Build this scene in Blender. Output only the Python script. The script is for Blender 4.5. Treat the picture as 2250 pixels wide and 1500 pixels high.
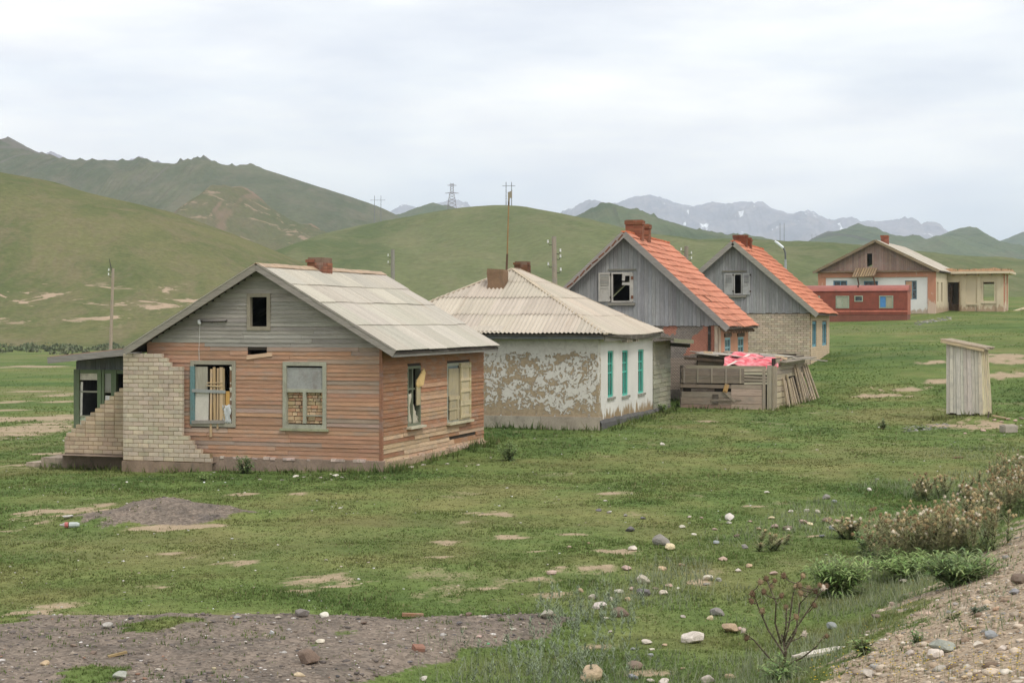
import bpy, bmesh, math, random
import numpy as np
from mathutils import Vector, Matrix, noise as mnoise

random.seed(7)
rng = np.random.default_rng(7)
scene = bpy.context.scene
for _o in list(bpy.data.objects):
    bpy.data.objects.remove(_o)
COL = scene.collection

# ------------------------------------------------------------------ camera
F = 3675.0          # focal length in photo pixels (photo 2250 px wide)
CZ = 3.3            # eye height above the meadow
HOR = 700.0         # horizon row in the photo
cam_data = bpy.data.cameras.new("camera")
cam_data.sensor_width = 36.0
cam_data.lens = 36.0 * F / 2250.0
cam_data.shift_y = -(750.0 - HOR) / 2250.0
cam_data.clip_start = 0.5
cam_data.clip_end = 60000.0
cam = bpy.data.objects.new("camera", cam_data)
COL.objects.link(cam)
cam.location = (0, 0, CZ)
cam.rotation_euler = (math.radians(90), 0, 0)
scene.camera = cam

# ------------------------------------------------------------------ world
SUN_EL, SUN_AZ = 52.0, 145.0      # azimuth clockwise from the view axis (+Y)
world = bpy.data.worlds.new("World")
scene.world = world
world.use_nodes = True
wn, wl = world.node_tree.nodes, world.node_tree.links
wn.clear()
w_out = wn.new("ShaderNodeOutputWorld")
w_mix = wn.new("ShaderNodeMixShader")
w_sky = wn.new("ShaderNodeTexSky")
w_sky.sky_type = 'NISHITA'
w_sky.sun_disc = False
w_sky.sun_elevation = math.radians(SUN_EL)
w_sky.sun_rotation = math.radians(SUN_AZ)
w_sky.altitude = 2500
w_bg = wn.new("ShaderNodeBackground")
w_bg.inputs[1].default_value = 0.12
wl.new(w_sky.outputs[0], w_bg.inputs[0])
w_cl = wn.new("ShaderNodeBackground")
w_tc = wn.new("ShaderNodeTexCoord")
w_map = wn.new("ShaderNodeMapping")
w_map.inputs['Scale'].default_value = (1.0, 1.0, 4.2)
w_map.inputs['Location'].default_value = (0.35, 0.0, 0.12)
wl.new(w_tc.outputs['Generated'], w_map.inputs['Vector'])
w_n1 = wn.new("ShaderNodeTexNoise")
w_n1.inputs['Scale'].default_value = 3.4
w_n1.inputs['Detail'].default_value = 7
w_n1.inputs['Roughness'].default_value = 0.52
w_n1.inputs['Distortion'].default_value = 0.25
wl.new(w_map.outputs[0], w_n1.inputs['Vector'])
w_n2 = wn.new("ShaderNodeTexNoise")
w_n2.inputs['Scale'].default_value = 7.0
w_n2.inputs['Detail'].default_value = 6
wl.new(w_map.outputs[0], w_n2.inputs['Vector'])
w_r1 = wn.new("ShaderNodeValToRGB")          # how much cloud covers the blue
w_r1.color_ramp.elements[0].position = 0.40
w_r1.color_ramp.elements[0].color = (0.80, 0.80, 0.80, 1)
w_r1.color_ramp.elements[1].position = 0.58
w_r1.color_ramp.elements[1].color = (1, 1, 1, 1)
wl.new(w_n1.outputs[0], w_r1.inputs[0])
w_r2 = wn.new("ShaderNodeValToRGB")          # tone inside the cloud sheet
w_r2.color_ramp.elements[0].position = 0.36
w_r2.color_ramp.elements[0].color = (0.79, 0.785, 0.815, 1)
w_r2.color_ramp.elements[1].position = 0.64
w_r2.color_ramp.elements[1].color = (1.0, 0.98, 0.945, 1)
wl.new(w_n2.outputs[0], w_r2.inputs[0])
wl.new(w_r2.outputs[0], w_cl.inputs[0])
w_cl.inputs[1].default_value = 1.2
wl.new(w_r1.outputs[0], w_mix.inputs[0])
wl.new(w_bg.outputs[0], w_mix.inputs[1])
wl.new(w_cl.outputs[0], w_mix.inputs[2])
wl.new(w_mix.outputs[0], w_out.inputs[0])

# ------------------------------------------------------------------ sun behind thin cloud
sun_data = bpy.data.lights.new("sun", 'SUN')
sun_data.energy = 1.5
sun_data.angle = math.radians(12)
sun_data.color = (1.0, 0.955, 0.89)
sun = bpy.data.objects.new("sun", sun_data)
COL.objects.link(sun)
_el, _az = math.radians(SUN_EL), math.radians(SUN_AZ)
_d = Vector((math.sin(_az) * math.cos(_el), math.cos(_az) * math.cos(_el), math.sin(_el)))
sun.rotation_euler = _d.to_track_quat('Z', 'Y').to_euler()
sun.location = _d * 60

# ------------------------------------------------------------------ exposure
vs = scene.view_settings
vs.view_transform = 'Standard'
vs.look = 'None'
vs.exposure = 0.22
vs.gamma = 1.0
vs.use_curve_mapping = False
scene.cycles.use_denoising = True
scene.cycles.max_bounces = 6
scene.cycles.diffuse_bounces = 3
scene.cycles.glossy_bounces = 2
scene.cycles.transmission_bounces = 4
scene.cycles.volume_bounces = 3
scene.cycles.transparent_max_bounces = 8

# ================================================================== helpers
def S(r, g, b, k=1.0):
    """8-bit sRGB to linear, times k"""
    def f(v):
        v /= 255.0
        return v / 12.92 if v <= 0.04045 else ((v + 0.055) / 1.055) ** 2.4
    return (min(f(r) * k, 0.92), min(f(g) * k, 0.92), min(f(b) * k, 0.92), 1.0)

def jit(col, a=0.08, hue=0.03):
    m = 1 + random.uniform(-a, a)
    return tuple(max(0.0, min(0.95, c * m * (1 + random.uniform(-hue, hue)))) for c in col[:3]) + (1.0,)

def tag(o, label=None, cat=None, group=None, kind=None):
    if label: o["label"] = label
    if cat: o["category"] = cat
    if group: o["group"] = group
    if kind: o["kind"] = kind
    return o

def link(o, parent=None):
    COL.objects.link(o)
    if parent is not None:
        o.parent = parent
    return o

def empty(name, loc=(0, 0, 0), rz=0.0, label=None, cat=None, group=None):
    o = bpy.data.objects.new(name, None)
    o.empty_display_size = 0.2
    link(o)
    o.location = loc
    o.rotation_euler = (0, 0, rz)
    return tag(o, label, cat, group)

def pymesh(name, verts, faces, mat=None, smooth=False):
    me = bpy.data.meshes.new(name)
    me.from_pydata([tuple(v) for v in verts], [], [tuple(f) for f in faces])
    if mat: me.materials.append(mat)
    if smooth: me.shade_smooth()
    me.update()
    return me

def obj(name, me, parent=None, color=None, loc=None, rot=None, scale=None):
    o = bpy.data.objects.new(name, me)
    link(o, parent)
    if color is not None: o.color = color
    if loc is not None: o.location = loc
    if rot is not None: o.rotation_euler = rot
    if scale is not None: o.scale = scale
    return o

def npmesh(name, V, T, mat=None, cols=None, k=3, smooth=False):
    """V (n,3), T (m,k) numpy arrays to a mesh, optional per-vertex colour 'tint'"""
    me = bpy.data.meshes.new(name)
    n, m = len(V), len(T)
    me.vertices.add(n)
    me.vertices.foreach_set("co", np.ascontiguousarray(V, dtype=np.float32).ravel())
    me.loops.add(m * k)
    me.loops.foreach_set("vertex_index", np.ascontiguousarray(T, dtype=np.int32).ravel())
    me.polygons.add(m)
    me.polygons.foreach_set("loop_start", np.arange(0, m * k, k, dtype=np.int32))
    me.polygons.foreach_set("loop_total", np.full(m, k, dtype=np.int32))
    if smooth:
        me.polygons.foreach_set("use_smooth", np.ones(m, dtype=bool))
    me.update(calc_edges=True)
    if mat: me.materials.append(mat)
    if cols is not None:
        at = me.attributes.new("tint", 'FLOAT_COLOR', 'POINT')
        c4 = np.ones((n, 4), np.float32); c4[:, :3] = cols
        at.data.foreach_set("color", c4.ravel())
    return me

CUBE_V = [(-.5, -.5, -.5), (.5, -.5, -.5), (.5, .5, -.5), (-.5, .5, -.5), (-.5, -.5, .5), (.5, -.5, .5), (.5, .5, .5), (-.5, .5, .5)]
CUBE_F = [(0, 3, 2, 1), (4, 5, 6, 7), (0, 1, 5, 4), (1, 2, 6, 5), (2, 3, 7, 6), (3, 0, 4, 7)]
_unit = {}
def unit_cube(mat):
    if mat.name not in _unit:
        _unit[mat.name] = pymesh("block_" + mat.name, CUBE_V, CUBE_F, mat)
    return _unit[mat.name]

def box(name, parent, mat, x0, x1, y0, y1, z0, z1, color=None, rot=None):
    return obj(name, unit_cube(mat), parent, color, ((x0 + x1) / 2, (y0 + y1) / 2, (z0 + z1) / 2), rot,
               (abs(x1 - x0), abs(y1 - y0), abs(z1 - z0)))

class MB:
    """collects boxes, prisms and tubes into one mesh"""
    def __init__(s): s.v, s.f = [], []
    def add(s, V, Fc):
        n = len(s.v); s.v += [tuple(p) for p in V]; s.f += [tuple(i + n for i in q) for q in Fc]; return s
    def box(s, x0, x1, y0, y1, z0, z1):
        x0, x1 = sorted((x0, x1)); y0, y1 = sorted((y0, y1)); z0, z1 = sorted((z0, z1))
        return s.add([(x0, y0, z0), (x1, y0, z0), (x1, y1, z0), (x0, y1, z0), (x0, y0, z1), (x1, y0, z1), (x1, y1, z1), (x0, y1, z1)], CUBE_F)
    def hexa(s, P):            # 8 points ordered like a cube
        return s.add(P, CUBE_F)
    def tube(s, pts, radii, n=6, cap=True):
        pts = [Vector(p) for p in pts]
        rings = []
        for i, p in enumerate(pts):
            d = (pts[min(i + 1, len(pts) - 1)] - pts[max(i - 1, 0)]).normalized()
            a = d.orthogonal().normalized(); b = d.cross(a)
            r = radii[i] if hasattr(radii, '__len__') else radii
            rings.append([p + a * (r * math.cos(2 * math.pi * k / n)) + b * (r * math.sin(2 * math.pi * k / n)) for k in range(n)])
        V = [q for rg in rings for q in rg]
        Fc = []
        for i in range(len(pts) - 1):
            for k in range(n):
                Fc.append((i * n + k, i * n + (k + 1) % n, (i + 1) * n + (k + 1) % n, (i + 1) * n + k))
        if cap:
            Fc.append(tuple(reversed(range(n)))); Fc.append(tuple(range((len(pts) - 1) * n, len(pts) * n)))
        return s.add(V, Fc)
    def mesh(s, name, mat, smooth=False): return pymesh(name, s.v, s.f, mat, smooth)
    def build(s, name, mat, parent=None, color=None, smooth=False):
        return obj(name, s.mesh(name, mat, smooth), parent, color)

# ------------------------------------------------------------------ numpy value noise
def _hash(ix, iy, seed):
    h = (ix.astype(np.int64) * 374761393 + iy.astype(np.int64) * 668265263 + seed * 974634541) & 0xFFFFFFFF
    h = ((h ^ (h >> 13)) * 1274126177) & 0xFFFFFFFF
    return ((h ^ (h >> 16)) & 0xFFFF) / 65535.0
def vnoise(x, y, seed=0):
    x = np.asarray(x, float); y = np.asarray(y, float)
    ix, iy = np.floor(x), np.floor(y); fx, fy = x - ix, y - iy
    u, v = fx * fx * (3 - 2 * fx), fy * fy * (3 - 2 * fy)
    a, b = _hash(ix, iy, seed), _hash(ix + 1, iy, seed)
    c, d = _hash(ix, iy + 1, seed), _hash(ix + 1, iy + 1, seed)
    return (a * (1 - u) + b * u) * (1 - v) + (c * (1 - u) + d * u) * v
def fbm(x, y, seed=0, oct=4, gain=0.5):
    t, a, n = 0, 1.0, 0
    for i in range(oct):
        t = t + a * vnoise(np.asarray(x) * 2 ** i + 17.3 * i, np.asarray(y) * 2 ** i - 9.1 * i, seed + i); n += a; a *= gain
    return t / n
def sstep(a, b, x):
    t = np.clip((np.asarray(x, float) - a) / (b - a), 0, 1); return t * t * (3 - 2 * t)
# ================================================================== materials
def mat_new(name):
    m = bpy.data.materials.new(name); m.use_nodes = True
    nt = m.node_tree; nt.nodes.clear()
    out = nt.nodes.new("ShaderNodeOutputMaterial"); bs = nt.nodes.new("ShaderNodeBsdfPrincipled")
    nt.links.new(bs.outputs[0], out.inputs[0])
    bs.inputs['Specular IOR Level'].default_value = 0.25
    return m, nt, bs
def nd(nt, kind, **kw):
    n = nt.nodes.new("ShaderNode" + kind)
    for k, v in kw.items(): setattr(n, k, v)
    return n
def setin(nt, sock, v):
    if isinstance(v, bpy.types.NodeSocket): nt.links.new(v, sock)
    else:
        if sock.type == 'VECTOR' and hasattr(v, '__len__'): v = v[:3]
        sock.default_value = v
def noise(nt, vec, scale, detail=4, rough=0.55, dist=0.0):
    n = nd(nt, "TexNoise"); n.inputs['Scale'].default_value = scale; n.inputs['Detail'].default_value = detail
    n.inputs['Roughness'].default_value = rough; n.inputs['Distortion'].default_value = dist
    if vec is not None: nt.links.new(vec, n.inputs['Vector'])
    return n.outputs[0]
def mapping(nt, vec, scale=(1, 1, 1), rot=(0, 0, 0), loc=(0, 0, 0)):
    m = nd(nt, "Mapping"); m.inputs['Scale'].default_value = scale; m.inputs['Rotation'].default_value = rot; m.inputs['Location'].default_value = loc
    nt.links.new(vec, m.inputs['Vector']); return m.outputs[0]
def rng_(nt, v, a, b, c=0.0, d=1.0, smooth=True):
    m = nd(nt, "MapRange"); m.interpolation_type = 'SMOOTHSTEP' if smooth else 'LINEAR'
    setin(nt, m.inputs[0], v)
    for i, q in enumerate((a, b, c, d)): setin(nt, m.inputs[1 + i], q)
    return m.outputs[0]
def mth(nt, op, a, b=0.0, clamp=False):
    m = nd(nt, "Math", operation=op, use_clamp=clamp); setin(nt, m.inputs[0], a); setin(nt, m.inputs[1], b); return m.outputs[0]
def mixc(nt, f, a, b, mode='MIX'):
    m = nd(nt, "Mix", data_type='RGBA', blend_type=mode)
    setin(nt, m.inputs[0], f); setin(nt, m.inputs[6], a); setin(nt, m.inputs[7], b); return m.outputs[2]
def scalec(nt, col, v):
    m = nd(nt, "VectorMath", operation='SCALE'); setin(nt, m.inputs[0], col); setin(nt, m.inputs[3], v); return m.outputs[0]
def bump(nt, bs, h, strength=0.3, dist=0.01):
    b = nd(nt, "Bump"); b.inputs['Strength'].default_value = strength; b.inputs['Distance'].default_value = dist
    nt.links.new(h, b.inputs['Height']); nt.links.new(b.outputs[0], bs.inputs['Normal'])
def pos(nt): return nd(nt, "NewGeometry").outputs['Position']
def objc(nt): return nd(nt, "TexCoord").outputs['Object']
def ocol(nt): return nd(nt, "ObjectInfo").outputs['Color']
def orand(nt): return nd(nt, "ObjectInfo").outputs['Random']

def wood_mat(name, grain, wear=(0.30, 0.27, 0.23, 1), wear_amt=0.45, dark=0.68):
    """weathered board; the object's colour is its paint, grain gives the stretch"""
    m, nt, bs = mat_new(name)
    p = pos(nt); rnd = orand(nt)
    off = nd(nt, "VectorMath", operation='ADD'); nt.links.new(p, off.inputs[0])
    cmb = nd(nt, "CombineXYZ"); r10 = mth(nt, 'MULTIPLY', rnd, 30.0)
    for i in range(3): nt.links.new(r10, cmb.inputs[i])
    nt.links.new(cmb.outputs[0], off.inputs[1])
    v = mapping(nt, off.outputs[0], grain)
    g1 = noise(nt, v, 3.0, 6, 0.65, 0.3); g2 = noise(nt, v, 11.0, 3, 0.6)
    base = scalec(nt, ocol(nt), rng_(nt, g1, 0.28, 0.72, dark, 1.2, False))
    wv = noise(nt, mapping(nt, off.outputs[0], (1.3, 1.3, 2.4)), 1.6, 5, 0.62)
    col = mixc(nt, rng_(nt, wv, 0.45, 0.72, 0.0, wear_amt), base, wear)
    col = scalec(nt, col, rng_(nt, rnd, 0, 1, 0.90, 1.10, False))
    col = scalec(nt, col, rng_(nt, g2, 0.3, 0.62, 0.78, 1.06, False))
    nt.links.new(col, bs.inputs['Base Color'])
    bs.inputs['Roughness'].default_value = 0.88
    bump(nt, bs, g2, 0.35, 0.008)
    return m
M_plank_h = wood_mat("horizontal_plank_wood", (0.6, 0.6, 16.0))
M_plank_v = wood_mat("vertical_board_wood", (14.0, 14.0, 0.5), wear=(0.27, 0.265, 0.255, 1), wear_amt=0.4)
M_wood = wood_mat("rough_timber", (5.0, 5.0, 4.0), wear_amt=0.35)

def plain_mat(name, rough=0.85, var=0.18, sc=2.5, fine=30.0, bstr=0.25, dirt=None, dirt_amt=0.35, spec=0.2, rv=0.12):
    """painted / mineral surface in the object's colour with blotches and fine grain"""
    m, nt, bs = mat_new(name)
    p = pos(nt)
    a = noise(nt, p, sc, 6, 0.6, 0.2); b = noise(nt, p, fine, 3, 0.6)
    c = scalec(nt, ocol(nt), rng_(nt, a, 0.25, 0.75, 1 - var, 1 + var, False))
    c = scalec(nt, c, rng_(nt, b, 0.25, 0.75, 1 - var * .7, 1 + var * .7, False))
    c = scalec(nt, c, rng_(nt, orand(nt), 0, 1, 1 - rv, 1 + rv, False))
    if dirt:
        d = noise(nt, mapping(nt, p, (1, 1, .45)), sc * 1.7, 7, 0.65, 0.4)
        c = mixc(nt, rng_(nt, d, 0.5, 0.72, 0, dirt_amt), c, dirt)
    nt.links.new(c, bs.inputs['Base Color'])
    bs.inputs['Roughness'].default_value = rough
    bs.inputs['Specular IOR Level'].default_value = spec
    bump(nt, bs, b, bstr, 0.01)
    return m
M_brick = plain_mat("brick_face", 0.9, 0.12, 3.0, 45.0, 0.3, dirt=(0.26, 0.235, 0.20, 1), dirt_amt=0.5, rv=0.10)
M_mortar = plain_mat("mortar", 0.95, 0.2, 3.0, 60.0, 0.3)
M_concrete = plain_mat("rough_concrete", 0.93, 0.22, 2.0, 25.0, 0.5, dirt=(0.12, 0.105, 0.085, 1), dirt_amt=0.6)
M_paint = plain_mat("worn_paint", 0.75, 0.14, 3.0, 30.0, 0.2, dirt=(0.16, 0.14, 0.11, 1), dirt_amt=0.4)
M_metal = plain_mat("weathered_metal", 0.6, 0.2, 2.0, 20.0, 0.15, dirt=(0.13, 0.06, 0.035, 1), dirt_amt=0.35, spec=0.35)
M_clay = plain_mat("clay_tile", 0.85, 0.10, 1.2, 25.0, 0.2, dirt=(0.30, 0.11, 0.06, 1), dirt_amt=0.4, rv=0.13)
M_stone = plain_mat("field_stone", 0.92, 0.22, 6.0, 45.0, 0.5, dirt=(0.22, 0.19, 0.15, 1), dirt_amt=0.5, rv=0.15)
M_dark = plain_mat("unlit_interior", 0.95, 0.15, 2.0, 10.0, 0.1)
M_cloth = plain_mat("plastic_sheet", 0.45, 0.12, 6.0, 30.0, 0.15, spec=0.4)

def glass_mat():
    m, nt, bs = mat_new("dusty_glass")
    n = noise(nt, pos(nt), 4.0, 5)
    nt.links.new(mixc(nt, rng_(nt, n, .35, .7), (0.03, 0.04, 0.045, 1), (0.12, 0.13, 0.13, 1)), bs.inputs['Base Color'])
    bs.inputs['Roughness'].default_value = 0.18
    bs.inputs['Specular IOR Level'].default_value = 0.5
    return m
M_glass = glass_mat()

def sheet_mat():
    """asbestos-cement roofing, rain streaks and lichen run down the slope (object Y)"""
    m, nt, bs = mat_new("asbestos_sheet")
    o = objc(nt); rnd = orand(nt)
    st = noise(nt, mapping(nt, o, (4.5, 0.22, 0.22)), 1.5, 6, 0.6, 0.15)
    bl = noise(nt, o, 1.1, 6, 0.65); fi = noise(nt, o, 28.0, 3)
    c = scalec(nt, ocol(nt), rng_(nt, st, 0.3, 0.7, 0.84, 1.1, False))
    li = mth(nt, 'MULTIPLY', rng_(nt, noise(nt, mapping(nt, o, (2.2, 0.10, 0.1)), 1.3, 4), 0.55, 0.74), rng_(nt, bl, .4, .62))
    c = mixc(nt, mth(nt, 'MULTIPLY', li, 0.3), c, (0.52, 0.37, 0.24, 1))
    c = mixc(nt, rng_(nt, noise(nt, mapping(nt, o, (9, .5, .5)), 2.0, 5, .7), .58, .8, 0, .4), c, (0.17, 0.155, 0.135, 1))
    c = scalec(nt, c, rng_(nt, fi, .3, .7, .9, 1.06, False))
    c = scalec(nt, c, rng_(nt, rnd, 0, 1, .93, 1.05, False))
    nt.links.new(c, bs.inputs['Base Color']); bs.inputs['Roughness'].default_value = 0.9
    bump(nt, bs, fi, .2, .006)
    return m
M_sheet = sheet_mat()

def peel_mat():
    """whitewash flaking off a mud-plastered wall; object X,Z are along and up the wall"""
    m, nt, bs = mat_new("flaking_whitewash")
    o = objc(nt)
    sep = nd(nt, "SeparateXYZ"); nt.links.new(o, sep.inputs[0]); z = sep.outputs[2]; x = sep.outputs[0]
    big = noise(nt, mapping(nt, o, (1, 1, 1)), .85, 6, 0.62, 1.6)
    mid = noise(nt, mapping(nt, o, (1, 1, 1), (0, .5, 0)), 4.6, 5, 0.62, 1.8)
    fin = noise(nt, o, 13.0, 5, 0.65, 0.6)
    v = mth(nt, 'ADD', mth(nt, 'MULTIPLY', big, 0.95), mth(nt, 'MULTIPLY', mid, 0.62))
    v = mth(nt, 'ADD', v, mth(nt, 'MULTIPLY', fin, 0.50))
    edge = rng_(nt, mth(nt, 'ADD', z, mth(nt, 'MULTIPLY', noise(nt, o, 1.6, 3), 0.45)), 2.52, 2.70, 0.0, 0.5)
    v = mth(nt, 'SUBTRACT', v, edge)
    v = mth(nt, 'ADD', v, rng_(nt, z, 0.55, 1.05, 0.10, 0.0))
    v = mth(nt, 'ADD', v, rng_(nt, x, -1.2, 0.0, 0.0, 0.04))
    f = rng_(nt, v, 1.035, 1.06)
    wh = scalec(nt, mixc(nt, rng_(nt, mid, .4, .7), (0.66, 0.63, 0.57, 1), (0.56, 0.525, 0.47, 1)), rng_(nt, fin, .3, .7, .92, 1.04, False))
    br = scalec(nt, mixc(nt, rng_(nt, fin, .35, .65), (0.41, 0.325, 0.225, 1), (0.34, 0.262, 0.168, 1)), rng_(nt, mid, .3, .7, .85, 1.15, False))
    nt.links.new(mixc(nt, f, wh, br), bs.inputs['Base Color']); bs.inputs['Roughness'].default_value = .95
    bump(nt, bs, mth(nt, 'SUBTRACT', mth(nt, 'MULTIPLY', fin, .2), f), 1.0, .025)
    return m
M_peel = peel_mat()

def white_mat(name, base, stain, z0, top=0.9, amt=1.0, thr=0.5):
    """limewash with rising damp above z0 (object Z) and drips"""
    m, nt, bs = mat_new(name)
    o = objc(nt); sep = nd(nt, "SeparateXYZ"); nt.links.new(o, sep.inputs[0]); z = sep.outputs[2]
    n1 = noise(nt, mapping(nt, o, (2.2, 2.2, .7)), 2.0, 7, .65, .5); n2 = noise(nt, o, 22.0, 4, .6); n3 = noise(nt, o, .9, 5, .6)
    low = rng_(nt, z, z0, z0 + top, 0.30, -0.06)
    f = rng_(nt, mth(nt, 'ADD', n1, low), thr + .12, thr + .22, 0, amt)
    drip = rng_(nt, noise(nt, mapping(nt, o, (5, 5, .25)), 2.0, 5, .7), .56, .8, 0, .35)
    c = scalec(nt, base, rng_(nt, n3, .3, .7, .92, 1.05, False))
    c = mixc(nt, drip, c, (0.40, 0.37, 0.31, 1))
    c = mixc(nt, f, c, stain)
    c = scalec(nt, c, rng_(nt, n2, .3, .7, .92, 1.05, False))
    nt.links.new(c, bs.inputs['Base Color']); bs.inputs['Roughness'].default_value = .95
    bump(nt, bs, mth(nt, 'SUBTRACT', n2, f), .3, .01)
    return m
M_lime = white_mat("limewashed_wall", (0.72, 0.695, 0.645, 1), (0.33, 0.24, 0.14, 1), 0.25, 0.75)

def leaf_mat(name, trans=0.35, rough=0.6, up=.6):
    m, nt, bs = mat_new(name)
    at = nd(nt, "Attribute", attribute_name="tint")
    nt.links.new(at.outputs['Color'], bs.inputs['Base Color']); bs.inputs['Roughness'].default_value = rough
    bs.inputs['Specular IOR Level'].default_value = 0.12
    tr = nd(nt, "BsdfTranslucent"); nt.links.new(at.outputs['Color'], tr.inputs[0])
    mx = nd(nt, "MixShader"); mx.inputs[0].default_value = trans
    # soft foliage normals: a thin blade catches light from the whole sky
    nv = nd(nt, "VectorMath", operation='SCALE'); nt.links.new(nd(nt, "NewGeometry").outputs['Normal'], nv.inputs[0]); nv.inputs[3].default_value = 1 - up
    ad = nd(nt, "VectorMath", operation='ADD'); nt.links.new(nv.outputs[0], ad.inputs[0]); ad.inputs[1].default_value = (0, 0, up)
    nn = nd(nt, "VectorMath", operation='NORMALIZE'); nt.links.new(ad.outputs[0], nn.inputs[0])
    nt.links.new(nn.outputs[0], bs.inputs['Normal'])
    out = [n for n in nt.nodes if n.type == 'OUTPUT_MATERIAL'][0]
    nt.links.new(bs.outputs[0], mx.inputs[1]); nt.links.new(tr.outputs[0], mx.inputs[2]); nt.links.new(mx.outputs[0], out.inputs[0])
    return m
M_leaf = leaf_mat("leaves", .28)
M_grass = leaf_mat("grass_blades", .5, .8, .9)
M_stem = leaf_mat("dry_stems", 0.05, 0.8, .35)
def tint_mat(name, rough=.92):
    m, nt, bs = mat_new(name)
    at = nd(nt, "Attribute", attribute_name="tint")
    n = noise(nt, pos(nt), 40.0, 3)
    nt.links.new(scalec(nt, at.outputs['Color'], rng_(nt, n, .3, .7, .8, 1.15, False)), bs.inputs['Base Color'])
    bs.inputs['Roughness'].default_value = rough
    return m
M_pebble = tint_mat("pebbles")
# ================================================================== terrain
Ry = [-300, 0, 14, 30, 37, 44, 48, 57, 62, 68, 75, 100, 127, 142, 200, 320, 600, 1500, 15000]
Rz = [-.1, -.1, 0, 0, -.04, .10, .17, .22, .46, .85, 1.25, 2.05, 2.62, 3.08, 5.2, 6.5, 9, 14, 14]
Ly = [-300, 20, 34, 45, 60, 100, 250, 400, 600, 1500, 15000]
Lz = [0, 0, -.12, -.42, -.6, -.9, -1.2, -1.1, 3, 14, 14]
def emb_e(x, y): return (x - 2.1) * .907 - (y - 15.0) * .42
def ZB(x, y):
    x = np.asarray(x, float); y = np.asarray(y, float)
    w = sstep(0, 1, (x + 9.5) / (8.0 + .12 * np.maximum(0, y - 40)))
    z = np.interp(y, Ry, Rz) * w + np.interp(y, Ly, Lz) * (1 - w)
    z = z + .035 * np.clip(x - 14, 0, 20) * sstep(40, 80, y) * (1 - sstep(200, 400, y))
    e = emb_e(x, y)
    near = 1 - sstep(60, 90, y)
    z = z + np.clip(.38 * np.where(e > .6, e, np.maximum(0, e + .6) ** 2 / 2.4), 0, 1.66) * near
    # ash heap in the meadow and low clinker bank in the foreground
    d = np.sqrt(((x + 5.85) / 1.9) ** 2 + ((y - 28.0) / 1.35) ** 2)
    z = z + .34 * (1 - sstep(.0, 1.0, d + .45 * (fbm(x * 1.5, y * 1.5, 5) - .5)))
    z = z + .05 * (fbm(x * 5, y * 5, 6) - .5) * (1 - sstep(.6, 1.1, d))
    af = ash_front(x, y)
    z = z + af * (.16 + .07 * (fbm(x * 2.2, y * 2.2, 7, 4) - .5) + .05 * (fbm(x * 7, y * 7, 8, 3) - .5))
    # soil thrown up round the privy
    d = np.sqrt(((x - 14.4) / 1.7) ** 2 + ((y - 50.6) / .9) ** 2)
    z = z + .16 * (1 - sstep(.2, 1.1, d))
    return z
def ash_front(x, y):
    b = 18.3 + .35 * (fbm(x * .8, y * .0 + 3.3, 21) - .5) - .10 * np.maximum(0, -x - 4) - y      # behind the crest
    r = .95 - (17.8 - y) * .68 - x                                                            # right-hand edge
    return sstep(0, .45, b) * sstep(-.1, .8, r + .5 * (fbm(x * 1.2, y * 1.2, 4) - .5)) * sstep(8, 12, y)
def Z(x, y):
    x = np.asarray(x, float); y = np.asarray(y, float)
    fade = 1 - sstep(60, 160, y)
    return ZB(x, y) + fade * (.10 * (fbm(x * .22, y * .22, 1) - .5) + .05 * (fbm(x * 1.1, y * 1.1, 2) - .5) + .02 * (fbm(x * 4, y * 4, 3) - .5))
def Zs(x, y): return float(Z(np.array([x]), np.array([y]))[0])
def ground_at(px, py):
    """photo pixel to the point of the ground it looks at"""
    Y = np.concatenate([np.arange(6, 80, .05), np.arange(80, 500, .5)])
    X = (px - 1125) / F * Y
    h = CZ - (py - HOR) / F * Y - Z(X, Y)
    i = np.argmax(h < 0)
    if h[i] >= 0: i = len(Y) - 1
    return float(X[i]), float(Y[i])

# bare patches: photo pixel centre, half width, half height
PATCH = [(720, 1272, 95, 17), (660, 1300, 45, 6), (510, 1238, 55, 8), (370, 1217, 26, 4), (425, 1225, 18, 4), (300, 1287, 55, 5), (1010, 1193, 70, 8), (1120, 1180, 60, 6), (955, 1223, 50, 4),
         (1250, 1174, 40, 4), (1090, 1128, 75, 6), (1010, 1146, 40, 4), (1220, 1105, 50, 5), (1340, 1084, 40, 4), (1390, 1068, 30, 3), (1180, 1212, 40, 3), (545, 1086, 45, 4), (660, 1083, 38, 4),
         (110, 1340, 85, 8), (30, 1375, 60, 14), (1240, 1308, 70, 12), (1180, 1277, 60, 9), (1290, 1250, 85, 16), (1370, 1215, 60, 7), (1070, 1294, 60, 6), (1660, 1112, 50, 5), 
         (150, 1125, 100, 18), (20, 1165, 40, 7), (380, 1160, 120, 8), (1560, 925, 30, 3), 
         (2150, 935, 120, 13), (1910, 872, 40, 5), (2000, 855, 80, 6), (2200, 825, 100, 10), (2070, 838, 60, 5), (2200, 785, 90, 12), (2060, 795, 40, 4), 
         (1920, 870, 70, 4), (1540, 1280, 70, 9), (1430, 1300, 60, 10), (1650, 1350, 50, 8), (1310, 1420, 40, 8), (1420, 1480, 70, 10), (1800, 1180, 60, 8),
         (90, 918, 180, 8), (40, 945, 130, 26), (-60, 950, 120, 28), (30, 883, 60, 4), (150, 882, 30, 3), (60, 860, 90, 3), (130, 868, 40, 4), (60, 806, 110, 3), (20, 900, 60, 4), (270, 761, 120, 3), (60, 772, 90, 3),
         (2060, 702, 60, 3), (2215, 695, 40, 4), (30, 1022, 60, 3), (110, 998, 60, 5)]
PW = []
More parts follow.
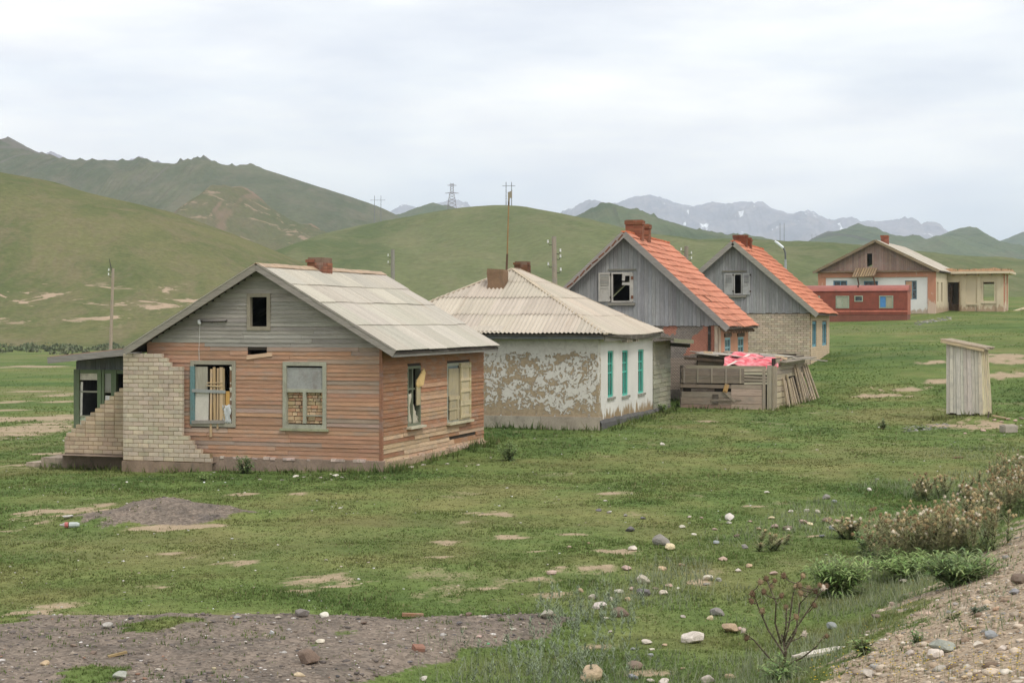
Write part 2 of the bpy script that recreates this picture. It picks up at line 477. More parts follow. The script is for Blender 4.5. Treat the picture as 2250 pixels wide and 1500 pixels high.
def setup_patches():
    for (px, py, hw, hh) in PATCH:
        x, y = ground_at(px, py); _, y0 = ground_at(px, py + hh); _, y1 = ground_at(px, max(py - hh, 712))
        PW.append((x, y, hw / F * y, max(.12, (y1 - y0) / 2)))
setup_patches()
def sand(x, y):
    x = np.asarray(x, float); y = np.asarray(y, float)
    m = np.zeros_like(x)
    wob = 2.3 * (fbm(x * 1.9, y * 1.5, 31, 5, .66) - .5) + 1.3 * (fbm(x * 6.0, y * 5.0, 77, 4, .65) - .5)
    for (cx, cy, rx, ry) in PW:
        near = (np.abs(x - cx) < rx * 2.2) & (np.abs(y - cy) < ry * 2.2)
        if near.any():
            d = np.sqrt(((x[near] - cx) / rx) ** 2 + ((y[near] - cy) / ry) ** 2)
            m[near] = np.maximum(m[near], 1 - sstep(.45, 1.15, d * 1.12 + wob[near]))
    frag = .2 + .8 * sstep(.36, .54, fbm(x * 2.6 - y * .9, y * 1.3, 79, 5, .62))
    m = m * (frag + (1 - frag) * sstep(40, 50, y))
    m = np.maximum(m, .42 * sstep(.66, .78, fbm(x * .9, y * .6, 41, 5, .65)) * sstep(16, 20, y))
    return m
def ash(x, y):
    n = fbm(x * 1.8, y * 1.8, 51, 5, .6) - .5
    a = sstep(.30, .70, ash_front(x, y) + 1.0 * n + .35 * (fbm(x * 6, y * 6, 57, 3) - .5))
    a = a * (1 - .85 * sstep(.55, .66, fbm(x * 1.1, y * 1.6, 58, 4)) * sstep(1.0, 2.0, -x))
    d = np.sqrt(((x + 5.85) / 1.85) ** 2 + ((y - 28.0) / 1.3) ** 2)
    return np.maximum(a, 1 - sstep(.60, 1.05, d + .8 * n))
def embm(x, y):
    e = emb_e(x, y)
    n = fbm(x * .9, y * .9, 61, 5, .62) - .5 + .5 * (fbm(x * 3.5, y * 3.5, 62, 4, .6) - .5)
    return sstep(.30, 1.7, e + 2.8 * n) * (1 - sstep(55, 70, y))
def lush(x, y):
    """0 dry and yellow .. 1 deep green"""
    return np.clip(.5 + 1.5 * (fbm(x * .16, y * .13, 71, 4, .6) - .5) + .9 * (fbm(x * .9, y * .7, 72, 4, .6) - .5), 0, 1)
G_DRY, G_MID, G_DEEP = np.array([.215, .215, .080]), np.array([.142, .196, .056]), np.array([.086, .146, .040])
def grass_col(x, y):
    t = lush(x, y)[:, None]
    c = np.where(t < .5, G_DRY + (G_MID - G_DRY) * (t / .5), G_MID + (G_DEEP - G_MID) * ((t - .5) / .5))
    return c

def axis(segs):
    out = []
    for a, b, st in segs:
        n = max(1, int(round((b - a) / st))); out += list(np.linspace(a, b, n, endpoint=False))
    return out + [segs[-1][1]]
XS = axis([(-9000, -1500, 750), (-1500, -300, 100), (-300, -60, 12), (-60, -15, 1.2), (-15, 15, .16), (15, 24, .35), (24, 70, 1.5), (70, 300, 12), (300, 1500, 100), (1500, 9000, 750)])
YS = axis([(-2500, -200, 300), (-200, 0, 20), (0, 9, .8), (9, 34, .14), (34, 62, .25), (62, 110, .8), (110, 200, 2), (200, 500, 8), (500, 1500, 60), (1500, 13000, 700)])
gx, gy = np.meshgrid(XS, YS); gx = gx.ravel(); gy = gy.ravel()
gz = Z(gx, gy)
nx, ny = len(XS), len(YS)
ii, jj = np.meshgrid(np.arange(nx - 1), np.arange(ny - 1)); q = (jj * nx + ii).ravel()
GQ = np.stack([q, q + 1, q + nx + 1, q + nx], 1)

def ground_mat():
    m, nt, bs = mat_new("meadow_ground")
    p = pos(nt)
    at = nd(nt, "Attribute", attribute_name="tint").outputs['Color']
    mk = nd(nt, "SeparateColor"); nt.links.new(nd(nt, "Attribute", attribute_name="cover").outputs['Color'], mk.inputs[0])
    n1 = noise(nt, p, .35, 6, .6); n2 = noise(nt, p, 3.2, 6, .65); n3 = noise(nt, p, 17.0, 5, .65); n4 = noise(nt, p, 60.0, 3, .6)
    g = scalec(nt, at, rng_(nt, n3, .25, .75, .60, 1.15, False))
    g = scalec(nt, g, rng_(nt, n2, .3, .7, .82, 1.15, False))
    g = mixc(nt, rng_(nt, n2, .58, .78, 0, .4), g, (0.20, 0.18, 0.075, 1))
    far = mapping(nt, p, (.5, 1.6, 1))
    g = scalec(nt, g, rng_(nt, noise(nt, mapping(nt, p, (.6, 1.3, 1)), .55, 6, .68), .32, .68, .78, 1.2, False))
    g = mixc(nt, rng_(nt, noise(nt, far, .045, 6, .62), .5, .68, 0, .5), g, (0.20, 0.185, 0.09, 1))
    def cover(ch, lo, hi, k): return rng_(nt, mth(nt, 'ADD', ch, mth(nt, 'MULTIPLY', mth(nt, 'SUBTRACT', n3, .5), k)), lo, hi)
    vo = nd(nt, "TexVoronoi"); vo.inputs['Scale'].default_value = 26.0; nt.links.new(p, vo.inputs['Vector'])
    vs_ = nd(nt, "SeparateColor"); nt.links.new(vo.outputs['Color'], vs_.inputs[0])
    sandc = scalec(nt, mixc(nt, rng_(nt, n2, .35, .65), (0.43, 0.335, 0.225, 1), (0.34, 0.265, 0.175, 1)), rng_(nt, n4, .3, .7, .82, 1.1, False))
    ashc = mixc(nt, rng_(nt, n1, .4, .6), (0.215, 0.178, 0.142, 1), (0.145, 0.123, 0.102, 1))
    ashc = mixc(nt, rng_(nt, noise(nt, mapping(nt, p, (.8, 1.6, 1), (0, 0, .6)), .9, 5, .6), .54, .66, 0, .7), ashc, (0.085, 0.078, 0.075, 1))
    ashc = scalec(nt, mixc(nt, rng_(nt, n2, .35, .65), ashc, (0.225, 0.182, 0.145, 1)), rng_(nt, vs_.outputs[0], 0, 1, .68, 1.28, False))
    emc = mixc(nt, rng_(nt, n2, .35, .65), (0.42, 0.33, 0.235, 1), (0.33, 0.262, 0.19, 1))
    emc = scalec(nt, emc, rng_(nt, vs_.outputs[1], 0, 1, .68, 1.25, False))
    c = mixc(nt, cover(mk.outputs[0], .15, .80, 1.5), g, sandc)
    c = mixc(nt, cover(mk.outputs[1], .32, .6, 1.2), c, ashc)
    c = mixc(nt, cover(mk.outputs[2], .3, .65, 1.3), c, emc)
    nt.links.new(c, bs.inputs['Base Color']); bs.inputs['Roughness'].default_value = .97
    bs.inputs['Specular IOR Level'].default_value = 0.08
    bump(nt, bs, mth(nt, 'ADD', n3, mth(nt, 'MULTIPLY', vo.outputs['Distance'], .5)), .55, .03)
    return m
M_ground = ground_mat()
gm = npmesh("ground", np.stack([gx, gy, gz], 1), GQ, M_ground, grass_col(gx, gy), 4, True)
_a = gm.attributes.new("cover", 'FLOAT_COLOR', 'POINT')
_c = np.ones((len(gx), 4), np.float32); _c[:, 0] = sand(gx, gy); _c[:, 1] = ash(gx, gy); _c[:, 2] = embm(gx, gy)
_a.data.foreach_set("color", _c.ravel())
ground = tag(obj("ground", gm), "grassy valley floor with bare patches, clinker bank and gravel roadside slope", kind="structure")

# ------------------------------------------------------------------ hills
def hill_mat(name, cols, patch=None, patch_thr=.62, sc=1.0, streak=(1, 1, 1), snow=False, rock=None, pz=None):
    m, nt, bs = mat_new(name)
    p = pos(nt)
    a = noise(nt, mapping(nt, p, streak), .013 * sc, 7, .62, .6); b = noise(nt, mapping(nt, p, (streak[0], streak[1], streak[2] * .6)), .06 * sc, 7, .68, .4); c3 = noise(nt, p, .45 * sc, 5, .65)
    c = mixc(nt, rng_(nt, a, .40, .60), cols[0], cols[1])  # broad patches of grass tone, also imitating cloud shadow in the colour
    c = mixc(nt, rng_(nt, b, .42, .68, 0, .62), c, cols[2])
    c = scalec(nt, c, rng_(nt, c3, .3, .7, .80, 1.18, False))
    if patch:
        f = noise(nt, mapping(nt, p, (.7, .7, 3.2)), .060 * sc, 6, .66, .6)
        k = rng_(nt, f, patch_thr, patch_thr + .05, 0, .8)
        if pz:
            s_ = nd(nt, "SeparateXYZ"); nt.links.new(p, s_.inputs[0])
            k = mth(nt, 'MULTIPLY', k, mth(nt, 'MULTIPLY', rng_(nt, s_.outputs[2], pz[0], pz[0] + pz[2]), rng_(nt, s_.outputs[2], pz[1] - pz[2], pz[1], 1, 0)))
        c = mixc(nt, k, c, patch)
    if rock:
        nz = nd(nt, "SeparateXYZ"); nt.links.new(nd(nt, "NewGeometry").outputs['Normal'], nz.inputs[0])
        c = mixc(nt, rng_(nt, mth(nt, 'ADD', nz.outputs[2], mth(nt, 'MULTIPLY', b, .25)), .78, .92, .7, 0), c, rock)
        c = mixc(nt, rng_(nt, mth(nt, 'ADD', nd(nt, "Attribute", attribute_name="tint").outputs['Fac'], mth(nt, 'MULTIPLY', mth(nt, 'SUBTRACT', b, .5), .8)), .3, .6, 0, .9), c, rock)
    if snow:
        f = noise(nt, mapping(nt, p, (1.2, .6, .9)), .0105, 7, .66, .8)
        c = mixc(nt, rng_(nt, f, .615, .635), c, (.85, .86, .88, 1))
    nt.links.new(c, bs.inputs['Base Color']); bs.inputs['Roughness'].default_value = 1.0
    bs.inputs['Specular IOR Level'].default_value = 0.0
    bump(nt, bs, b, .4, 1.5 / sc)
    return m
HG = [(.135, .158, .055, 1), (.100, .138, .042, 1), (.180, .168, .080, 1)]
M_hillA = hill_mat("dry_grass_hillside", [(0.159, 0.157, 0.072, 1), (0.108, 0.127, 0.052, 1), (0.197, 0.162, 0.1, 1)], (.46, .34, .25, 1), .555, 2.0, (1.3, .6, .9), pz=(1.2, 11, 2.5))
M_hillB = hill_mat("upland_grass_rock", [(0.133, 0.14, 0.085, 1), (0.095, 0.109, 0.065, 1), (0.166, 0.149, 0.106, 1)], None, .6, .45, (2.0, .5, 1), rock=(.165, .15, .125, 1))
M_hillC = hill_mat("green_hillside", [(0.149, 0.166, 0.076, 1), (0.103, 0.128, 0.054, 1), (0.188, 0.18, 0.097, 1)], (.40, .32, .22, 1), .70, .9, (1.2, .45, .9))
M_hillP = hill_mat("eroded_red_hillside", [(0.135, 0.131, 0.067, 1), (0.102, 0.115, 0.052, 1), (0.16, 0.135, 0.086, 1)], (.32, .235, .17, 1), .575, 1.0, (1, 1, 1), rock=(.24, .17, .12, 1), pz=(36, 110, 8))
M_hillE = hill_mat("distant_green_hill", [(0.11, 0.138, 0.072, 1), (0.078, 0.106, 0.055, 1), (0.147, 0.143, 0.087, 1)], None, .6, .35, (1, 1, 2), rock=(.13, .125, .11, 1))
M_mount = hill_mat("haze_tinted_mountain_rock", [(.30, .285, .32, 1), (.22, .215, .25, 1), (.38, .335, .34, 1)], None, .6, .16, (1, 1, 1.5), snow=True)  # rock colour tinted blue to imitate the haze of distance

def hill(name, label, mat, crest, Yc, Yf, Yb, zf, rough=.06, crag=0.0, seed=1, p=1.25, ncol=200, nrow=46, fold=.35, crag_rng=None, tors=()):
    """crest: photo pixels of the sky line; the crest line stands at distance Yc, its foot at Yf"""
    cx = np.array([c[0] for c in crest], float); cy = np.array([c[1] for c in crest], float)
    px = np.linspace(cx[0], cx[-1], ncol)
    # smooth (cosine-free) interpolation of the crest
    py = np.interp(px, cx, cy)
    kw = 5 if crag else 9
    k = np.hanning(kw + 2)[1:-1]; k /= k.sum()
    py = np.convolve(np.pad(py, kw // 2, mode='edge'), k, 'valid')
    xc = (px - 1125) / F * Yc; zc = CZ + (HOR - py) / F * Yc
    if crag:
        w = np.ones_like(px) if crag_rng is None else np.interp(px, crag_rng[0], crag_rng[1])
        r = np.abs(fbm(px * .035, px * 0 + 2.2, seed + 40, 5, .62) - .5) * 2
        out = sstep(.50, .66, fbm(px * .022, px * 0 + 7.7, seed + 44, 3))
        jag = fbm(px * .16, px * 0 + 1.1, seed + 48, 4, .6)
        rocky = w * out
        zc = zc + crag * w * (.5 * (r - .25) + .9 * out * jag)
    else:
        rocky = px * 0
    for (tp, th, tw) in tors:            # rock tors standing on the ridge
        g = np.clip(1 - np.abs(px - tp) / tw, 0, 1)
        zc = zc + np.sqrt(g) * (.15 + 1.5 * np.abs(fbm(px * .30 + tp, px * 0 + 3.3, seed + 60, 3, .7) - .5) * 2) * th * 1.5 / F * Yc * (g > 0)
        rocky = np.maximum(rocky, (g > 0) * 1.0)
    t = np.concatenate([np.linspace(0, 1, nrow), np.linspace(1.06, 1.6, 8)])
    Xg = np.repeat(xc[None, :], len(t), 0); T = np.repeat(t[:, None], ncol, 1)
    Yg = np.where(T <= 1, Yf + (Yc - Yf) * T, Yc + (Yb - Yc) * (T - 1) / .6)
    zf = np.minimum(zf, Z(xc, xc * 0 + Yf) - .6)[None, :]
    H = np.maximum(zc - zf, .5)
    prof = np.where(T <= 1, np.sin(np.clip(T, 0, 1) * math.pi / 2) ** p, np.cos(np.clip((T - 1) / .6, 0, 1) * math.pi / 2) ** 1.2)
    sc = (Yc - Yf)
    n = fbm(Xg / sc * 3.0 + .4 * Yg / sc, Yg / sc * 1.4, seed, 5, .52) - .5
    fd = fbm(Xg / sc * 7.5 + 2.0 * Yg / sc, Yg / sc * 1.2, seed + 9, 4, .5) - .5
    env = np.sin(np.clip(T, 0, 1) * math.pi) * (T <= 1) * np.clip((1 - T) * 1.7, 0, 1)
    hp = prof + env * (fold * n + fold * .55 * fd)
    Zg = zf + H * hp - 1.0 * (T < 1e-6)
    # keep spurs in front of the ridge from rising above its sky line
    pyc = HOR - (zc - CZ) / Yc * F
    lim = CZ + (HOR - np.interp(Xg / np.maximum(Yg, 1) * F + 1125, px, pyc)) / F * Yg
    Zg = np.where(T < 1, np.minimum(Zg, lim - .02 * (1 - T) * H * (1.2 + 2 * n)), Zg)
    Zg = Zg + rough * sc * .02 * (fbm(Xg / sc * 24, Yg / sc * 24, seed + 3, 4) - .5) * np.clip(env * 2 + (T > .97) * .3, 0, 1)
    ii, jj = np.meshgrid(np.arange(ncol - 1), np.arange(len(t) - 1)); q = (jj * ncol + ii).ravel()
    Q = np.stack([q, q + 1, q + ncol + 1, q + ncol], 1)
    rk = (sstep(.86, .985, T + .10 * (fbm(Xg / sc * 18, Yg / sc * 18, seed + 5, 4) - .5)) * rocky[None, :]).ravel()
    me = npmesh(name, np.stack([Xg.ravel(), Yg.ravel(), Zg.ravel()], 1), Q, mat, np.repeat(rk[:, None], 3, 1), 4, True)
    return tag(obj(name, me), label, kind="structure")

hill("hill", "near dry-green hillside sloping down from the left edge", M_hillA,
     [(-420, 300), (-200, 338), (0, 378), (100, 396), (200, 425), (300, 449), (380, 467), (450, 491), (520, 517), (580, 541), (640, 568), (720, 600), (820, 640), (940, 690), (1050, 716)], 430, 255, 640, -1.4, .5, 0, 3, 1.45, 260, 80, .26)
hill("hill", "broad rounded green hill behind the white house under the pylon", M_hillC,
     [(520, 600), (590, 556), (640, 538), (700, 517), (780, 497), (860, 484), (940, 468), (1020, 455), (1090, 450), (1150, 454), (1220, 466), (1300, 484), (1380, 504), (1450, 517), (1540, 528), (1640, 527), (1720, 531), (1800, 532), (1900, 541), (2000, 551), (2120, 563), (2250, 572), (2500, 590), (2700, 600)], 800, 400, 1150, 5.5, .35, 0, 13, 1.15, 340, 80, .46)
hill("hill", "peaked hill with pink eroded scars left of centre", M_hillP,
     [(330, 560), (380, 468), (420, 437), (455, 418), (490, 405), (535, 418), (570, 437), (610, 466), (650, 488), (700, 506), (780, 522), (860, 560)], 1000, 760, 1250, 18, .5, 3, 23, 1.0, 140, 46, .30)
hill("hill", "high grassy ridge with rocky outcrops on the left skyline", M_hillB,
     [(-500, 260), (-250, 285), (0, 306), (30, 318), (70, 334), (140, 350), (200, 354), (290, 356), (312, 349), (335, 356), (385, 361), (400, 354), (445, 349), (470, 358), (520, 365), (555, 364), (620, 384), (700, 410), (770, 432), (830, 453), (862, 468), (920, 500), (1000, 540)], 1500, 900, 2000, 12, .4, 3.0, 33, 1.05, 900, 56, .42, ([-500, 0, 150, 560, 600, 1000], [1.2, 1, .8, .8, 0, 0]), [(16, 8, 10), (36, 6, 7), (62, 6, 8), (92, 6, 7), (112, 7, 9), (140, 5, 7), (178, 6, 6), (203, 6, 7), (268, 5, 7), (303, 8, 8), (318, 7, 8), (396, 7, 7), (412, 6, 6), (432, 8, 8), (450, 7, 7), (470, 5, 6), (510, 5, 5), (552, 7, 6), (-120, 10, 30), (-300, 12, 40)])
hill("hill", "small dark hill below the pylon on the skyline", M_hillE,
     [(840, 480), (890, 466), (930, 451), (952, 445), (975, 452), (1010, 462), (1080, 480)], 2100, 1500, 2500, 60, .08, 4, 43, 1.0, 90, 30, .3)
hill("hill", "green conical hill left of the distant blue mountains", M_hillE,
     [(1180, 510), (1255, 478), (1290, 463), (1320, 448), (1338, 444), (1356, 450), (1400, 463), (1480, 489), (1560, 513), (1600, 518), (1640, 516), (1680, 522), (1740, 540)], 1600, 1000, 2100, 25, .2, 4, 53, 1.0, 320, 40, .35)
hill("hill", "low peaked green hills on the right skyline", M_hillE,
     [(1690, 545), (1780, 528), (1830, 510), (1862, 503), (1882, 494), (1905, 499), (1935, 511), (1990, 524), (2010, 521), (2035, 526), (2080, 514), (2105, 504), (2130, 497), (2146, 500), (2165, 514), (2200, 531), (2250, 545), (2400, 560)], 2300, 1500, 2900, 45, .25, 7, 63, 1.0, 440, 40, .35)
hill("hill", "blue-green hill flank at the right edge of the skyline", M_hillE,
     [(2120, 560), (2195, 533), (2225, 522), (2250, 513), (2350, 480), (2500, 460), (2700, 500)], 3200, 2400, 4000, 60, .08, 4, 73, 1.0, 90, 30, .3)
hill("mountain", "pale blue far mountains with snow patches", M_mount,
     [(1100, 520), (1200, 490), (1255, 464), (1285, 453), (1330, 452), (1365, 447), (1395, 434), (1430, 430), (1460, 441), (1478, 449), (1540, 456), (1565, 450), (1610, 451), (1645, 450), (1668, 444), (1690, 458), (1735, 472), (1765, 466), (1800, 474), (1830, 486), (1900, 493), (1960, 488), (1990, 486), (2030, 497), (2060, 496), (2085, 514), (2200, 540)], 7200, 4800, 9000, 120, 1.6, 15, 83, 1.0, 620, 90, 1.0)
hill("mountain", "small pale mountain peeping behind the pylon hill", M_mount,
     [(820, 500), (865, 462), (890, 453), (930, 460), (960, 446), (985, 440), (1010, 446), (1030, 455), (1080, 490)], 7000, 5200, 8500, 250, .4, 25, 93, 1.0, 90, 30, .6)
hill("mountain", "grey jagged peaks peeping over the far left ridge", M_mount,
     [(-60, 360), (30, 318), (60, 322), (95, 340), (112, 331), (128, 337), (150, 356), (240, 380), (290, 350), (310, 347), (330, 352), (400, 390)], 3400, 2600, 4200, 150, .5, 22, 103, 1.0, 140, 30, .5)

# ------------------------------------------------------------------ the air
def haze():
    m = bpy.data.materials.new("pale_haze"); m.use_nodes = True
    nt = m.node_tree; nt.nodes.clear()
    out = nt.nodes.new("ShaderNodeOutputMaterial"); v = nt.nodes.new("ShaderNodeVolumePrincipled")
    v.inputs['Color'].default_value = (.76, .86, 1.0, 1)
    v.inputs['Density'].default_value = 1.45e-4
    v.inputs['Anisotropy'].default_value = 0.1
    nt.links.new(v.outputs[0], out.inputs['Volume'])
    b = MB().box(-9800, 9800, -2900, 13800, -4, 640)
    tag(b.build("haze", m), "thin pale summer haze over the valley", kind="stuff")
haze()
# ================================================================== building tools
class House:
    """origin: near right-hand ground corner; local X runs right along the front, Y back along the side"""
    def __init__(s, name, px, Y, theta, label, cat, group=None):
        s.th = math.radians(theta)
        s.O = ((px - 1125) / F * Y, Y)
        s.e = empty(name, (s.O[0], s.O[1], 0), -s.th, label, cat, group)
    def world(s, x, y):
        return s.O[0] + x * math.cos(s.th) + y * math.sin(s.th), s.O[1] - x * math.sin(s.th) + y * math.cos(s.th)
    def local(s, X, Y):
        dx, dy = X - s.O[0], Y - s.O[1]
        return dx * math.cos(s.th) - dy * math.sin(s.th), dx * math.sin(s.th) + dy * math.cos(s.th)

FOOT = []          # footprints kept free of grass: (house, x0, x1, y0, y1)

def fbox(mb, plane, u0, u1, d0, d1, z0, z1):
    """box on a wall plane: u along the wall, d outwards"""
    if plane == 'f': mb.box(u0, u1, -d0, -d1, z0, z1)
    else: mb.box(d0, d1, u0, u1, z0, z1)
    return mb
def pbox(name, parent, mat, plane, u0, u1, d0, d1, z0, z1, color=None, tilt=0.0):
    if plane == 'f': return box(name, parent, mat, u0, u1, -d1, -d0, z0, z1, color, (0, tilt, 0) if tilt else None)
    return box(name, parent, mat, d0, d1, u0, u1, z0, z1, color, (tilt, 0, 0) if tilt else None)

def wall_mesh(plane, u0, u1, zb, top, holes, d0, d1, breaks=()):
    """solid wall panel with rectangular openings; top(u) may slope"""
    mb = MB()
    us = sorted({u0, u1, *[b for b in breaks if u0 < b < u1], *[h[0] for h in holes], *[h[1] for h in holes]})
    for a, b in zip(us[:-1], us[1:]):
        m = (a + b) / 2
        hs = sorted([(h[2], h[3]) for h in holes if h[0] <= m <= h[1]])
        z = zb
        for (h0, h1) in hs:
            if h0 > z: fbox(mb, plane, a, b, d0, d1, z, h0)
            z = max(z, h1)
        ta, tb = top(a), top(b)
        P = []
        for zz in ((z, z), (ta, tb)):
            for (u, d, w) in ((a, d1, zz[0]), (b, d1, zz[1]), (b, d0, zz[1]), (a, d0, zz[0])):
                P.append((u, -d, w) if plane == 'f' else (d, u, w))
        if plane == 's': P = [P[i] for i in (3, 2, 1, 0, 7, 6, 5, 4)]
        mb.hexa(P)
    return mb

def spans(u0, u1, z0, z1, holes):
    """free stretches of a plank row"""
    segs = [(u0, u1)]
    for h in holes:
        if h[2] < z1 - .01 and h[3] > z0 + .01:
            n = []
            for a, b in segs:
                if h[1] <= a or h[0] >= b: n.append((a, b)); continue
                if h[0] - a > .05: n.append((a, h[0]))
                if b - h[1] > .05: n.append((h[1], b))
            segs = n
    return segs

def clap_mesh(mat):
    """clapboard, unit size: lower edge stands proud"""
    k = "clap_" + mat.name
    if k not in _unit:
        V = [(-.5, -.5, -.5), (.5, -.5, -.5), (.5, .5, -.5), (-.5, .5, -.5), (-.5, .05, .5), (.5, .05, .5), (.5, .5, .5), (-.5, .5, .5)]
        _unit[k] = pymesh(k, V, CUBE_F, mat)
    return _unit[k]
def clap(parent, plane, mat, a, b, z0, z1, d, color, tilt=0.0, name="plank"):
    c, l = (a + b) / 2, b - a
    if plane == 'f':
        return obj(name, clap_mesh(mat), parent, color, (c, -d / 2 - .002, (z0 + z1) / 2), (0, tilt, 0), (l, d, z1 - z0))
    return obj(name, clap_mesh(mat), parent, color, (d / 2 + .002, c, (z0 + z1) / 2), (0, tilt, math.pi / 2), (l, d, z1 - z0))

def plank_wall(parent, plane, mat, u0, u1, zb, ztop, pitch, holes, colfn, edge=None, maxlen=2.6, d=.024, skip=None):
    z = zb; r = 0
    while z < ztop - .02:
        z1 = min(z + pitch + .006, ztop)
        a0, b0 = (u0, u1) if edge is None else edge((z + z1) / 2)
        if b0 - a0 < .1: break
        for (a, b) in spans(a0, b0, z, z1, holes):
            cuts = [a]
            while b - cuts[-1] > maxlen:
                cuts.append(cuts[-1] + random.uniform(.5, .95) * maxlen)
            if b - cuts[-1] < .25 and len(cuts) > 1: cuts.pop()
            cuts.append(b)
            for p, q in zip(cuts[:-1], cuts[1:]):
                if skip and skip((p + q) / 2, z): continue
                dz = random.uniform(-.004, .004)
                clap(parent, plane, mat, p + random.uniform(.001, .004), q - random.uniform(.001, .004), z + dz, z1 + dz + .004, d * random.uniform(.85, 1.35),
                     colfn((p + q) / 2, z), random.uniform(-.0022, .0022) / max(1, (q - p) / 1.5))
        z += pitch; r += 1

# bricks ------------------------------------------------------------------
def brick_mesh(l, w, h, mat, bev=.006):
    k = ("brick", round(l, 3), round(w, 3), round(h, 3), mat.name)
    if k not in _unit:
        b = min(bev, l * .2, h * .2)
        V, Fc = [], []
        for sx in (-1, 1):
            for sy in (-1, 1):
                for sz in (-1, 1):
                    X, Y, Z_ = sx * l / 2, sy * w / 2, sz * h / 2
                    V += [(X - sx * b, Y, Z_ - sz * b)]
        # chamfer only on the face: inner front rectangle plus the full body behind it
        fr = [(-l / 2 + b, -w / 2, -h / 2 + b), (l / 2 - b, -w / 2, -h / 2 + b), (l / 2 - b, -w / 2, h / 2 - b), (-l / 2 + b, -w / 2, h / 2 - b)]
        bk = [(-l / 2, -w / 2 + b, -h / 2), (l / 2, -w / 2 + b, -h / 2), (l / 2, -w / 2 + b, h / 2), (-l / 2, -w / 2 + b, h / 2)]
        en = [(-l / 2, w / 2, -h / 2), (l / 2, w / 2, -h / 2), (l / 2, w / 2, h / 2), (-l / 2, w / 2, h / 2)]
        V = fr + bk + en
        Fc = [(0, 1, 2, 3)] + [(4 + i, 4 + (i + 1) % 4, (i + 1) % 4, i) for i in range(4)] + [(8 + i, 8 + (i + 1) % 4, 4 + (i + 1) % 4, 4 + i) for i in range(4)] + [(11, 10, 9, 8)]
        _unit[k] = pymesh("brick", V, Fc, mat)
    return _unit[k]

def brick_rows(u0f, u1f, z0, z1, L, H, j):
    """(u0, u1, z0) of every brick of a running-bond panel with ragged ends"""
    out = []; z = z0; r = 0
    while z + H <= z1 + .02:
        a, b = u0f(z + H / 2), u1f(z + H / 2)
        u = a; first = True
        if b - a > .06:
            while u < b - .05:
                l = L * (.5 if (first and r % 2) else 1.0)
                e = min(u + l, b)
                if e - u > .05: out.append((u, e, z))
                u = e + j; first = False
        z += H + j; r += 1
    return out
def lay_bricks(parent, plane, mat, lst, H, w, d, col, keep=None):
    """bricks as single objects; returns those refused by keep"""
    rest = []
    for (a, b, z) in lst:
        if keep and not keep(a, b, z): rest.append((a, b, z)); continue
        l = round((b - a) / .02) * .02
        c = jit(col, .10, .035)
        o = obj("brick", brick_mesh(l, w, H, mat), parent, c)
        o.scale = ((b - a) / l, 1, 1)
        dd = d + random.uniform(-.003, .003)
        if plane == 'f': o.location = ((a + b) / 2, -dd + w / 2, z + H / 2)
        else: o.location = (dd - w / 2, (a + b) / 2, z + H / 2); o.rotation_euler = (0, 0, math.pi / 2)
    return rest
def join_bricks(parent, plane, mat, lst, H, w, d, col, name="brick"):
    mb = MB()
    for (a, b, z) in lst:
        dd = d + random.uniform(-.003, .003)
        fbox(mb, plane, a, b, dd - w, dd, z, z + H)
    o = mb.build(name, mat, parent, col); o["kind"] = "stuff"
    return o

# corrugated sheets ---------------------------------------------------------
def clip_convex(bm, poly):
    """keep the part of bm inside a convex polygon in its XY plane (counter-clockwise)"""
    n = len(poly)
    for i in range(n):
        a, b = Vector((*poly[i], 0)), Vector((*poly[(i + 1) % n], 0))
        no = (b - a).cross(Vector((0, 0, 1)))
        bmesh.ops.bisect_plane(bm, geom=bm.verts[:] + bm.edges[:] + bm.faces[:], plane_co=a, plane_no=no, clear_outer=True, dist=1e-5)

def sheet_roof(parent, mat, O, U, V, ulen, rows, poly, wsheet, pitch, amp, col, name="roof_sheet", seg=4, lap=.10, sag=None):
    """courses of corrugated sheets on a sloping plane. O eave corner, U along the eave, V up the slope (unit vectors).
       rows: v positions from the eave to the top; poly: outline in (u, v)"""
    O, U, V = Vector(O), Vector(U).normalized(), Vector(V).normalized()
    N = U.cross(V).normalized()
    M = Matrix((U, V, N)).transposed().to_4x4(); M.translation = O
    k = 0
    for r in range(len(rows) - 1):
        v0, v1 = rows[r], rows[r + 1] + (lap if r < len(rows) - 2 else 0)
        off = -random.uniform(0, .25) * wsheet
        u = off
        while u < ulen:
            a, b = max(u, 0), min(u + wsheet, ulen)
            u += wsheet
            if b - a < .08: continue
            bm = bmesh.new()
            n = max(2, int((b - a) / pitch * seg))
            nv = 3
            dv = random.uniform(-.02, .02)
            ds = random.uniform(0, .008)
            grid = []
            for jv in range(nv + 1):
                row = []
                vv = v0 + dv * (jv == 0) * (1 if r else .6) + (v1 - v0) * jv / nv
                for i in range(n + 1):
                    uu = a + (b - a) * i / n
                    w = amp * math.cos(2 * math.pi * uu / pitch) + .022 * (1 - jv / nv) + ds + .004 * math.sin(uu * 3 + vv * 5)
                    row.append(bm.verts.new((uu, vv, w)))
                grid.append(row)
            for jv in range(nv):
                for i in range(n):
                    bm.faces.new((grid[jv][i], grid[jv][i + 1], grid[jv + 1][i + 1], grid[jv + 1][i]))
            if poly: clip_convex(bm, poly)
            if len(bm.faces) == 0: bm.free(); continue
            # thickness
            ex = bmesh.ops.extrude_face_region(bm, geom=bm.faces[:])
            for e_ in ex['geom']:
                if isinstance(e_, bmesh.types.BMVert): e_.co.z += .008
            if sag:
                for v_ in bm.verts: v_.co.z += sag(v_.co.x, v_.co.y)
            bmesh.ops.recalc_face_normals(bm, faces=bm.faces[:])
            me = bpy.data.meshes.new(name); bm.to_mesh(me); bm.free(); me.materials.append(mat)
            o = obj(name, me, parent, jit(col, .05, .015)); o.matrix_local = M
            k += 1
    return k

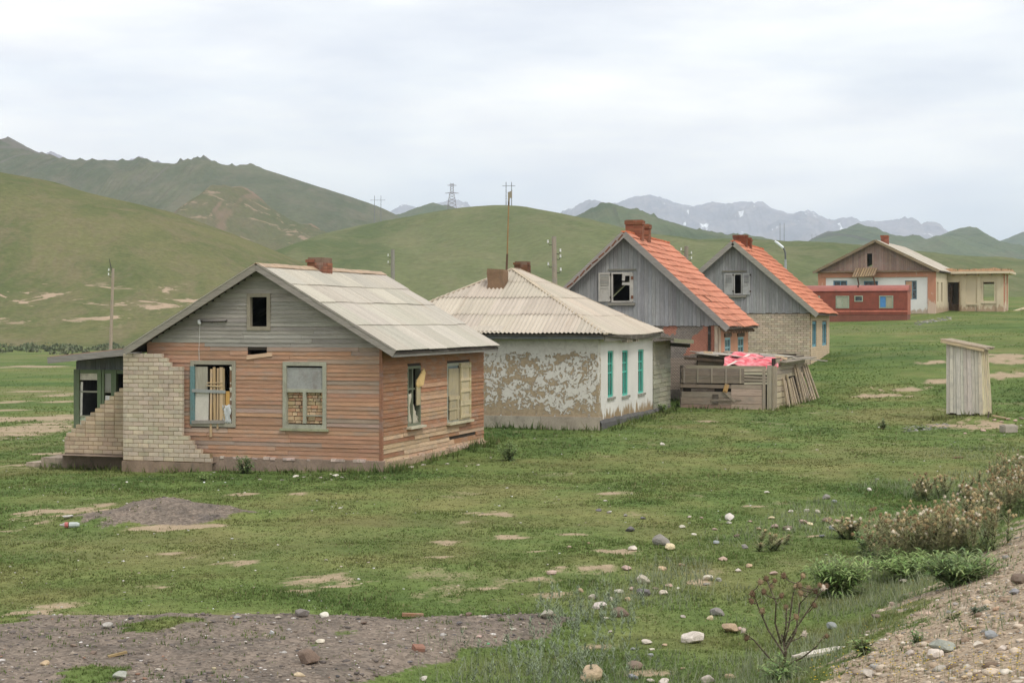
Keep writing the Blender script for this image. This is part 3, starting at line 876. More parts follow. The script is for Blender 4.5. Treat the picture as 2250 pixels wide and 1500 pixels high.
def beam(name, parent, mat, a, b, w, h, color=None, up=(0, 0, 1)):
    """straight timber from a to b, w wide, h high"""
    a, b = Vector(a), Vector(b); d = b - a; L = d.length; d.normalize()
    s = d.cross(Vector(up))
    if s.length < 1e-4: s = Vector((1, 0, 0))
    s.normalize(); t = s.cross(d)
    M = Matrix((d * L, s * w, t * h)).transposed().to_4x4(); M.translation = (a + b) / 2
    o = obj(name, unit_cube(mat), parent, color); o.matrix_local = M
    return o

def window(parent, plane, u0, u1, z0, z1, d, fw, col, mull=(), rails=(), glass=True, gcol=None, name="window", inset=.06, sill=None, sillcol=None, frame_d=.07):
    """casement: frame mesh with panes, mullions and sill as sub-parts"""
    mb = MB()
    for (a, b, c, e) in ((u0, u1, z1 - fw, z1), (u0, u1, z0, z0 + fw), (u0, u0 + fw, z0 + fw, z1 - fw), (u1 - fw, u1, z0 + fw, z1 - fw)):
        fbox(mb, plane, a, b, d - frame_d, d, c, e)
    w = mb.build(name, M_paint, parent, col)
    for t in mull: pbox("mullion", w, M_paint, plane, u0 + t * (u1 - u0) - fw * .4, u0 + t * (u1 - u0) + fw * .4, d - frame_d + .012, d - .012, z0 + fw, z1 - fw, col)
    for t in rails: pbox("glazing_bar", w, M_paint, plane, u0 + fw, u1 - fw, d - frame_d + .018, d - .018, z0 + t * (z1 - z0) - fw * .35, z0 + t * (z1 - z0) + fw * .35, col)
    if glass: pbox("pane", w, M_glass, plane, u0 + fw * .8, u1 - fw * .8, d - frame_d + .02, d - frame_d + .026, z0 + fw * .8, z1 - fw * .8, gcol)
    if sill: pbox("sill", w, M_paint, plane, u0 - .06, u1 + .06, d - .03, d + sill, z0 - .05, z0 + .004, sillcol or col)
    return w

def chimney(parent, x, y, z0, z1, sx, sy, col, name="chimney", cap=True, plaster=False, broken=.5):
    core = MB().box(x - sx / 2 + .015, x + sx / 2 - .015, y - sy / 2 + .015, y + sy / 2 - .015, z0, z1 - .03).build(name, M_mortar, parent, S(120, 100, 85))
    H = .075; z = z0; r = 0
    if plaster: return core
    while z + H < z1:
        g = .03 if (cap and z1 - z < .2) else 0
        n = 2
        last = z + 2 * H >= z1
        for s in (-1, 1):
            for k in range(n):
                if last and random.random() < broken: continue
                a = x - sx / 2 - g + k * (sx + 2 * g) / n; b = a + (sx + 2 * g) / n - .008
                if r % 2: a, b = a, b
                box("brick", core, M_brick, a, b, y + s * (sy / 2 + g) - (.05 if s > 0 else 0), y + s * (sy / 2 + g) + (.05 if s < 0 else 0), z, z + H - .01, jit(col, .25, .06))
                a = y - sy / 2 - g + .055 + k * (sy + 2 * g - .11) / n; b = a + (sy + 2 * g - .11) / n - .008
                box("brick", core, M_brick, x + s * (sx / 2 + g) - (.05 if s > 0 else 0), x + s * (sx / 2 + g) + (.05 if s < 0 else 0), a, b, z, z + H - .01, jit(col, .25, .06))
        z += H; r += 1
    return core
# ================================================================== clapboard house (nearest)
def house1():
    h = House("clapboard_house", 838, 36.75, 17.7, "nearest abandoned house, red-brown clapboards, pale sheet roof, broken brick facing", "house")
    e = h.e
    W, L = 5.8, 6.95
    RX, RZ, SL = -2.87, 4.50, .582
    FOOT.append((h, -6.4, .15, -.25, 7.1)); FOOT.append((h, -8.5, -6.3, .5, 3.6))
    top = lambda u: RZ - .06 - SL * abs(u - RX)
    red, grey = S(170, 132, 107, 1.14), S(150, 145, 136, 1.14)
    red2 = S(156, 114, 86, 1.12)
    tan = S(190, 162, 132, 1.1)
    # openings (u0,u1,z0,z1)
    w1, w2, att, gap = (-4.65, -3.55, .88, 2.29), (-2.34, -1.32, .90, 2.28), (-3.22, -2.70, 3.12, 3.79), (-3.24, -2.76, 2.475, 2.60)
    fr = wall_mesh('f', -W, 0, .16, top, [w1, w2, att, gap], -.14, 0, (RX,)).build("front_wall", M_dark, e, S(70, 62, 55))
    def colf(u, z):
        lim = 2.60 + (.10 if u < -3.3 else 0) + (.0 if u > -2.7 else -.02)
        if z > lim: return jit(grey, .08, .02)
        if random.random() < .22: return jit(tuple(.5 * (a + b) for a, b in zip(red, grey)), .1, .03)
        return jit(red, .08, .03)
    def edge(z):
        half = (RZ - .10 - z) / SL
        return max(-W, RX - half), min(0, RX + half)
    gap_hole = (-3.24, -2.76, 2.48, 2.595)
    plank_wall(fr, 'f', M_plank_h, -W, 0, .17, 4.42, .0925, [w1, w2, att, gap_hole], colf, lambda z: edge(z - .04), 2.5)
    clap(fr, 'f', M_plank_h, -3.26, -2.62, 2.42, 2.51, .05, jit(tan), -.12)          # sprung board under the gap
    # right-hand wall
    s1, s2 = (1.51, 2.36, .83, 2.21), (4.16, 5.84, .76, 2.21)
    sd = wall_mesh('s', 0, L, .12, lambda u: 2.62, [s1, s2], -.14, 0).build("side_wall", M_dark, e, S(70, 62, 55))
    def cols(u, z):
        t = random.random()
        if z < .75 - .05 * u and t < .8: return jit(tan, .12, .04)
        if u > 2.3 and u < 5.5 and z < 1.7 and t < .6: return jit(tuple(.5 * a + .5 * b for a, b in zip(tan, red2)), .12, .04)
        return jit(red2, .09, .03)
    plank_wall(sd, 's', M_plank_h, 0, L, .13, 2.60, .0975, [s1, s2], cols, None, 2.4, .032, lambda u, z: (4.6 < u < 6.4 and .30 < z < .42) or random.random() < .01)
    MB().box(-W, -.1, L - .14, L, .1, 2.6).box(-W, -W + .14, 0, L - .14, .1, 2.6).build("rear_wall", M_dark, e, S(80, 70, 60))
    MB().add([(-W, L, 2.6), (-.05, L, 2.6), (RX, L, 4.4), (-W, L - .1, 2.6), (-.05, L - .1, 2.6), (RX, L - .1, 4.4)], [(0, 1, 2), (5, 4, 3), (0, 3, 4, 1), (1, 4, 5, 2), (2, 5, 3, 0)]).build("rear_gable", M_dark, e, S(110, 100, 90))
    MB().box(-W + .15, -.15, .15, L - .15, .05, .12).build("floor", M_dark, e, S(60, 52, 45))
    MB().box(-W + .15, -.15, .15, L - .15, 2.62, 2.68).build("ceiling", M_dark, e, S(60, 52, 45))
    box("corner_board", e, M_plank_v, -.035, .032, -.036, .05, .17, 2.66, S(140, 100, 78, 1.3))
    # plinth of lumpy concrete
    def plinth(u0, u1, plane, d, z0, ztop, seed):
        n = max(4, int((u1 - u0) / .16)); V, Fc = [], []
        for i in range(n + 1):
            u = u0 + (u1 - u0) * i / n
            f = float(fbm(np.array([u * 3.1]), np.array([seed * 1.0]), seed)[0]) - .5
            f2 = float(fbm(np.array([u * 7.3]), np.array([seed * 2.0]), seed)[0]) - .5
            for (dd, zz) in ((d + .07 * f, z0), (d + .06 * f2, (z0 + ztop) / 2), (d - .01 + .05 * f, ztop - .02 + .03 * f2), (-.02, ztop + .01 * f2)):
                V.append((u, -dd, zz) if plane == 'f' else (dd, u, zz))
        for i in range(n):
            for k in range(3):
                a = i * 4 + k; Fc.append((a, a + 4, a + 5, a + 1) if plane == 'f' else (a, a + 4, a + 5, a + 1))
        return pymesh("plinth", V, Fc, M_concrete)
    obj("plinth", plinth(-4.4, .12, 'f', .10, -.4, .19, 5), e, S(140, 122, 108, .9))
    obj("plinth", plinth(-.1, L + .1, 's', .12, -.4, .15, 8), e, S(178, 155, 130, .95))
    for i in range(26):            # crumbled mortar and stones on the ledge
        u = random.uniform(.1, L); box("ledge_stone", e, M_stone, .02, .02 + random.uniform(.05, .12), u, u + random.uniform(.08, .25), .10, .10 + random.uniform(.03, .09), jit(S(196, 170, 150), .15), (random.uniform(-.1, .1), random.uniform(-.15, .1), random.uniform(-.2, .2)))
    for i in range(16):
        u = random.uniform(-4.0, 0); box("ledge_stone", e, M_stone, u, u + random.uniform(.06, .2), -.1, -.02, .14, .14 + random.uniform(.03, .07), jit(S(190, 172, 160), .15), (0, 0, random.uniform(-.2, .2)))
    box("footing_slab", e, M_concrete, -.35, .1, L, L + .75, -.2, .04, S(175, 155, 135))

    # ---- brick facing that has fallen away on the right
    bcol = S(186, 172, 152, 1.08)
    mc = S(150, 130, 100, .95)
    def r1(z):
        if z > 2.44: return -5.30
        if z > 2.34: return -5.16
        if z > 2.24: return -5.08
        if z > .62: return -4.78
        if z > .52: return -4.62
        if z > .42: return -4.50
        if z > .33: return -4.46
        if z > .22: return -4.30
        return -4.05
    bw = MB()
    for k in range(26):
        z = .06 + k * .098
        if z > 2.50: break
        bw.box(-6.285, r1(z + .045) - .015, -.215, -.12, z - .01, min(z + .094, 2.5))
    brk = bw.build("brick_facing", M_mortar, e, mc)
    lst = brick_rows(lambda z: -6.30, r1, .06, 2.53, .25, .087, .011)
    lay_bricks(brk, 'f', M_brick, lst, .087, .10, .228, bcol)
    obj("plinth", plinth(-6.32, -4.0, 'f', .26, -.5, .06, 15), e, S(150, 130, 112, .85))
    # return of the facing and the lower porch wall
    PY = .70
    box("facing_return", e, M_mortar, -6.297, -6.17, -.12, PY, -.45, 2.46, mc)
    def l2(z):
        if z <= .52: return -8.44
        return math.floor((-8.44 + (z - .50) / (1.30 / 1.72) + 6.31) / .13) * .13 - 6.31 + .13
    bw = MB()
    for k in range(26):
        z = .10 + k * .098
        if l2(z + .045) > -6.4: break
        bw.box(l2(z + .045) + .012, -6.31, PY + .012, PY + .20, z - .01, z + .092)
    bl = bw.build("porch_brick_wall", M_mortar, e, mc)
    lst = brick_rows(l2, lambda z: -6.315, .10, 2.1, .25, .087, .011)
    lay_bricks(bl, 'f', M_brick, lst, .087, .11, -PY, S(172, 155, 131, 1.12))
    for (a, b, z) in [(-8.03, -7.81, .75), (-8.36, -8.16, .50), (-7.9, -7.7, .86)]:      # loose bricks left on the broken edge
        box("loose_brick", bl, M_brick, a, b, PY + .02, PY + .13, z, z + .085, jit(S(170, 178, 165), .1), (0, .06, .15))
    obj("plinth", plinth(-8.46, -6.3, 'f', -PY + .06, -.7, .10, 25), e, S(150, 132, 116, .85))
    MB().box(-8.44, -6.32, PY, PY + 2.6, -.5, .09).build("porch_floor", M_concrete, e, S(120, 108, 96))
    box("doorstep", e, M_concrete, -9.15, -8.45, .8, 1.9, -.6, -.04, S(165, 150, 134)); box("doorstep", e, M_concrete, -9.6, -9.16, .85, 1.8, -.6, -.17, S(168, 152, 136))
    # ---- glazed porch
    GY = 1.0
    gcol = S(104, 118, 92, 1.15)
    pr = MB().box(-8.35, -6.32, GY + .1, GY + .16, 2.06, 2.40).box(-8.35, -8.29, GY + .16, 3.4, .1, 2.36).box(-8.28, -6.32, 3.34, 3.4, .1, 2.4).build("porch_wall", M_plank_v, e, S(104, 106, 108, 1.1))
    for i in range(15):
        x = -8.36 + i * .1345; box("board", pr, M_plank_v, x, x + .13, GY + .075, GY + .10, 2.04, 2.28 + .13 * i / 12, jit(S(108, 110, 114, 1.1), .1))
    for (a, b) in ((-8.38, -8.23), (-7.735, -7.63), (-7.61, -7.55), (-7.36, -7.22)):
        box("porch_post", e, M_paint, a, b, GY, GY + .10, .09, 2.08, jit(gcol, .06))
    box("porch_rail", e, M_paint, -8.23, -6.36, GY + .02, GY + .09, 1.99, 2.08, gcol)
    box("porch_rail", e, M_paint, -8.23, -7.735, GY + .02, GY + .08, .94, .98, S(150, 150, 130))
    box("porch_rail", e, M_paint, -8.23, -6.36, GY + .03, GY + .08, 1.53, 1.57, S(150, 150, 135))
    box("porch_panel", e, M_paint, -8.23, -7.735, GY + .045, GY + .07, .09, .94, S(172, 180, 156, 1.15))
    box("porch_panel", e, M_paint, -8.23, -7.735, GY + .045, GY + .07, 1.83, 1.99, S(190, 184, 170, 1.2))
    box("porch_panel", e, M_paint, -7.55, -7.36, GY + .045, GY + .07, 1.57, 1.99, S(150, 150, 142, 1.1))
    box("porch_panel", e, M_cloth, -7.55, -7.36, GY + .045, GY + .07, .96, 1.46, S(214, 212, 206, 1.2), (0, .04, 0))
    box("porch_panel", e, M_paint, -7.55, -7.36, GY + .06, GY + .08, .09, .96, S(172, 160, 140, 1.1))
    box("porch_panel", e, M_cloth, -8.23, -8.17, GY + .05, GY + .065, .98, 1.78, S(214, 210, 200, 1.2), (0, .03, 0))
    # ---- porch roof
    prf = MB().hexa([(-8.62, .35, 2.37), (-6.18, .35, 2.62), (-6.18, 3.8, 2.62), (-8.62, 3.8, 2.37), (-8.62, .35, 2.405), (-6.18, .35, 2.655), (-6.18, 3.8, 2.655), (-8.62, 3.8, 2.405)]).build("porch_roof", M_metal, e, S(150, 120, 100))
    beam("barge_board", prf, M_plank_h, (-8.66, .33, 2.31), (-6.14, .33, 2.56), .03, .15, S(140, 136, 130, 1.1))
    for i in range(9): box("rusty_scrap", prf, M_metal, -7.9 + i * .17, -7.76 + i * .17, .4, .9, 2.455 + i * .017, 2.47 + i * .017, jit(S(176, 110, 78), .25), (0, -.1, random.uniform(-.2, .2)))

    # ---- main roof
    roof = MB()
    for (x0, z0, sgn) in ((.41, 2.575, 1), (-6.16, 2.575, -1)):
        roof.hexa([(x0, -.30, z0 - .05), (RX, -.30, RZ - .05), (RX, L + .06, RZ - .05), (x0, L + .06, z0 - .05), (x0, -.30, z0 - .015), (RX, -.30, RZ - .015), (RX, L + .06, RZ - .015), (x0, L + .06, z0 - .015)])
    ro = roof.build("roof", M_wood, e, S(70, 62, 55))
    sl = math.hypot(3.28, 1.91)
    rows = [0, sl * .285, sl * .555, sl * .765, sl]
    sheet_roof(ro, M_sheet, (.43, -.36, 2.585), (0, 1, 0), (-3.28, 0, 1.91), L + .46, rows, None, 1.12, .098, .010, S(190, 184, 170, .97), lap=.12)
    sheet_roof(ro, M_sheet, (-6.18, L + .10, 2.585), (0, -1, 0), (3.28, 0, 1.91), L + .46, [0, sl * .5, sl], None, 1.12, .13, .013, S(196, 190, 176, .97), seg=3)
    cap = MB()
    for i in range(9):
        y0 = -.36 + i * .82; y1 = min(y0 + .86, L + .1)
        for s in (-1, 1):
            z = RZ + .035 + .008 * (i % 2)
            cap.hexa([(RX, y0, z), (RX + s * .16, y0, z - .085), (RX + s * .16, y1, z - .085), (RX, y1, z), (RX, y0, z + .012), (RX + s * .16, y0, z - .073), (RX + s * .16, y1, z - .073), (RX, y1, z + .012)])
    cap.build("ridge_cap", M_metal, ro, S(165, 142, 116))
    bcl = S(144, 137, 128, 1.1)
    for (xa, za) in ((.44, 2.545), (-6.20, 2.545)):
        beam("barge_board", ro, M_plank_h, (xa, -.33, za), (RX, -.33, RZ - .035), .032, .17, jit(bcl, .05), up=(0, 1, 0) if False else (0, 0, 1))
    box("fascia_board", ro, M_plank_h, .36, .395, -.30, L + .08, 2.46, 2.57, S(130, 126, 120))
    chimney(e, RX + .05, 3.0, 4.28, 4.80, .40, .62, S(124, 82, 64, 1.15), broken=.4)

    # ---- openings in the front
    fc = S(156, 155, 138, 1.1)
    a = window(e, 'f', att[0] - .03, att[1] + .03, att[2] - .08, att[3] + .08, .045, .085, S(140, 132, 116, 1.1), glass=False, frame_d=.12)
    w = window(e, 'f', w2[0] - .02, w2[1] + .02, w2[2] - .05, w2[3] + .06, .05, .09, fc, glass=False, sill=.03, sillcol=S(150, 150, 122), frame_d=.12)
    pbox("head_panel", w, M_metal, 'f', w2[0] + .06, w2[1] - .06, -.02, .012, 1.72, 2.21, S(134, 134, 130, 1.25))
    pbox("transom", w, M_paint, 'f', w2[0] + .06, w2[1] - .06, -.04, .035, 1.66, 1.735, fc)
    pbox("mullion", w, M_paint, 'f', -1.875, -1.80, -.04, .032, .97, 1.66, fc)
    pbox("glazing_bar", w, M_paint, 'f', -1.80, -1.39, -.03, .02, 1.13, 1.155, S(160, 158, 140))
    z = .97
    while z < 1.64:                                      # opening walled up with odd bricks
        hh = random.uniform(.06, .10); u = w2[0] + .07
        while u < w2[1] - .08:
            l = random.uniform(.10, .20); hi = min(u + l, w2[1] - .07)
            pbox("infill_brick", w, M_brick, 'f', u, hi - .012, -.13, -.055 + random.uniform(-.015, .012), z, min(z + hh - .01, 1.655) - random.uniform(0, .008), jit(random.choice([S(178, 150, 120, 1.2), S(180, 140, 112, 1.2), S(170, 150, 118, 1.2), S(184, 160, 130, 1.2)]), .12), random.uniform(-.05, .05))
            u = hi
        z += hh
    pbox("infill_mortar", w, M_mortar, 'f', w2[0] + .05, w2[1] - .05, -.14, -.10, .95, 1.67, S(130, 105, 80))
    pbox("flashing", w, M_metal, 'f', w2[0], w2[1] + .02, .02, .035, .80, .86, S(150, 146, 142, 1.1))
    # boarded-up window beside the brick facing
    w = window(e, 'f', w1[0] - .02, w1[1] + .02, w1[2] - .03, w1[3] + .06, .05, .09, S(150, 144, 128, 1.1), glass=False, frame_d=.12)
    pbox("blue_jamb", w, M_paint, 'f', w1[0] - .02, w1[0] + .085, .0, .062, .90, 2.22, S(96, 124, 124, 1.2))
    pbox("board", w, M_plank_v, 'f', w1[0] + .09, w1[0] + .40, -.01, .02, 1.68, 2.21, S(160, 154, 138, 1.15))
    pbox("board", w, M_cloth, 'f', w1[0] + .09, w1[0] + .43, -.01, .02, .98, 1.62, S(202, 196, 184, 1.1), .02)
    for (u, wd, z0, z1, c, t) in [(-4.17, .055, .62, 2.16, S(178, 152, 118, 1.2), .01), (-4.09, .06, .93, 2.2, S(186, 158, 122, 1.2), -.012), (-4.00, .045, .80, 2.18, S(170, 146, 112, 1.2), .006),
                                  (-3.93, .085, 1.0, 2.2, S(190, 162, 128, 1.2), .0), (-3.84, .04, .98, 2.18, S(165, 140, 108, 1.2), -.01)]:
        pbox("slat", w, M_plank_v, 'f', u, u + wd, .03, .052, z0, z1, jit(c, .08), t)
    pbox("cross_slat", w, M_plank_h, 'f', -4.26, -3.86, .053, .07, 1.76, 1.79, S(180, 158, 124, 1.2), .05)
    pbox("cross_slat", w, M_plank_h, 'f', -4.24, -3.84, .053, .07, 1.84, 1.862, S(186, 162, 128, 1.2), -.03)
    pbox("rail", w, M_paint, 'f', -4.62, -3.78, .03, .07, 1.62, 1.69, S(150, 152, 148, 1.1), .02)
    pbox("yellow_board", w, M_paint, 'f', -3.80, -3.66, -.03, .005, 1.22, 1.66, S(184, 146, 86, 1.2))
    pbox("sill", w, M_paint, 'f', -4.62, -3.80, .02, .085, .92, 1.00, S(146, 140, 132, 1.1), -.03)
    pbox("plank_edge", w, M_plank_v, 'f', -3.685, -3.62, .0, .02, .96, 2.2, S(140, 110, 85))
    V, Fc = [], []
    for i in range(6):
        for k in range(8):
            V.append((-3.84 + .19 * i / 5 + .015 * math.sin(k * 1.7), -.045 - .018 * math.sin(i * 2.1 + k * 1.3), .93 + .42 * k / 7 + .02 * math.sin(i * 1.9)))
    for i in range(5):
        for k in range(7): Fc.append((i * 8 + k, i * 8 + k + 1, (i + 1) * 8 + k + 1, (i + 1) * 8 + k))
    o = obj("plastic_sheet", pymesh("plastic_sheet", V, Fc, M_cloth, True), w, S(190, 192, 190, 1.1)); o.modifiers.new("thick", 'SOLIDIFY').thickness = .006
    for i in range(9):
        u = -3.66 + random.uniform(-.03, .03); zz = random.uniform(1.2, 2.15)
        pbox("torn_scrap", w, M_cloth, 'f', u, u + random.uniform(.02, .06), .0, .03, zz, zz + random.uniform(.03, .1), jit(S(205, 196, 180), .15), random.uniform(-.6, .6))
    # insulator bracket under the gable
    br = MB().tube([(-4.40, -.06, 3.23), (-3.75, -.06, 3.24)], .014).tube([(-4.15, -.06, 3.235), (-4.12, -.05, 3.19), (-4.09, -.06, 3.235)], .007).tube([(-3.76, -.01, 3.26), (-3.76, -.09, 3.24)], .02).tube([(-4.38, -.01, 3.26), (-4.38, -.09, 3.23)], .012).build("wire_bracket", M_metal, e, S(70, 64, 60))
    MB().tube([(-4.44, -.08, 3.27), (-4.42, -.08, 3.20), (-4.40, -.08, 3.17)], [.03, .045, .028], 10).build("insulator", M_cloth, br, S(225, 225, 222))
    MB().tube([(-4.43, -.035, 3.17), (-4.46, -.03, 2.6), (-4.45, -.035, 2.35)], .005, 5).build("hanging_wire", M_cloth, br, S(215, 212, 205))
    # ---- openings in the side
    gc = S(108, 112, 94, 1.1)
    w = window(e, 's', s1[0], s1[1], s1[2], s1[3], .03, .06, gc, mull=(.42,), rails=(.62,), glass=False, sill=.12, sillcol=S(190, 182, 160, 1.15), frame_d=.12)
    V, Fc = [], []
    for i in range(9):
        for k in range(9):
            t = i / 8; zt = 1.75 - .75 * t + (.12 if 2 < i < 5 else 0)
            V.append((-.03 + .03 * math.sin(i * 2.3 + k), s1[0] + .05 + .74 * t, .86 + (zt - .86) * k / 8))
    for i in range(8):
        for k in range(8): Fc.append((i * 9 + k, (i + 1) * 9 + k, (i + 1) * 9 + k + 1, i * 9 + k + 1))
    o = obj("plastic_sheet", pymesh("plastic_sheet", V, Fc, M_cloth, True), w, S(196, 188, 168, 1.1)); o.modifiers.new("thick", 'SOLIDIFY').thickness = .006
    pbox("leaning_board", w, M_plank_v, 's', 2.02, 2.26, .035, .06, 1.30, 1.9, S(176, 160, 126, 1.2), .02)
    me = pymesh("cut_board", [(.04, 2.02, 1.86), (.09, 2.34, 2.15), (.09, 2.46, 2.04), (.09, 2.32, 1.76), (.04, 2.10, 1.70), (.04, 2.00, 1.76), (.065, 2.02, 1.86), (.115, 2.34, 2.15), (.115, 2.46, 2.04), (.115, 2.32, 1.76), (.065, 2.10, 1.70), (.065, 2.00, 1.76)],
                [(5, 4, 3, 2, 1, 0), (6, 7, 8, 9, 10, 11)] + [(i, (i + 1) % 6, 6 + (i + 1) % 6, 6 + i) for i in range(6)], M_paint)
    obj("cut_board", me, w, S(198, 168, 116, 1.15))
    w = window(e, 's', s2[0], s2[1], s2[2], s2[3], .03, .07, S(150, 150, 135, 1.1), glass=False, sill=.10, sillcol=S(178, 168, 142, 1.15), frame_d=.12)
    ply = S(174, 160, 130, 1.15)
    pbox("head_panel", w, M_paint, 's', 4.22, 4.95, .0, .02, 2.06, 2.16, S(120, 132, 132))
    pbox("board", w, M_plank_v, 's', 4.24, 4.95, .02, .045, 1.40, 2.08, ply); pbox("board", w, M_plank_v, 's', 4.30, 4.95, .02, .05, .82, 1.36, jit(ply))
    pbox("batten", w, M_paint, 's', 4.24, 4.96, .045, .07, 1.31, 1.40, jit(ply)); pbox("batten", w, M_paint, 's', 4.24, 4.96, .045, .068, 1.06, 1.10, jit(ply)); pbox("batten", w, M_paint, 's', 4.80, 4.90, .045, .07, .84, 1.34, jit(ply))
    sh = pbox("shutter", w, M_plank_v, 's', 5.0, 5.80, .03, .06, .80, 2.20, jit(S(180, 166, 134, 1.15)))
    for zz in (.84, 1.14, 1.20, 1.47, 1.75, 2.08): pbox("batten", w, M_paint, 's', 5.0, 5.80, .06, .085, zz, zz + .065, jit(S(184, 170, 138, 1.15)))
    for uu in (5.0, 5.72): pbox("batten", w, M_paint, 's', uu, uu + .08, .06, .082, .8, 2.2, jit(S(172, 156, 122, 1.15)))
    return h
H1 = house1()
# ================================================================== whitewashed hip-roofed house
def house2():
    h = House("whitewashed_house", 1315, 47.5, 16, "whitewashed house with flaking front, turquoise windows and beige hipped roof", "house")
    e = h.e
    W, L = 7.0, 7.9
    FOOT.append((h, -7.1, .2, -.15, 11.2))
    MB().box(-W, 0, 0, .3, .50, 2.80).build("front_wall", M_peel, e)
    wins = [(1.20, 1.98, 1.00, 2.36), (3.18, 4.05, .96, 2.34), (5.55, 6.45, .93, 2.32)]
    wall_mesh('s', .3, L, .30, lambda u: 2.80, wins, -.3, 0).build("side_wall", M_lime, e)
    MB().box(-W, -.01, L - .3, L - .002, .3, 2.8).box(-W, -W + .3, .3, L - .3, .3, 2.8).build("rear_wall", M_lime, e)
    for i in range(4):
        a = -W - .05 + i * 1.79
        box("plinth_block", e, M_concrete, a, a + 1.78 if i < 3 else .05, -.06, .2, -.3, .505, jit(S(150, 142, 128, 1.25), .04))
    V, Fc = [], []
    n = 50
    for i in range(n + 1):
        u = -.06 + (11.1 + .06) * i / n; f = float(fbm(np.array([u * 2.]), np.array([1.]), 6)[0]) - .5
        zt = .42 - .012 * u + .10 * f
        for (d, z) in ((.12 + .08 * f, -.3), (.10 + .05 * f, zt - .08), (.045, zt), (-.02, zt + .01)): V.append((d, u, z))
    for i in range(n):
        for k in range(3): a = i * 4 + k; Fc.append((a, a + 4, a + 5, a + 1))
    obj("side_plinth", pymesh("side_plinth", V, Fc, M_concrete), e, S(96, 94, 92, 1.0))
    teal = S(84, 168, 150, 1.15)
    for (a, b, z0, z1) in wins:
        w = window(e, 's', a, b, z0, z1, -.03, .06, teal, mull=(.55,), rails=(.52, .72), gcol=None, sill=None)
        pbox("sill", w, M_concrete, 's', a - .08, b + .1, -.05, .05, z0 - .07, z0 - .002, S(150, 146, 135))
    # plank annex behind
    an = MB().box(-3.2, -.05, L + .02, 11.0, .2, 2.42).build("annex", M_dark, e, S(80, 78, 70))
    plank_wall(an, 's', M_plank_h, L + .02, 10.98, .22, 2.55, .155, [], lambda u, z: jit(S(142, 140, 122, 1.25), .12), None, 1.6, .03)
    anr = MB().hexa([(-3.4, L + .0, 2.95), (.62, L + .0, 2.62), (.75, 11.2, 2.50), (-3.4, 11.2, 2.85), (-3.4, L, 3.0), (.62, L, 2.67), (.75, 11.2, 2.55), (-3.4, 11.2, 2.9)]).build("annex_roof", M_wood, e, S(110, 104, 88))
    beam("rafter_end", anr, M_wood, (-.2, 11.0, 2.42), (.7, 11.0, 2.36), .12, .12, S(80, 76, 66)); beam("fascia_board", anr, M_plank_h, (.70, L + .1, 2.58), (.78, 11.22, 2.50), .03, .13, S(140, 140, 112))
    # hipped roof
    ov = .40
    x0, x1, y0, y1, ze = -W - ov, .33, -ov, L + .15, 2.87
    w = x1 - x0; half = w / 2; ln = y1 - y0
    rise = 1.96; sl = math.hypot(half, rise)
    xm = (x0 + x1) / 2
    deck = MB()
    A, B, C, D = (x0, y0, ze - .05), (x1 - .02, y0, ze - .05), (x1 - .02, y1, ze - .05), (x0, y1, ze - .05)
    ra, rb = (xm, y0 + half, ze + rise - .02), (xm, y1 - half, ze + rise - .02)
    ms = (x1 - .02, (y0 + y1) / 2, ze - .20); mt = (xm + half * .55, (y0 + y1) / 2, ze + rise * .45 - .10)
    deck.add([A, B, C, D, ra, rb, ms, mt], [(0, 1, 4), (1, 6, 7), (1, 7, 4), (6, 2, 7), (2, 5, 7), (7, 5, 4), (2, 3, 5), (3, 0, 4, 5), (3, 2, 6, 1, 0)])
    ro = deck.build("roof", M_wood, e, S(90, 84, 74))
    bc = S(196, 186, 170, .95)
    rows = [0, sl * .27, sl * .53, sl * .78, sl + .02]
    sheet_roof(ro, M_sheet, (x0, y0, ze), (1, 0, 0), (0, half, rise), w, rows, [(0, -.1), (w, -.1), (w, 0), (half, sl), (0, 0)], 1.0, .125, .021, bc, seg=6)
    sg = lambda u, v: -.10 * math.sin(min(1, max(0, u / ln)) * math.pi) * max(0, 1 - v / 2.0)
    sheet_roof(ro, M_sheet, (x1, y0, ze), (0, 1, 0), (-half, 0, rise), ln, rows, [(0, -.1), (ln, -.1), (ln, 0), (ln - half, sl), (half, sl), (0, 0)], 1.0, .125, .021, S(200, 189, 172, .95), seg=6, sag=sg)
    sheet_roof(ro, M_sheet, (x0, y1, ze), (0, -1, 0), (half, 0, rise), ln, [0, sl * .5, sl], [(0, -.1), (ln, -.1), (ln, 0), (ln - half, sl), (half, sl), (0, 0)], 1.0, .125, .02, bc, seg=3)
    sheet_roof(ro, M_sheet, (x1, y1, ze), (-1, 0, 0), (0, -half, rise), w, [0, sl * .5, sl], [(0, -.1), (w, -.1), (w, 0), (half, sl), (0, 0)], 1.0, .125, .02, bc, seg=3)
    up = Vector((0, 0, .045))
    for (p, q_) in ((B, ra), (A, ra), (ra, rb), (C, rb), (D, rb)):
        beam("hip_cap", ro, M_sheet, Vector(p) + up, Vector(q_) + up, .15, .03, S(186, 172, 150, .95))
    box("slipped_sheet", ro, M_sheet, -3.75, -2.75, -.36, -.05, 2.985, 3.02, bc, (.49, 0, 0))
    box("fascia_board", ro, M_plank_h, x0 + .1, x1 - .1, y0 + .06, y0 + .09, 2.72, 2.84, S(104, 108, 108)); box("fascia_board", ro, M_plank_h, x1 - .10, x1 - .07, y0 + .1, y1 - .1, 2.66, 2.80, S(120, 116, 104))
    box("soffit", ro, M_plank_h, x0 + .1, x1 - .1, y0 + .1, -.005, 2.79, 2.81, S(110, 112, 110)); box("soffit", ro, M_plank_h, .0, x1 - .11, 0, y1 - .1, 2.78, 2.80, S(110, 108, 100))
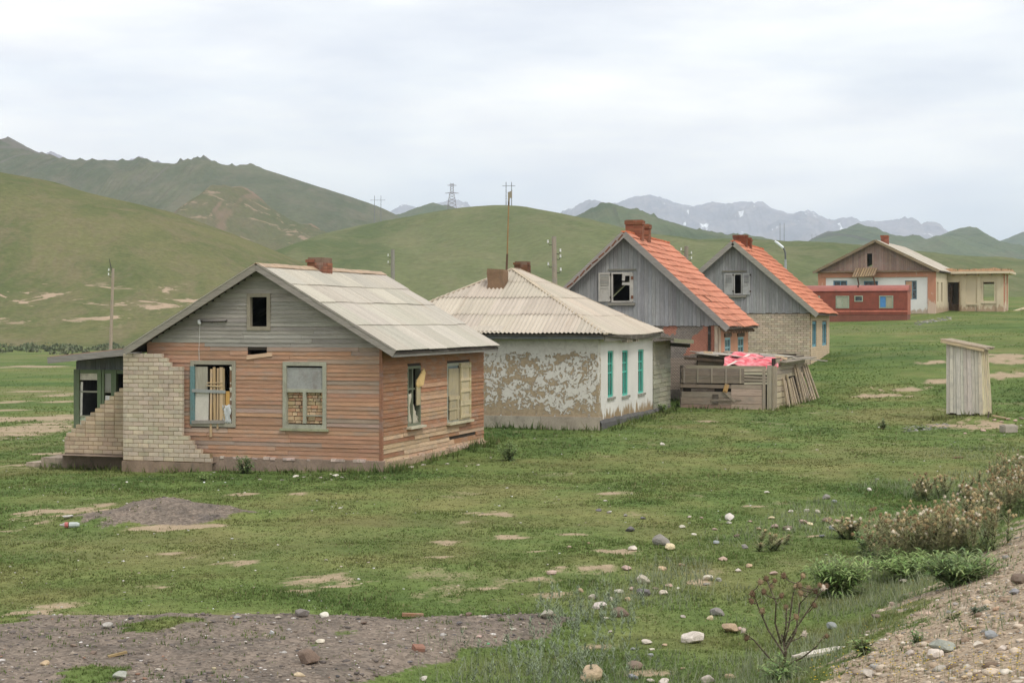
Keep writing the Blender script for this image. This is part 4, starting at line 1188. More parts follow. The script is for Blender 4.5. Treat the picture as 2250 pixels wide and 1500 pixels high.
    for u in (2.6, 2.9, 3.2, 3.9, 4.2): box("rafter_end", ro, M_plank_h, .12, .28, u, u + .14, 2.60, 2.79, jit(S(160, 150, 130)))
    # chimneys and mast
    c1 = MB()
    V = []
    for (z, s) in ((3.95, .262), (4.4, .255), (4.70, .262), (4.80, .25)):
        for (sx, sy) in ((-1, -1), (1, -1), (1, 1), (-1, 1)): V.append((-3.71 + sx * s + random.uniform(-.012, .012), 2.45 + sy * s + random.uniform(-.012, .012), z + (random.uniform(-.03, .03) if z > 4.6 else 0)))
    c1.add(V, [(4 * k + i, 4 * k + (i + 1) % 4, 4 * k + 4 + (i + 1) % 4, 4 * k + 4 + i) for k in range(3) for i in range(4)] + [(12, 13, 14, 15)])
    c1.build("chimney", M_concrete, e, S(128, 104, 82, 1.05))
    chimney(e, -3.72, 5.3, 4.5, 5.16, .44, .44, S(96, 66, 48, 1.2), broken=.2)
    return h
H2 = house2()

def mast():
    x, y = H2.world(-3.70, 3.35)
    z0 = 4.55
    r = empty("antenna_mast", (x, y, z0), 0, "thin rusty yellow mast rising from the beige hipped roof", "mast")
    MB().tube([(0, 0, 0), (.03, 0, .75)], [.035, .032], 8).build("lower_pole", M_metal, r, S(88, 66, 48))
    MB().tube([(.03, 0, .74), (.075, 0, 2.3)], [.022, .02], 8).build("upper_pole", M_metal, r, S(140, 112, 74))
    MB().tube([(.075, 0, 2.25), (.09, 0, 2.62)], [.028, .024], 8).build("collar", M_metal, r, S(92, 76, 60))
    MB().box(.05, .10, -.05, .05, 2.38, 2.66).box(.10, .18, -.04, .04, 2.48, 2.66).tube([(.05, 0, 2.64), (.19, 0, 2.70)], .012).build("bracket", M_metal, r, S(150, 142, 122))
mast()
# ================================================================== two steep houses with orange tile roofs
def tile_mesh(w, l):
    """interlocking clay tile: a shallow roll on the left, pan on the right; X across, Y up the slope"""
    k = ("tile", w, l)
    if k not in _unit:
        prof = [(-.5, .010), (-.36, .034), (-.2, .030), (-.08, .008), (.25, .002), (.5, .012)]
        V = []
        for (y, dz) in ((0, .046), (l, 0)):
            for (u, z) in prof: V.append((u * w, y, z + dz))
        n = len(prof)
        for (u, z) in prof: V.append((u * w, 0, z + .005))
        Fc = [(i, i + 1, n + i + 1, n + i) for i in range(n - 1)] + [(2 * n + i, 2 * n + i + 1, i + 1, i) for i in range(n - 1)]
        _unit[k] = pymesh("tile", V, Fc, M_clay)
    return _unit[k]

def tile_roof(roof, O, U, V, ulen, vlen, col, rows, wt, limit=300, seed=1, missing=None):
    """300 tiles nearest the near verge as single tiles, the rest joined"""
    O, U, V = Vector(O), Vector(U).normalized(), Vector(V).normalized(); N = U.cross(V)
    M = Matrix((U, V, N)).transposed().to_4x4()
    nc = int(round(ulen / wt)); wt = ulen / nc; ex = vlen / rows
    cells = sorted([(c, r) for c in range(nc) for r in range(rows)], key=lambda t: t[0])
    me = tile_mesh(round(wt * .985, 3), round(ex * 1.12, 3)); mb = MB()
    for i, (c, r) in enumerate(cells):
        if missing and missing(c, r): continue
        wave = .018 * math.sin(c * .33 + r * .9) + .02 * math.sin(c * .11 + seed)
        p = O + U * ((c + .5) * wt) + V * (r * ex + wave * .8 + random.uniform(-.008, .008)) + N * (.02 + wave * .5 + random.uniform(-.004, .004))
        if i < limit:
            o = obj("tile", me, roof, jit(col if random.random() > .03 else tuple(c * .68 for c in col), .06, .025)); mm = M @ Matrix.Rotation(random.uniform(-.02, .02), 4, 'Z'); mm.translation = p; o.matrix_local = mm
        else:
            mm = M.copy(); mm.translation = p
            mb.add([mm @ v.co for v in me.vertices], [tuple(f.vertices) for f in me.polygons])
    if mb.v:
        o = mb.build("tile", M_clay, roof, col); o["kind"] = "stuff"

def steep_house(name, px, Y, theta, label, W, L, zg, zb, ze, zr, tile_col, gcol, seed):
    """shared carcass: walls up to zb, board gable, tiled roof"""
    random.seed(seed)
    h = House(name, px, Y, theta, label, "house")
    e = h.e
    xm = -W / 2
    ov, fo = .35, .40
    FOOT.append((h, -W - .1, .1, -.1, L + .1))
    sl = (zr - ze) / (W / 2 + ov)
    rz = lambda u: zr - .07 - sl * abs(u - xm)
    roof = MB()
    for s in (-1, 1):
        xe = xm + s * (W / 2 + ov)
        roof.hexa([(xe, -fo + .03, ze - .06), (xm, -fo + .03, zr - .06), (xm, L + fo, zr - .06), (xe, L + fo, ze - .06), (xe, -fo + .03, ze - .01), (xm, -fo + .03, zr - .01), (xm, L + fo, zr - .01), (xe, L + fo, ze - .01)])
    ro = roof.build("roof", M_wood, e, S(84, 74, 64))
    vl = math.hypot(W / 2 + ov, zr - ze)
    return h, e, ro, rz, sl, xm, ov, fo, vl

def gable_boards(e, W, xm, zb, rz, hole, col, bw=.145):
    holes = [hole]
    g = wall_mesh('f', -W, 0, zb, rz, holes, -.10, 0, (xm,)).build("gable", M_dark, e, S(60, 56, 52))
    u = -W
    while u < -.02:
        b = min(u + bw * random.uniform(.85, 1.15), 0)
        t = min(rz(u), rz(b))
        if t > zb + .05:
            segs = [(zb - random.uniform(.0, .04), t)]
            m = (u + b) / 2
            if hole[0] - .02 < m < hole[1] + .02: segs = [(segs[0][0], hole[2]), (hole[3], t)]
            for (z0, z1) in segs:
                if z1 - z0 > .03:
                    d = random.uniform(.018, .030)
                    # board with its head cut to the roof slope
                    za, zb_ = (rz(u), rz(b)) if z1 == t else (z1, z1)
                    mb = MB().hexa([(u + .003, -d, z0), (b - .003, -d, z0), (b - .003, -.001, z0), (u + .003, -.001, z0), (u + .003, -d, za), (b - .003, -d, zb_), (b - .003, -.001, zb_), (u + .003, -.001, za)])
                    mb.build("board", M_plank_v, g, jit(col, .10, .02))
        u = b
    return g

def shutter(parent, u0, u1, z0, z1, col, louvres=(0, 0)):
    sh = MB()
    for (a, b, c, d) in ((u0, u0 + .06, z0, z1), (u1 - .06, u1, z0, z1), (u0 + .06, u1 - .06, z0, z0 + .08), (u0 + .06, u1 - .06, z1 - .08, z1), (u0 + .06, u1 - .06, (z0 + z1) / 2 - .04, (z0 + z1) / 2 + .04)):
        fbox(sh, 'f', a, b, .05, .09, c, d)
    fbox(sh, 'f', u0 + .06, u1 - .06, .055, .07, z0 + .08, (z0 + z1) / 2 - .04)
    o = sh.build("shutter", M_paint, parent, col)
    n = 7
    for i in range(n):
        z = (z0 + z1) / 2 + .05 + i * ((z1 - z0) / 2 - .14) / n
        obj("louvre", unit_cube(M_paint), o, jit(col, .06), ((u0 + u1) / 2, -.068, z + .03), (.7, 0, 0), (u1 - u0 - .12, .05, .012))
    for z in (z0 + .12, z1 - .12): fbox(MB(), 'f', u1 - .02, u1 + .04, .085, .10, z, z + .08).build("hinge", M_metal, o, S(60, 52, 46))
    return o

def lath_mat():
    """grey diagonal lathing with daub, remnants of red plaster, courses below (object X,Z)"""
    m, nt, bs = mat_new("lath_and_red_plaster")
    o = objc(nt); sep = nd(nt, "SeparateXYZ"); nt.links.new(o, sep.inputs[0]); x, z = sep.outputs[0], sep.outputs[2]
    def diag(sg):
        t = mth(nt, 'ADD', mth(nt, 'MULTIPLY', x, sg), z)
        return mth(nt, 'SINE', mth(nt, 'MULTIPLY', t, 62.0))
    ln = mth(nt, 'MAXIMUM', diag(1.0), diag(-1.0))
    n1 = noise(nt, o, 1.3, 5, .55, .3); n2 = noise(nt, o, 14.0, 4)
    g = scalec(nt, (0.27, 0.235, 0.20), rng_(nt, ln, .2, 1.0, 1.0, .72, False))
    g = scalec(nt, g, rng_(nt, n2, .3, .7, .8, 1.15, False))
    row = mth(nt, 'FRACT', mth(nt, 'MULTIPLY', z, 7.2))
    cs = scalec(nt, mixc(nt, n2, (0.36, 0.29, 0.225, 1), (0.28, 0.225, 0.185, 1)), rng_(nt, row, .0, .18, .6, 1.0, False))
    c = mixc(nt, rng_(nt, z, 1.86, 1.90), cs, g)
    # plaster remnants: one big panel by the corner, one scrap near the top
    px_ = mth(nt, 'ADD', x, mth(nt, 'MULTIPLY', mth(nt, 'SUBTRACT', n1, .5), .9))
    lo = mth(nt, 'SUBTRACT', mth(nt, 'MULTIPLY', mth(nt, 'SUBTRACT', z, 3.0), .55), .70)
    big = mth(nt, 'MULTIPLY', rng_(nt, mth(nt, 'SUBTRACT', px_, lo), 0.0, .03), rng_(nt, z, 1.95, 2.0))
    s1 = mth(nt, 'MULTIPLY', rng_(nt, px_, -2.0, -1.97), rng_(nt, px_, -1.55, -1.52, 1, 0))
    s1 = mth(nt, 'MULTIPLY', s1, rng_(nt, mth(nt, 'ADD', z, mth(nt, 'MULTIPLY', n2, .4)), 2.93, 2.96))
    red = scalec(nt, mixc(nt, n1, (0.42, 0.19, 0.13, 1), (0.36, 0.16, 0.11, 1)), rng_(nt, n2, .3, .7, .9, 1.1, False))
    c = mixc(nt, mth(nt, 'MAXIMUM', big, s1), c, red)
    nt.links.new(c, bs.inputs['Base Color']); bs.inputs['Roughness'].default_value = .95
    bump(nt, bs, ln, .5, .012)
    return m
M_lath = lath_mat()
M_ochre = white_mat("ochre_wash", (0.52, 0.26, 0.16, 1), (0.30, 0.17, 0.11, 1), .4, .9)

def house3():
    W, L, zg, zb, ze, zr = 6.8, 8.6, .3, 3.06, 2.98, 6.42
    h, e, ro, rz, sl, xm, ov, fo, vl = steep_house("tiled_house", 1580, 60, 15, "nearer of two steep orange-tiled houses, broken louvred gable window, red plaster scraps", W, L, zg, zb, ze, zr, None, None, 31)
    hole = (-3.93, -3.16, 3.90, 4.98)
    gable_boards(e, W, xm, zb, rz, hole, S(136, 136, 136, 1.35))
    MB().box(-W, 0, .03, .25, .2, 3.05).build("front_wall", M_lath, e)
    MB().box(-W - .03, .04, -.02, .03, -.2, .75).box(.0, .05, .03, L, -.2, .6).build("plinth", M_concrete, e, S(120, 112, 102))
    wins = [(1.55, 3.05, 1.35, 2.60), (5.3, 7.0, 1.35, 2.58)]
    wall_mesh('s', .25, L, .2, lambda u: 3.05, wins, -.25, -.01).build("side_wall", M_ochre, e)
    MB().box(-W, -.02, L - .25, L - .01, .2, 3.05).box(-W, -W + .25, .25, L - .25, .2, 3.05).build("rear_wall", M_mortar, e, S(150, 130, 110))
    MB().add([(-W, L, 3.05), (0, L, 3.05), (xm, L, zr - .1), (-W, L - .1, 3.05), (0, L - .1, 3.05), (xm, L - .1, zr - .1)], [(0, 1, 2), (5, 4, 3), (0, 3, 4, 1), (1, 4, 5, 2), (2, 5, 3, 0)]).build("rear_gable", M_dark, e, S(110, 104, 98))
    box("loft_floor", e, M_dark, -W + .3, -.3, .3, L - .3, 2.98, 3.05, S(60, 54, 48))
    blu = S(126, 160, 164, 1.1)
    for (a, b, z0, z1) in wins:
        w = window(e, 's', a, b, z0, z1, .0, .09, blu, mull=(.5,), rails=(.7,), sill=.06)
        pbox("lintel_board", w, M_plank_h, 's', a - .2, b + .25, -.005, .02, z1 + .02, z1 + .16, S(90, 72, 56))
    box("corner_post", e, M_plank_v, -.16, -.04, -.045, .02, .3, 3.04, S(176, 160, 140, 1.2)); box("corner_post", e, M_plank_v, -.40, -.30, -.02, .029, .3, 3.04, S(60, 54, 48)); box("corner_post", e, M_plank_v, -.02, .03, -.03, .3, .3, 3.0, S(170, 152, 130, 1.2))
    # gable window: one louvred shutter open, the other smashed
    wc = S(164, 160, 152, 1.25)
    w = window(e, 'f', hole[0], hole[1], hole[2], hole[3], .05, .05, wc, glass=False, frame_d=.11)
    shutter(w, -4.40, -3.96, 3.92, 4.98, wc)
    pbox("head_board", w, M_plank_h, 'f', -4.05, -3.02, .03, .08, 5.06, 5.11, S(120, 118, 108, 1.2)); pbox("sill", w, M_plank_h, 'f', -4.05, -3.05, .03, .12, 3.78, 3.88, S(126, 122, 112, 1.2))
    pbox("broken_sash", w, M_paint, 'f', -3.25, -3.12, .02, .06, 3.92, 4.96, wc); pbox("broken_sash", w, M_paint, 'f', -3.53, -3.25, .03, .055, 4.52, 4.62, wc, .04)
    pbox("broken_sash", w, M_paint, 'f', -3.53, -3.42, .03, .055, 4.68, 4.95, wc, .05); pbox("broken_sash", w, M_paint, 'f', -3.45, -3.22, .03, .055, 4.86, 4.95, wc); pbox("broken_sash", w, M_paint, 'f', -3.55, -3.20, .03, .055, 3.91, 3.95, wc, -.03)
    for z in (4.02, 4.72): fbox(MB(), 'f', -3.20, -3.11, .062, .075, z, z + .12).build("hinge", M_metal, w, S(110, 70, 50))
    # roof covering
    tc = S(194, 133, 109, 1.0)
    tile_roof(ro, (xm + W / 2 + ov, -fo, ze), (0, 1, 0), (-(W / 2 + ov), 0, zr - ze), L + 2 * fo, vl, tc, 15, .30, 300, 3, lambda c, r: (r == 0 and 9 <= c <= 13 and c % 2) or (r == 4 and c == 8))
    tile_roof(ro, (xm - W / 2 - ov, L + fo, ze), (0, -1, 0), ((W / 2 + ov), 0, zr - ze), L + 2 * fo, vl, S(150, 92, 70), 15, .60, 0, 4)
    for i in range(24): box("ridge_tile", ro, M_clay, xm - .11, xm + .11, -fo + i * .39, -fo + i * .39 + .40, zr + .0, zr + .055 + .012 * (i % 2), jit(S(206, 118, 84), .12))
    bb = S(140, 136, 128, 1.2)
    for s in (-1, 1): beam("barge_board", ro, M_plank_h, (xm + s * (W / 2 + ov + .02), -fo, ze - .06), (xm, -fo, zr - .05), .035, .22, jit(bb, .05))
    for i in range(16):                    # loose tile ends and moss along the left verge
        t = i / 16; box("verge_tile", ro, M_clay, *(sorted((xm - (W / 2 + ov) * (1 - t) - .02, xm - (W / 2 + ov) * (1 - t) + .25))), -fo - .03, -fo + .3, ze + (zr - ze) * t + .01, ze + (zr - ze) * t + .06, jit(S(110, 70, 54), .3), (0, -.75 + random.uniform(-.2, .2), 0))
    for i in range(12): box("rafter_end", ro, M_wood, .05, .33, -.2 + i * .75, -.1 + i * .75, ze - .14, ze - .04, S(120, 100, 80), (0, .78, 0))
    for (y, t_) in ((1.5, 7.0), (2.9, 6.92)):
        c = chimney(e, xm + .05, y, 6.2, t_, .62, .55, S(126, 82, 62, 1.2), broken=.35)
    return h
H3 = house3()

def house4():
    W, L, zg, zb, ze, zr = 6.84, 8.6, 1.2, 3.57, 3.5, 6.78
    h, e, ro, rz, sl, xm, ov, fo, vl = steep_house("tiled_house", 1780, 75, 16.5, "farther steep orange-tiled house with tan brick walls and shuttered gable window", W, L, zg, zb, ze, zr, None, None, 41)
    hole = (-3.43, -3.06, 4.40, 5.34)
    gable_boards(e, W, xm, zb, rz, hole, S(138, 138, 138, 1.35))
    bc = S(180, 166, 146, 1.18); mc = S(128, 112, 94)
    bw_ = MB().box(-W, 0, .03, .25, 1.0, 3.56).build("front_wall", M_mortar, e, mc)
    lst = brick_rows(lambda z: -W, lambda z: 0, 1.22, 3.55, .25, .088, .012)
    rest = lay_bricks(bw_, 'f', M_brick, lst, .088, .10, -.012, bc, lambda a, b, z: a > -2.95)
    join_bricks(bw_, 'f', M_brick, rest, .088, .10, -.012, bc)
    wins = [(1.0, 2.75, 2.0, 3.17), (5.3, 7.3, 2.0, 3.15)]
    sw = wall_mesh('s', .25, L, 1.0, lambda u: 3.55, wins, -.25, -.03).build("side_wall", M_mortar, e, mc)
    sb = []
    for (a, b, z) in brick_rows(lambda z: .02, lambda z: L, 1.22, 3.55, .25, .088, .012):
        for (p, q_) in spans(a, b, z, z + .088, wins): sb.append((p, q_, z))
    join_bricks(sw, 's', M_brick, sb, .088, .10, -.012, S(196, 174, 146, 1.2))
    MB().box(-W, -.03, L - .25, L - .01, 1.0, 3.55).box(-W, -W + .25, .25, L - .25, 1.0, 3.55).build("rear_wall", M_mortar, e, mc)
    MB().add([(-W, L, 3.5), (0, L, 3.5), (xm, L, zr - .1), (-W, L - .1, 3.5), (0, L - .1, 3.5), (xm, L - .1, zr - .1)], [(0, 1, 2), (5, 4, 3), (0, 3, 4, 1), (1, 4, 5, 2), (2, 5, 3, 0)]).build("rear_gable", M_dark, e, S(110, 104, 98))
    MB().box(-W - .03, .03, -.01, .2, .6, 1.22).box(-.1, .05, .2, L, .5, 1.22).build("plinth", M_concrete, e, S(134, 122, 106))
    blu = S(104, 150, 164, 1.15)
    for (a, b, z0, z1) in wins: window(e, 's', a, b, z0, z1, -.05, .12, blu, mull=(.5,), sill=None)
    wc = S(160, 158, 152, 1.25)
    w = window(e, 'f', hole[0], hole[1], hole[2], hole[3], .04, .04, wc, glass=False, frame_d=.10)
    shutter(w, -3.86, -3.46, 4.38, 5.36, S(146, 146, 144, 1.3)); shutter(w, -3.03, -2.68, 4.38, 5.36, S(146, 146, 144, 1.3))
    pbox("head_board", w, M_plank_h, 'f', -3.95, -2.85, .03, .09, 5.42, 5.48, S(120, 116, 104, 1.2)); pbox("sill", w, M_plank_h, 'f', -3.7, -2.85, .03, .11, 4.26, 4.36, S(126, 122, 112, 1.2))
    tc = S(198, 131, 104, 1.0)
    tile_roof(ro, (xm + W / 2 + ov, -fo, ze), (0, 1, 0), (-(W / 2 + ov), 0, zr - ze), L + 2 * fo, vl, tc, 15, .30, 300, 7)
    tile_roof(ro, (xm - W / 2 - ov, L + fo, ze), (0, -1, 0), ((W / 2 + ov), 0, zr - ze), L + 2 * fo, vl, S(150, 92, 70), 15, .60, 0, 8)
    for i in range(24): box("ridge_tile", ro, M_clay, xm - .11, xm + .11, -fo + i * .39, -fo + i * .39 + .40, zr, zr + .055 + .012 * (i % 2), jit(S(206, 112, 78), .12))
    for s in (-1, 1): beam("barge_board", ro, M_plank_h, (xm + s * (W / 2 + ov + .02), -fo, ze - .06), (xm, -fo, zr - .05), .035, .22, jit(S(142, 138, 130, 1.2), .05))
    for (y, t_) in ((1.6, 7.18), (3.0, 7.14)): chimney(e, xm + .05, y, 6.5, t_, .60, .55, S(112, 66, 48, 1.3), broken=.3)
    return h
H4 = house4()
random.seed(77)
# ================================================================== public building, ruin, trailer, sheds, privy
M_white5 = white_mat("white_and_worn_wall", (0.70, 0.69, 0.66, 1), (0.45, 0.36, 0.28, 1), 3.8, .7)
M_orange5 = white_mat("orange_pilaster", (0.50, 0.235, 0.15, 1), (0.62, 0.50, 0.40, 1), 3.8, 1.6, .8, .42)
M_ruin = white_mat("stained_cream_plaster", (0.66, 0.56, 0.40, 1), (0.40, 0.27, 0.18, 1), 3.7, 1.2, .8, .44)

def house5():
    h = House("long_house", 2055, 140, 22, "white and orange building with low plank gable and small porch canopy", "building")
    e = h.e
    W, L, zb, zr, ze = 9.8, 15.0, 7.22, 9.94, 7.32
    FOOT.append((h, -W, .2, -.2, L))
    xm = -W / 2; sl = (zr - ze) / (W / 2 + .35)
    wins = [(-8.55, -7.35, 4.95, 6.55), (-5.95, -4.75, 3.9, 6.5), (-2.50, -1.52, 4.92, 6.5)]
    wall_mesh('f', -W, 0, 3.2, lambda u: zb, wins, -.35, 0).build("front_wall", M_white5, e)
    for (a, b) in ((-W - .03, -W + .62), (-.62, .03)): MB().box(a, b, -.06, .3, 3.2, zb - .42).build("pilaster", M_orange5, e)
    MB().box(-W - .04, .04, -.08, .3, zb - .42, zb).build("frieze", M_orange5, e)
    swins = [(1.1, 1.95, 4.75, 6.4), (3.6, 4.6, 4.75, 6.4), (8, 9, 4.75, 6.4)]
    wall_mesh('s', .35, L, 3.2, lambda u: zb, swins, -.35, 0).build("side_wall", M_ruin, e)
    for (a, b, z0, z1) in swins: window(e, 's', a, b, z0, z1, -.1, .1, S(150, 130, 105), mull=(.5,))
    MB().box(-W, 0, L - .3, L, 3.2, zb).box(-W, -W + .3, .35, L - .3, 3.2, zb).build("rear_wall", M_white5, e)
    blue = S(96, 132, 156, 1.1)
    for i, (a, b, z0, z1) in enumerate(wins):
        w = window(e, 'f', a, b, z0, z1, -.08, .09, blue if i < 2 else S(110, 136, 146), mull=(.5,) if i == 0 else ((.62,) if i == 2 else ()), rails=(.5,) if i != 1 else (.85,), sill=.06 if i != 1 else None, sillcol=S(200, 196, 186))
    pbox("ply_panel", e, M_paint, 'f', -2.45, -1.93, -.12, -.06, 4.98, 6.45, S(176, 140, 112))
    # gable
    hole = (-5.68, -5.22, 7.72, 8.82)
    gt = lambda u: zr - .12 - sl * abs(u - xm)
    g = wall_mesh('f', -W, 0, zb, gt, [hole], -.06, .05, (xm,)).build("gable", M_dark, e, S(62, 52, 46))
    u = -W
    while u < -.05:
        b = min(u + .19 * random.uniform(.8, 1.2), 0); m = (u + b) / 2
        segs = [(zb + .16, None)] if not hole[0] - .05 < m < hole[1] + .05 else [(zb + .16, hole[2]), (hole[3], None)]
        for (z0, z1) in segs:
            za, zb_ = (gt(u), gt(b)) if z1 is None else (z1, z1)
            if min(za, zb_) - z0 > .03:
                d = .055 + random.uniform(.02, .035)
                MB().hexa([(u + .006, -d, z0), (b - .006, -d, z0), (b - .006, -.05, z0), (u + .006, -.05, z0), (u + .006, -d, za), (b - .006, -d, zb_), (b - .006, -.05, zb_), (u + .006, -.05, za)]).build("board", M_plank_v, g, jit(S(140, 118, 106, 1.2), .14))
        u = b
    box("cornice", e, M_plank_h, -W - .25, .25, -.32, 0, zb + .01, zb + .15, S(128, 106, 84))
    ro = MB()
    for s in (-1, 1):
        xe = xm + s * (W / 2 + .35)
        ro.hexa([(xe, -.45, ze - .08), (xm, -.45, zr - .08), (xm, L + .3, zr - .08), (xe, L + .3, ze - .08), (xe, -.45, ze - .01), (xm, -.45, zr - .01), (xm, L + .3, zr - .01), (xe, L + .3, ze - .01)])
    r = ro.build("roof", M_wood, e, S(90, 80, 70))
    vl = math.hypot(W / 2 + .35, zr - ze)
    sheet_roof(r, M_sheet, (xm + W / 2 + .37, -.5, ze), (0, 1, 0), (-(W / 2 + .35), 0, zr - ze), L + .8, [0, vl * .36, vl * .7, vl], None, 1.9, .20, .03, S(190, 182, 168), seg=3, lap=.15)
    sheet_roof(r, M_sheet, (xm - W / 2 - .37, L + .3, ze), (0, -1, 0), ((W / 2 + .35), 0, zr - ze), L + .8, [0, vl * .5, vl], None, 2.6, .30, .03, S(170, 164, 150), seg=3)
    for s in (-1, 1): beam("barge_board", r, M_plank_h, (xm + s * (W / 2 + .4), -.5, ze - .1), (xm, -.5, zr - .06), .05, .22, jit(S(134, 116, 92, 1.1), .05))
    chimney(e, xm + .3, 2.6, 9.5, 10.5, .62, .62, S(140, 82, 62, 1.2), broken=.3)
    # canopy over the door
    cn = MB().hexa([(-6.75, -1.2, 6.72), (-4.85, -1.2, 6.82), (-4.75, -.06, 7.5), (-6.65, -.06, 7.5), (-6.75, -1.2, 6.78), (-4.85, -1.2, 6.88), (-4.75, -.06, 7.56), (-6.65, -.06, 7.56)]).build("canopy", M_wood, e, S(120, 100, 78))
    for i in range(9):
        x = -6.75 + i * .212; beam("slat", cn, M_wood, (x + .1, -1.24, 6.80 + i * .011), (x + .2, -.06, 7.60), .12, .05, jit(S(150, 128, 96, 1.1), .2))
    for x in (-6.3, -4.95): beam("bracket", cn, M_wood, (x, -1.0, 6.80), (x + .05, -.08, 5.6), .09, .09, S(130, 82, 62))
    return h
H5 = house5()

def ruin():
    h = House("roofless_annex", 2205, 145.5, 22, "derelict cream plastered block with empty door and window, weeds on its slab", "ruin")
    e = h.e
    W, D, zt = 5.6, 4.2, 7.2
    FOOT.append((h, -W, .2, -.2, D))
    door, win, niche = (-4.78, -3.80, 3.3, 6.5), (-1.72, -.78, 4.85, 6.5), (-3.15, -2.25, 4.6, 6.9)
    fw = wall_mesh('f', -W - 1.6, 0, 3.0, lambda u: zt, [door, win], -.35, 0).build("front_wall", M_ruin, e)
    for (a, b, z0, z1) in ((-3.58, -3.18, 3.4, zt), (-2.22, -1.9, 3.4, zt), (-.58, -.2, 3.4, zt), (-5.5, -5.0, 3.4, zt), (-3.18, -2.22, 6.95, 7.1), (-1.9, -.6, 4.62, 4.78), (-3.18, -2.22, 4.5, 4.62)):
        MB().box(a, b, -.09, -.002, z0, z1).build("raised_band", M_ruin, fw)
    wall_mesh('s', .35, D, 3.0, lambda u: zt, [(1.1, 2.0, 4.8, 6.4)], -.35, 0).build("side_wall", M_ruin, e)
    for (a, b) in ((.05, .55), (2.6, 3.0)): MB().box(.0, .08, a, b, 3.2, zt).build("pilaster", M_orange5, e)
    MB().box(-W - 1.6, -2.6, D - .3, D, 3.0, zt).box(-1.0, -.36, D - .3, D, 3.0, zt).box(-2.6, -1.0, D - .3, D, 3.0, 4.7).box(-2.6, -1.0, D - .3, D, 6.4, zt).box(-3.45, -3.2, .36, D - .3, 3.0, zt).build("rear_wall", M_ruin, e)
    for (a, b) in ((-4.86, -4.78), (-3.8, -3.72)): pbox("door_jamb", e, M_wood, 'f', a, b, -.2, .012, 3.4, 6.56, S(120, 92, 68))
    pbox("door_leaf", e, M_plank_v, 'f', -4.78, -4.45, -.9, -.86, 3.6, 6.3, S(110, 84, 64)); pbox("rubble_sill", e, M_stone, 'f', -4.7, -3.9, -1.4, -.9, 3.4, 4.6, S(110, 90, 72))
    mb = MB().box(-W - 2.0, .62, -.75, D + .5, zt + .02, zt + .22)
    sl = mb.build("roof_slab", M_ruin, e)
    for i in range(7): box("beam_end", sl, M_wood, -6.4 + i * 1.05, -6.25 + i * 1.05, -.55, -.02, zt - .14, zt + .018, jit(S(178, 150, 110)))
    V, Fc = [], []
    for i in range(41):                       # turf and crumbled clay on the slab
        for j in range(9):
            x = -W - 1.95 + (W + 2.5) * i / 40; y = -.72 + (D + 1.1) * j / 8
            V.append((x, y, zt + .225 + (.0 if i in (0, 40) or j in (0, 8) else .06 + .34 * float(fbm(np.array([x * 1.3]), np.array([y * 1.3]), 9)[0]))))
    for i in range(40):
        for j in range(8): a = i * 9 + j; Fc.append((a, a + 9, a + 10, a + 1))
    obj("turf", pymesh("turf", V, Fc, M_concrete, True), sl, S(158, 122, 88))
    vs_, ts, cs = [], [], []
    for i in range(900):
        x, y = random.uniform(-W - 1.8, .5), random.uniform(-.6, D); z = zt + .30; hh = random.uniform(.08, .34); a = random.uniform(0, 6.28); lx = random.uniform(-.1, .1)
        n = len(vs_); vs_ += [(x - .03 * math.cos(a), y - .03 * math.sin(a), z), (x + .03 * math.cos(a), y + .03 * math.sin(a), z), (x + lx, y, z + hh)]; ts.append((n, n + 1, n + 2))
        c = random.choice([(.20, .17, .08), (.14, .17, .06), (.27, .20, .11)]); cs += [c, c, c]
    o = obj("weeds", npmesh("weeds", np.array(vs_), np.array(ts), M_leaf, np.array(cs)), sl); o["kind"] = "stuff"
    beam("fallen_slab", e, M_concrete, (.3, D - .6, 3.9), (1.6, D - .2, 4.3), 1.0, .12, S(214, 200, 170))
ruin()

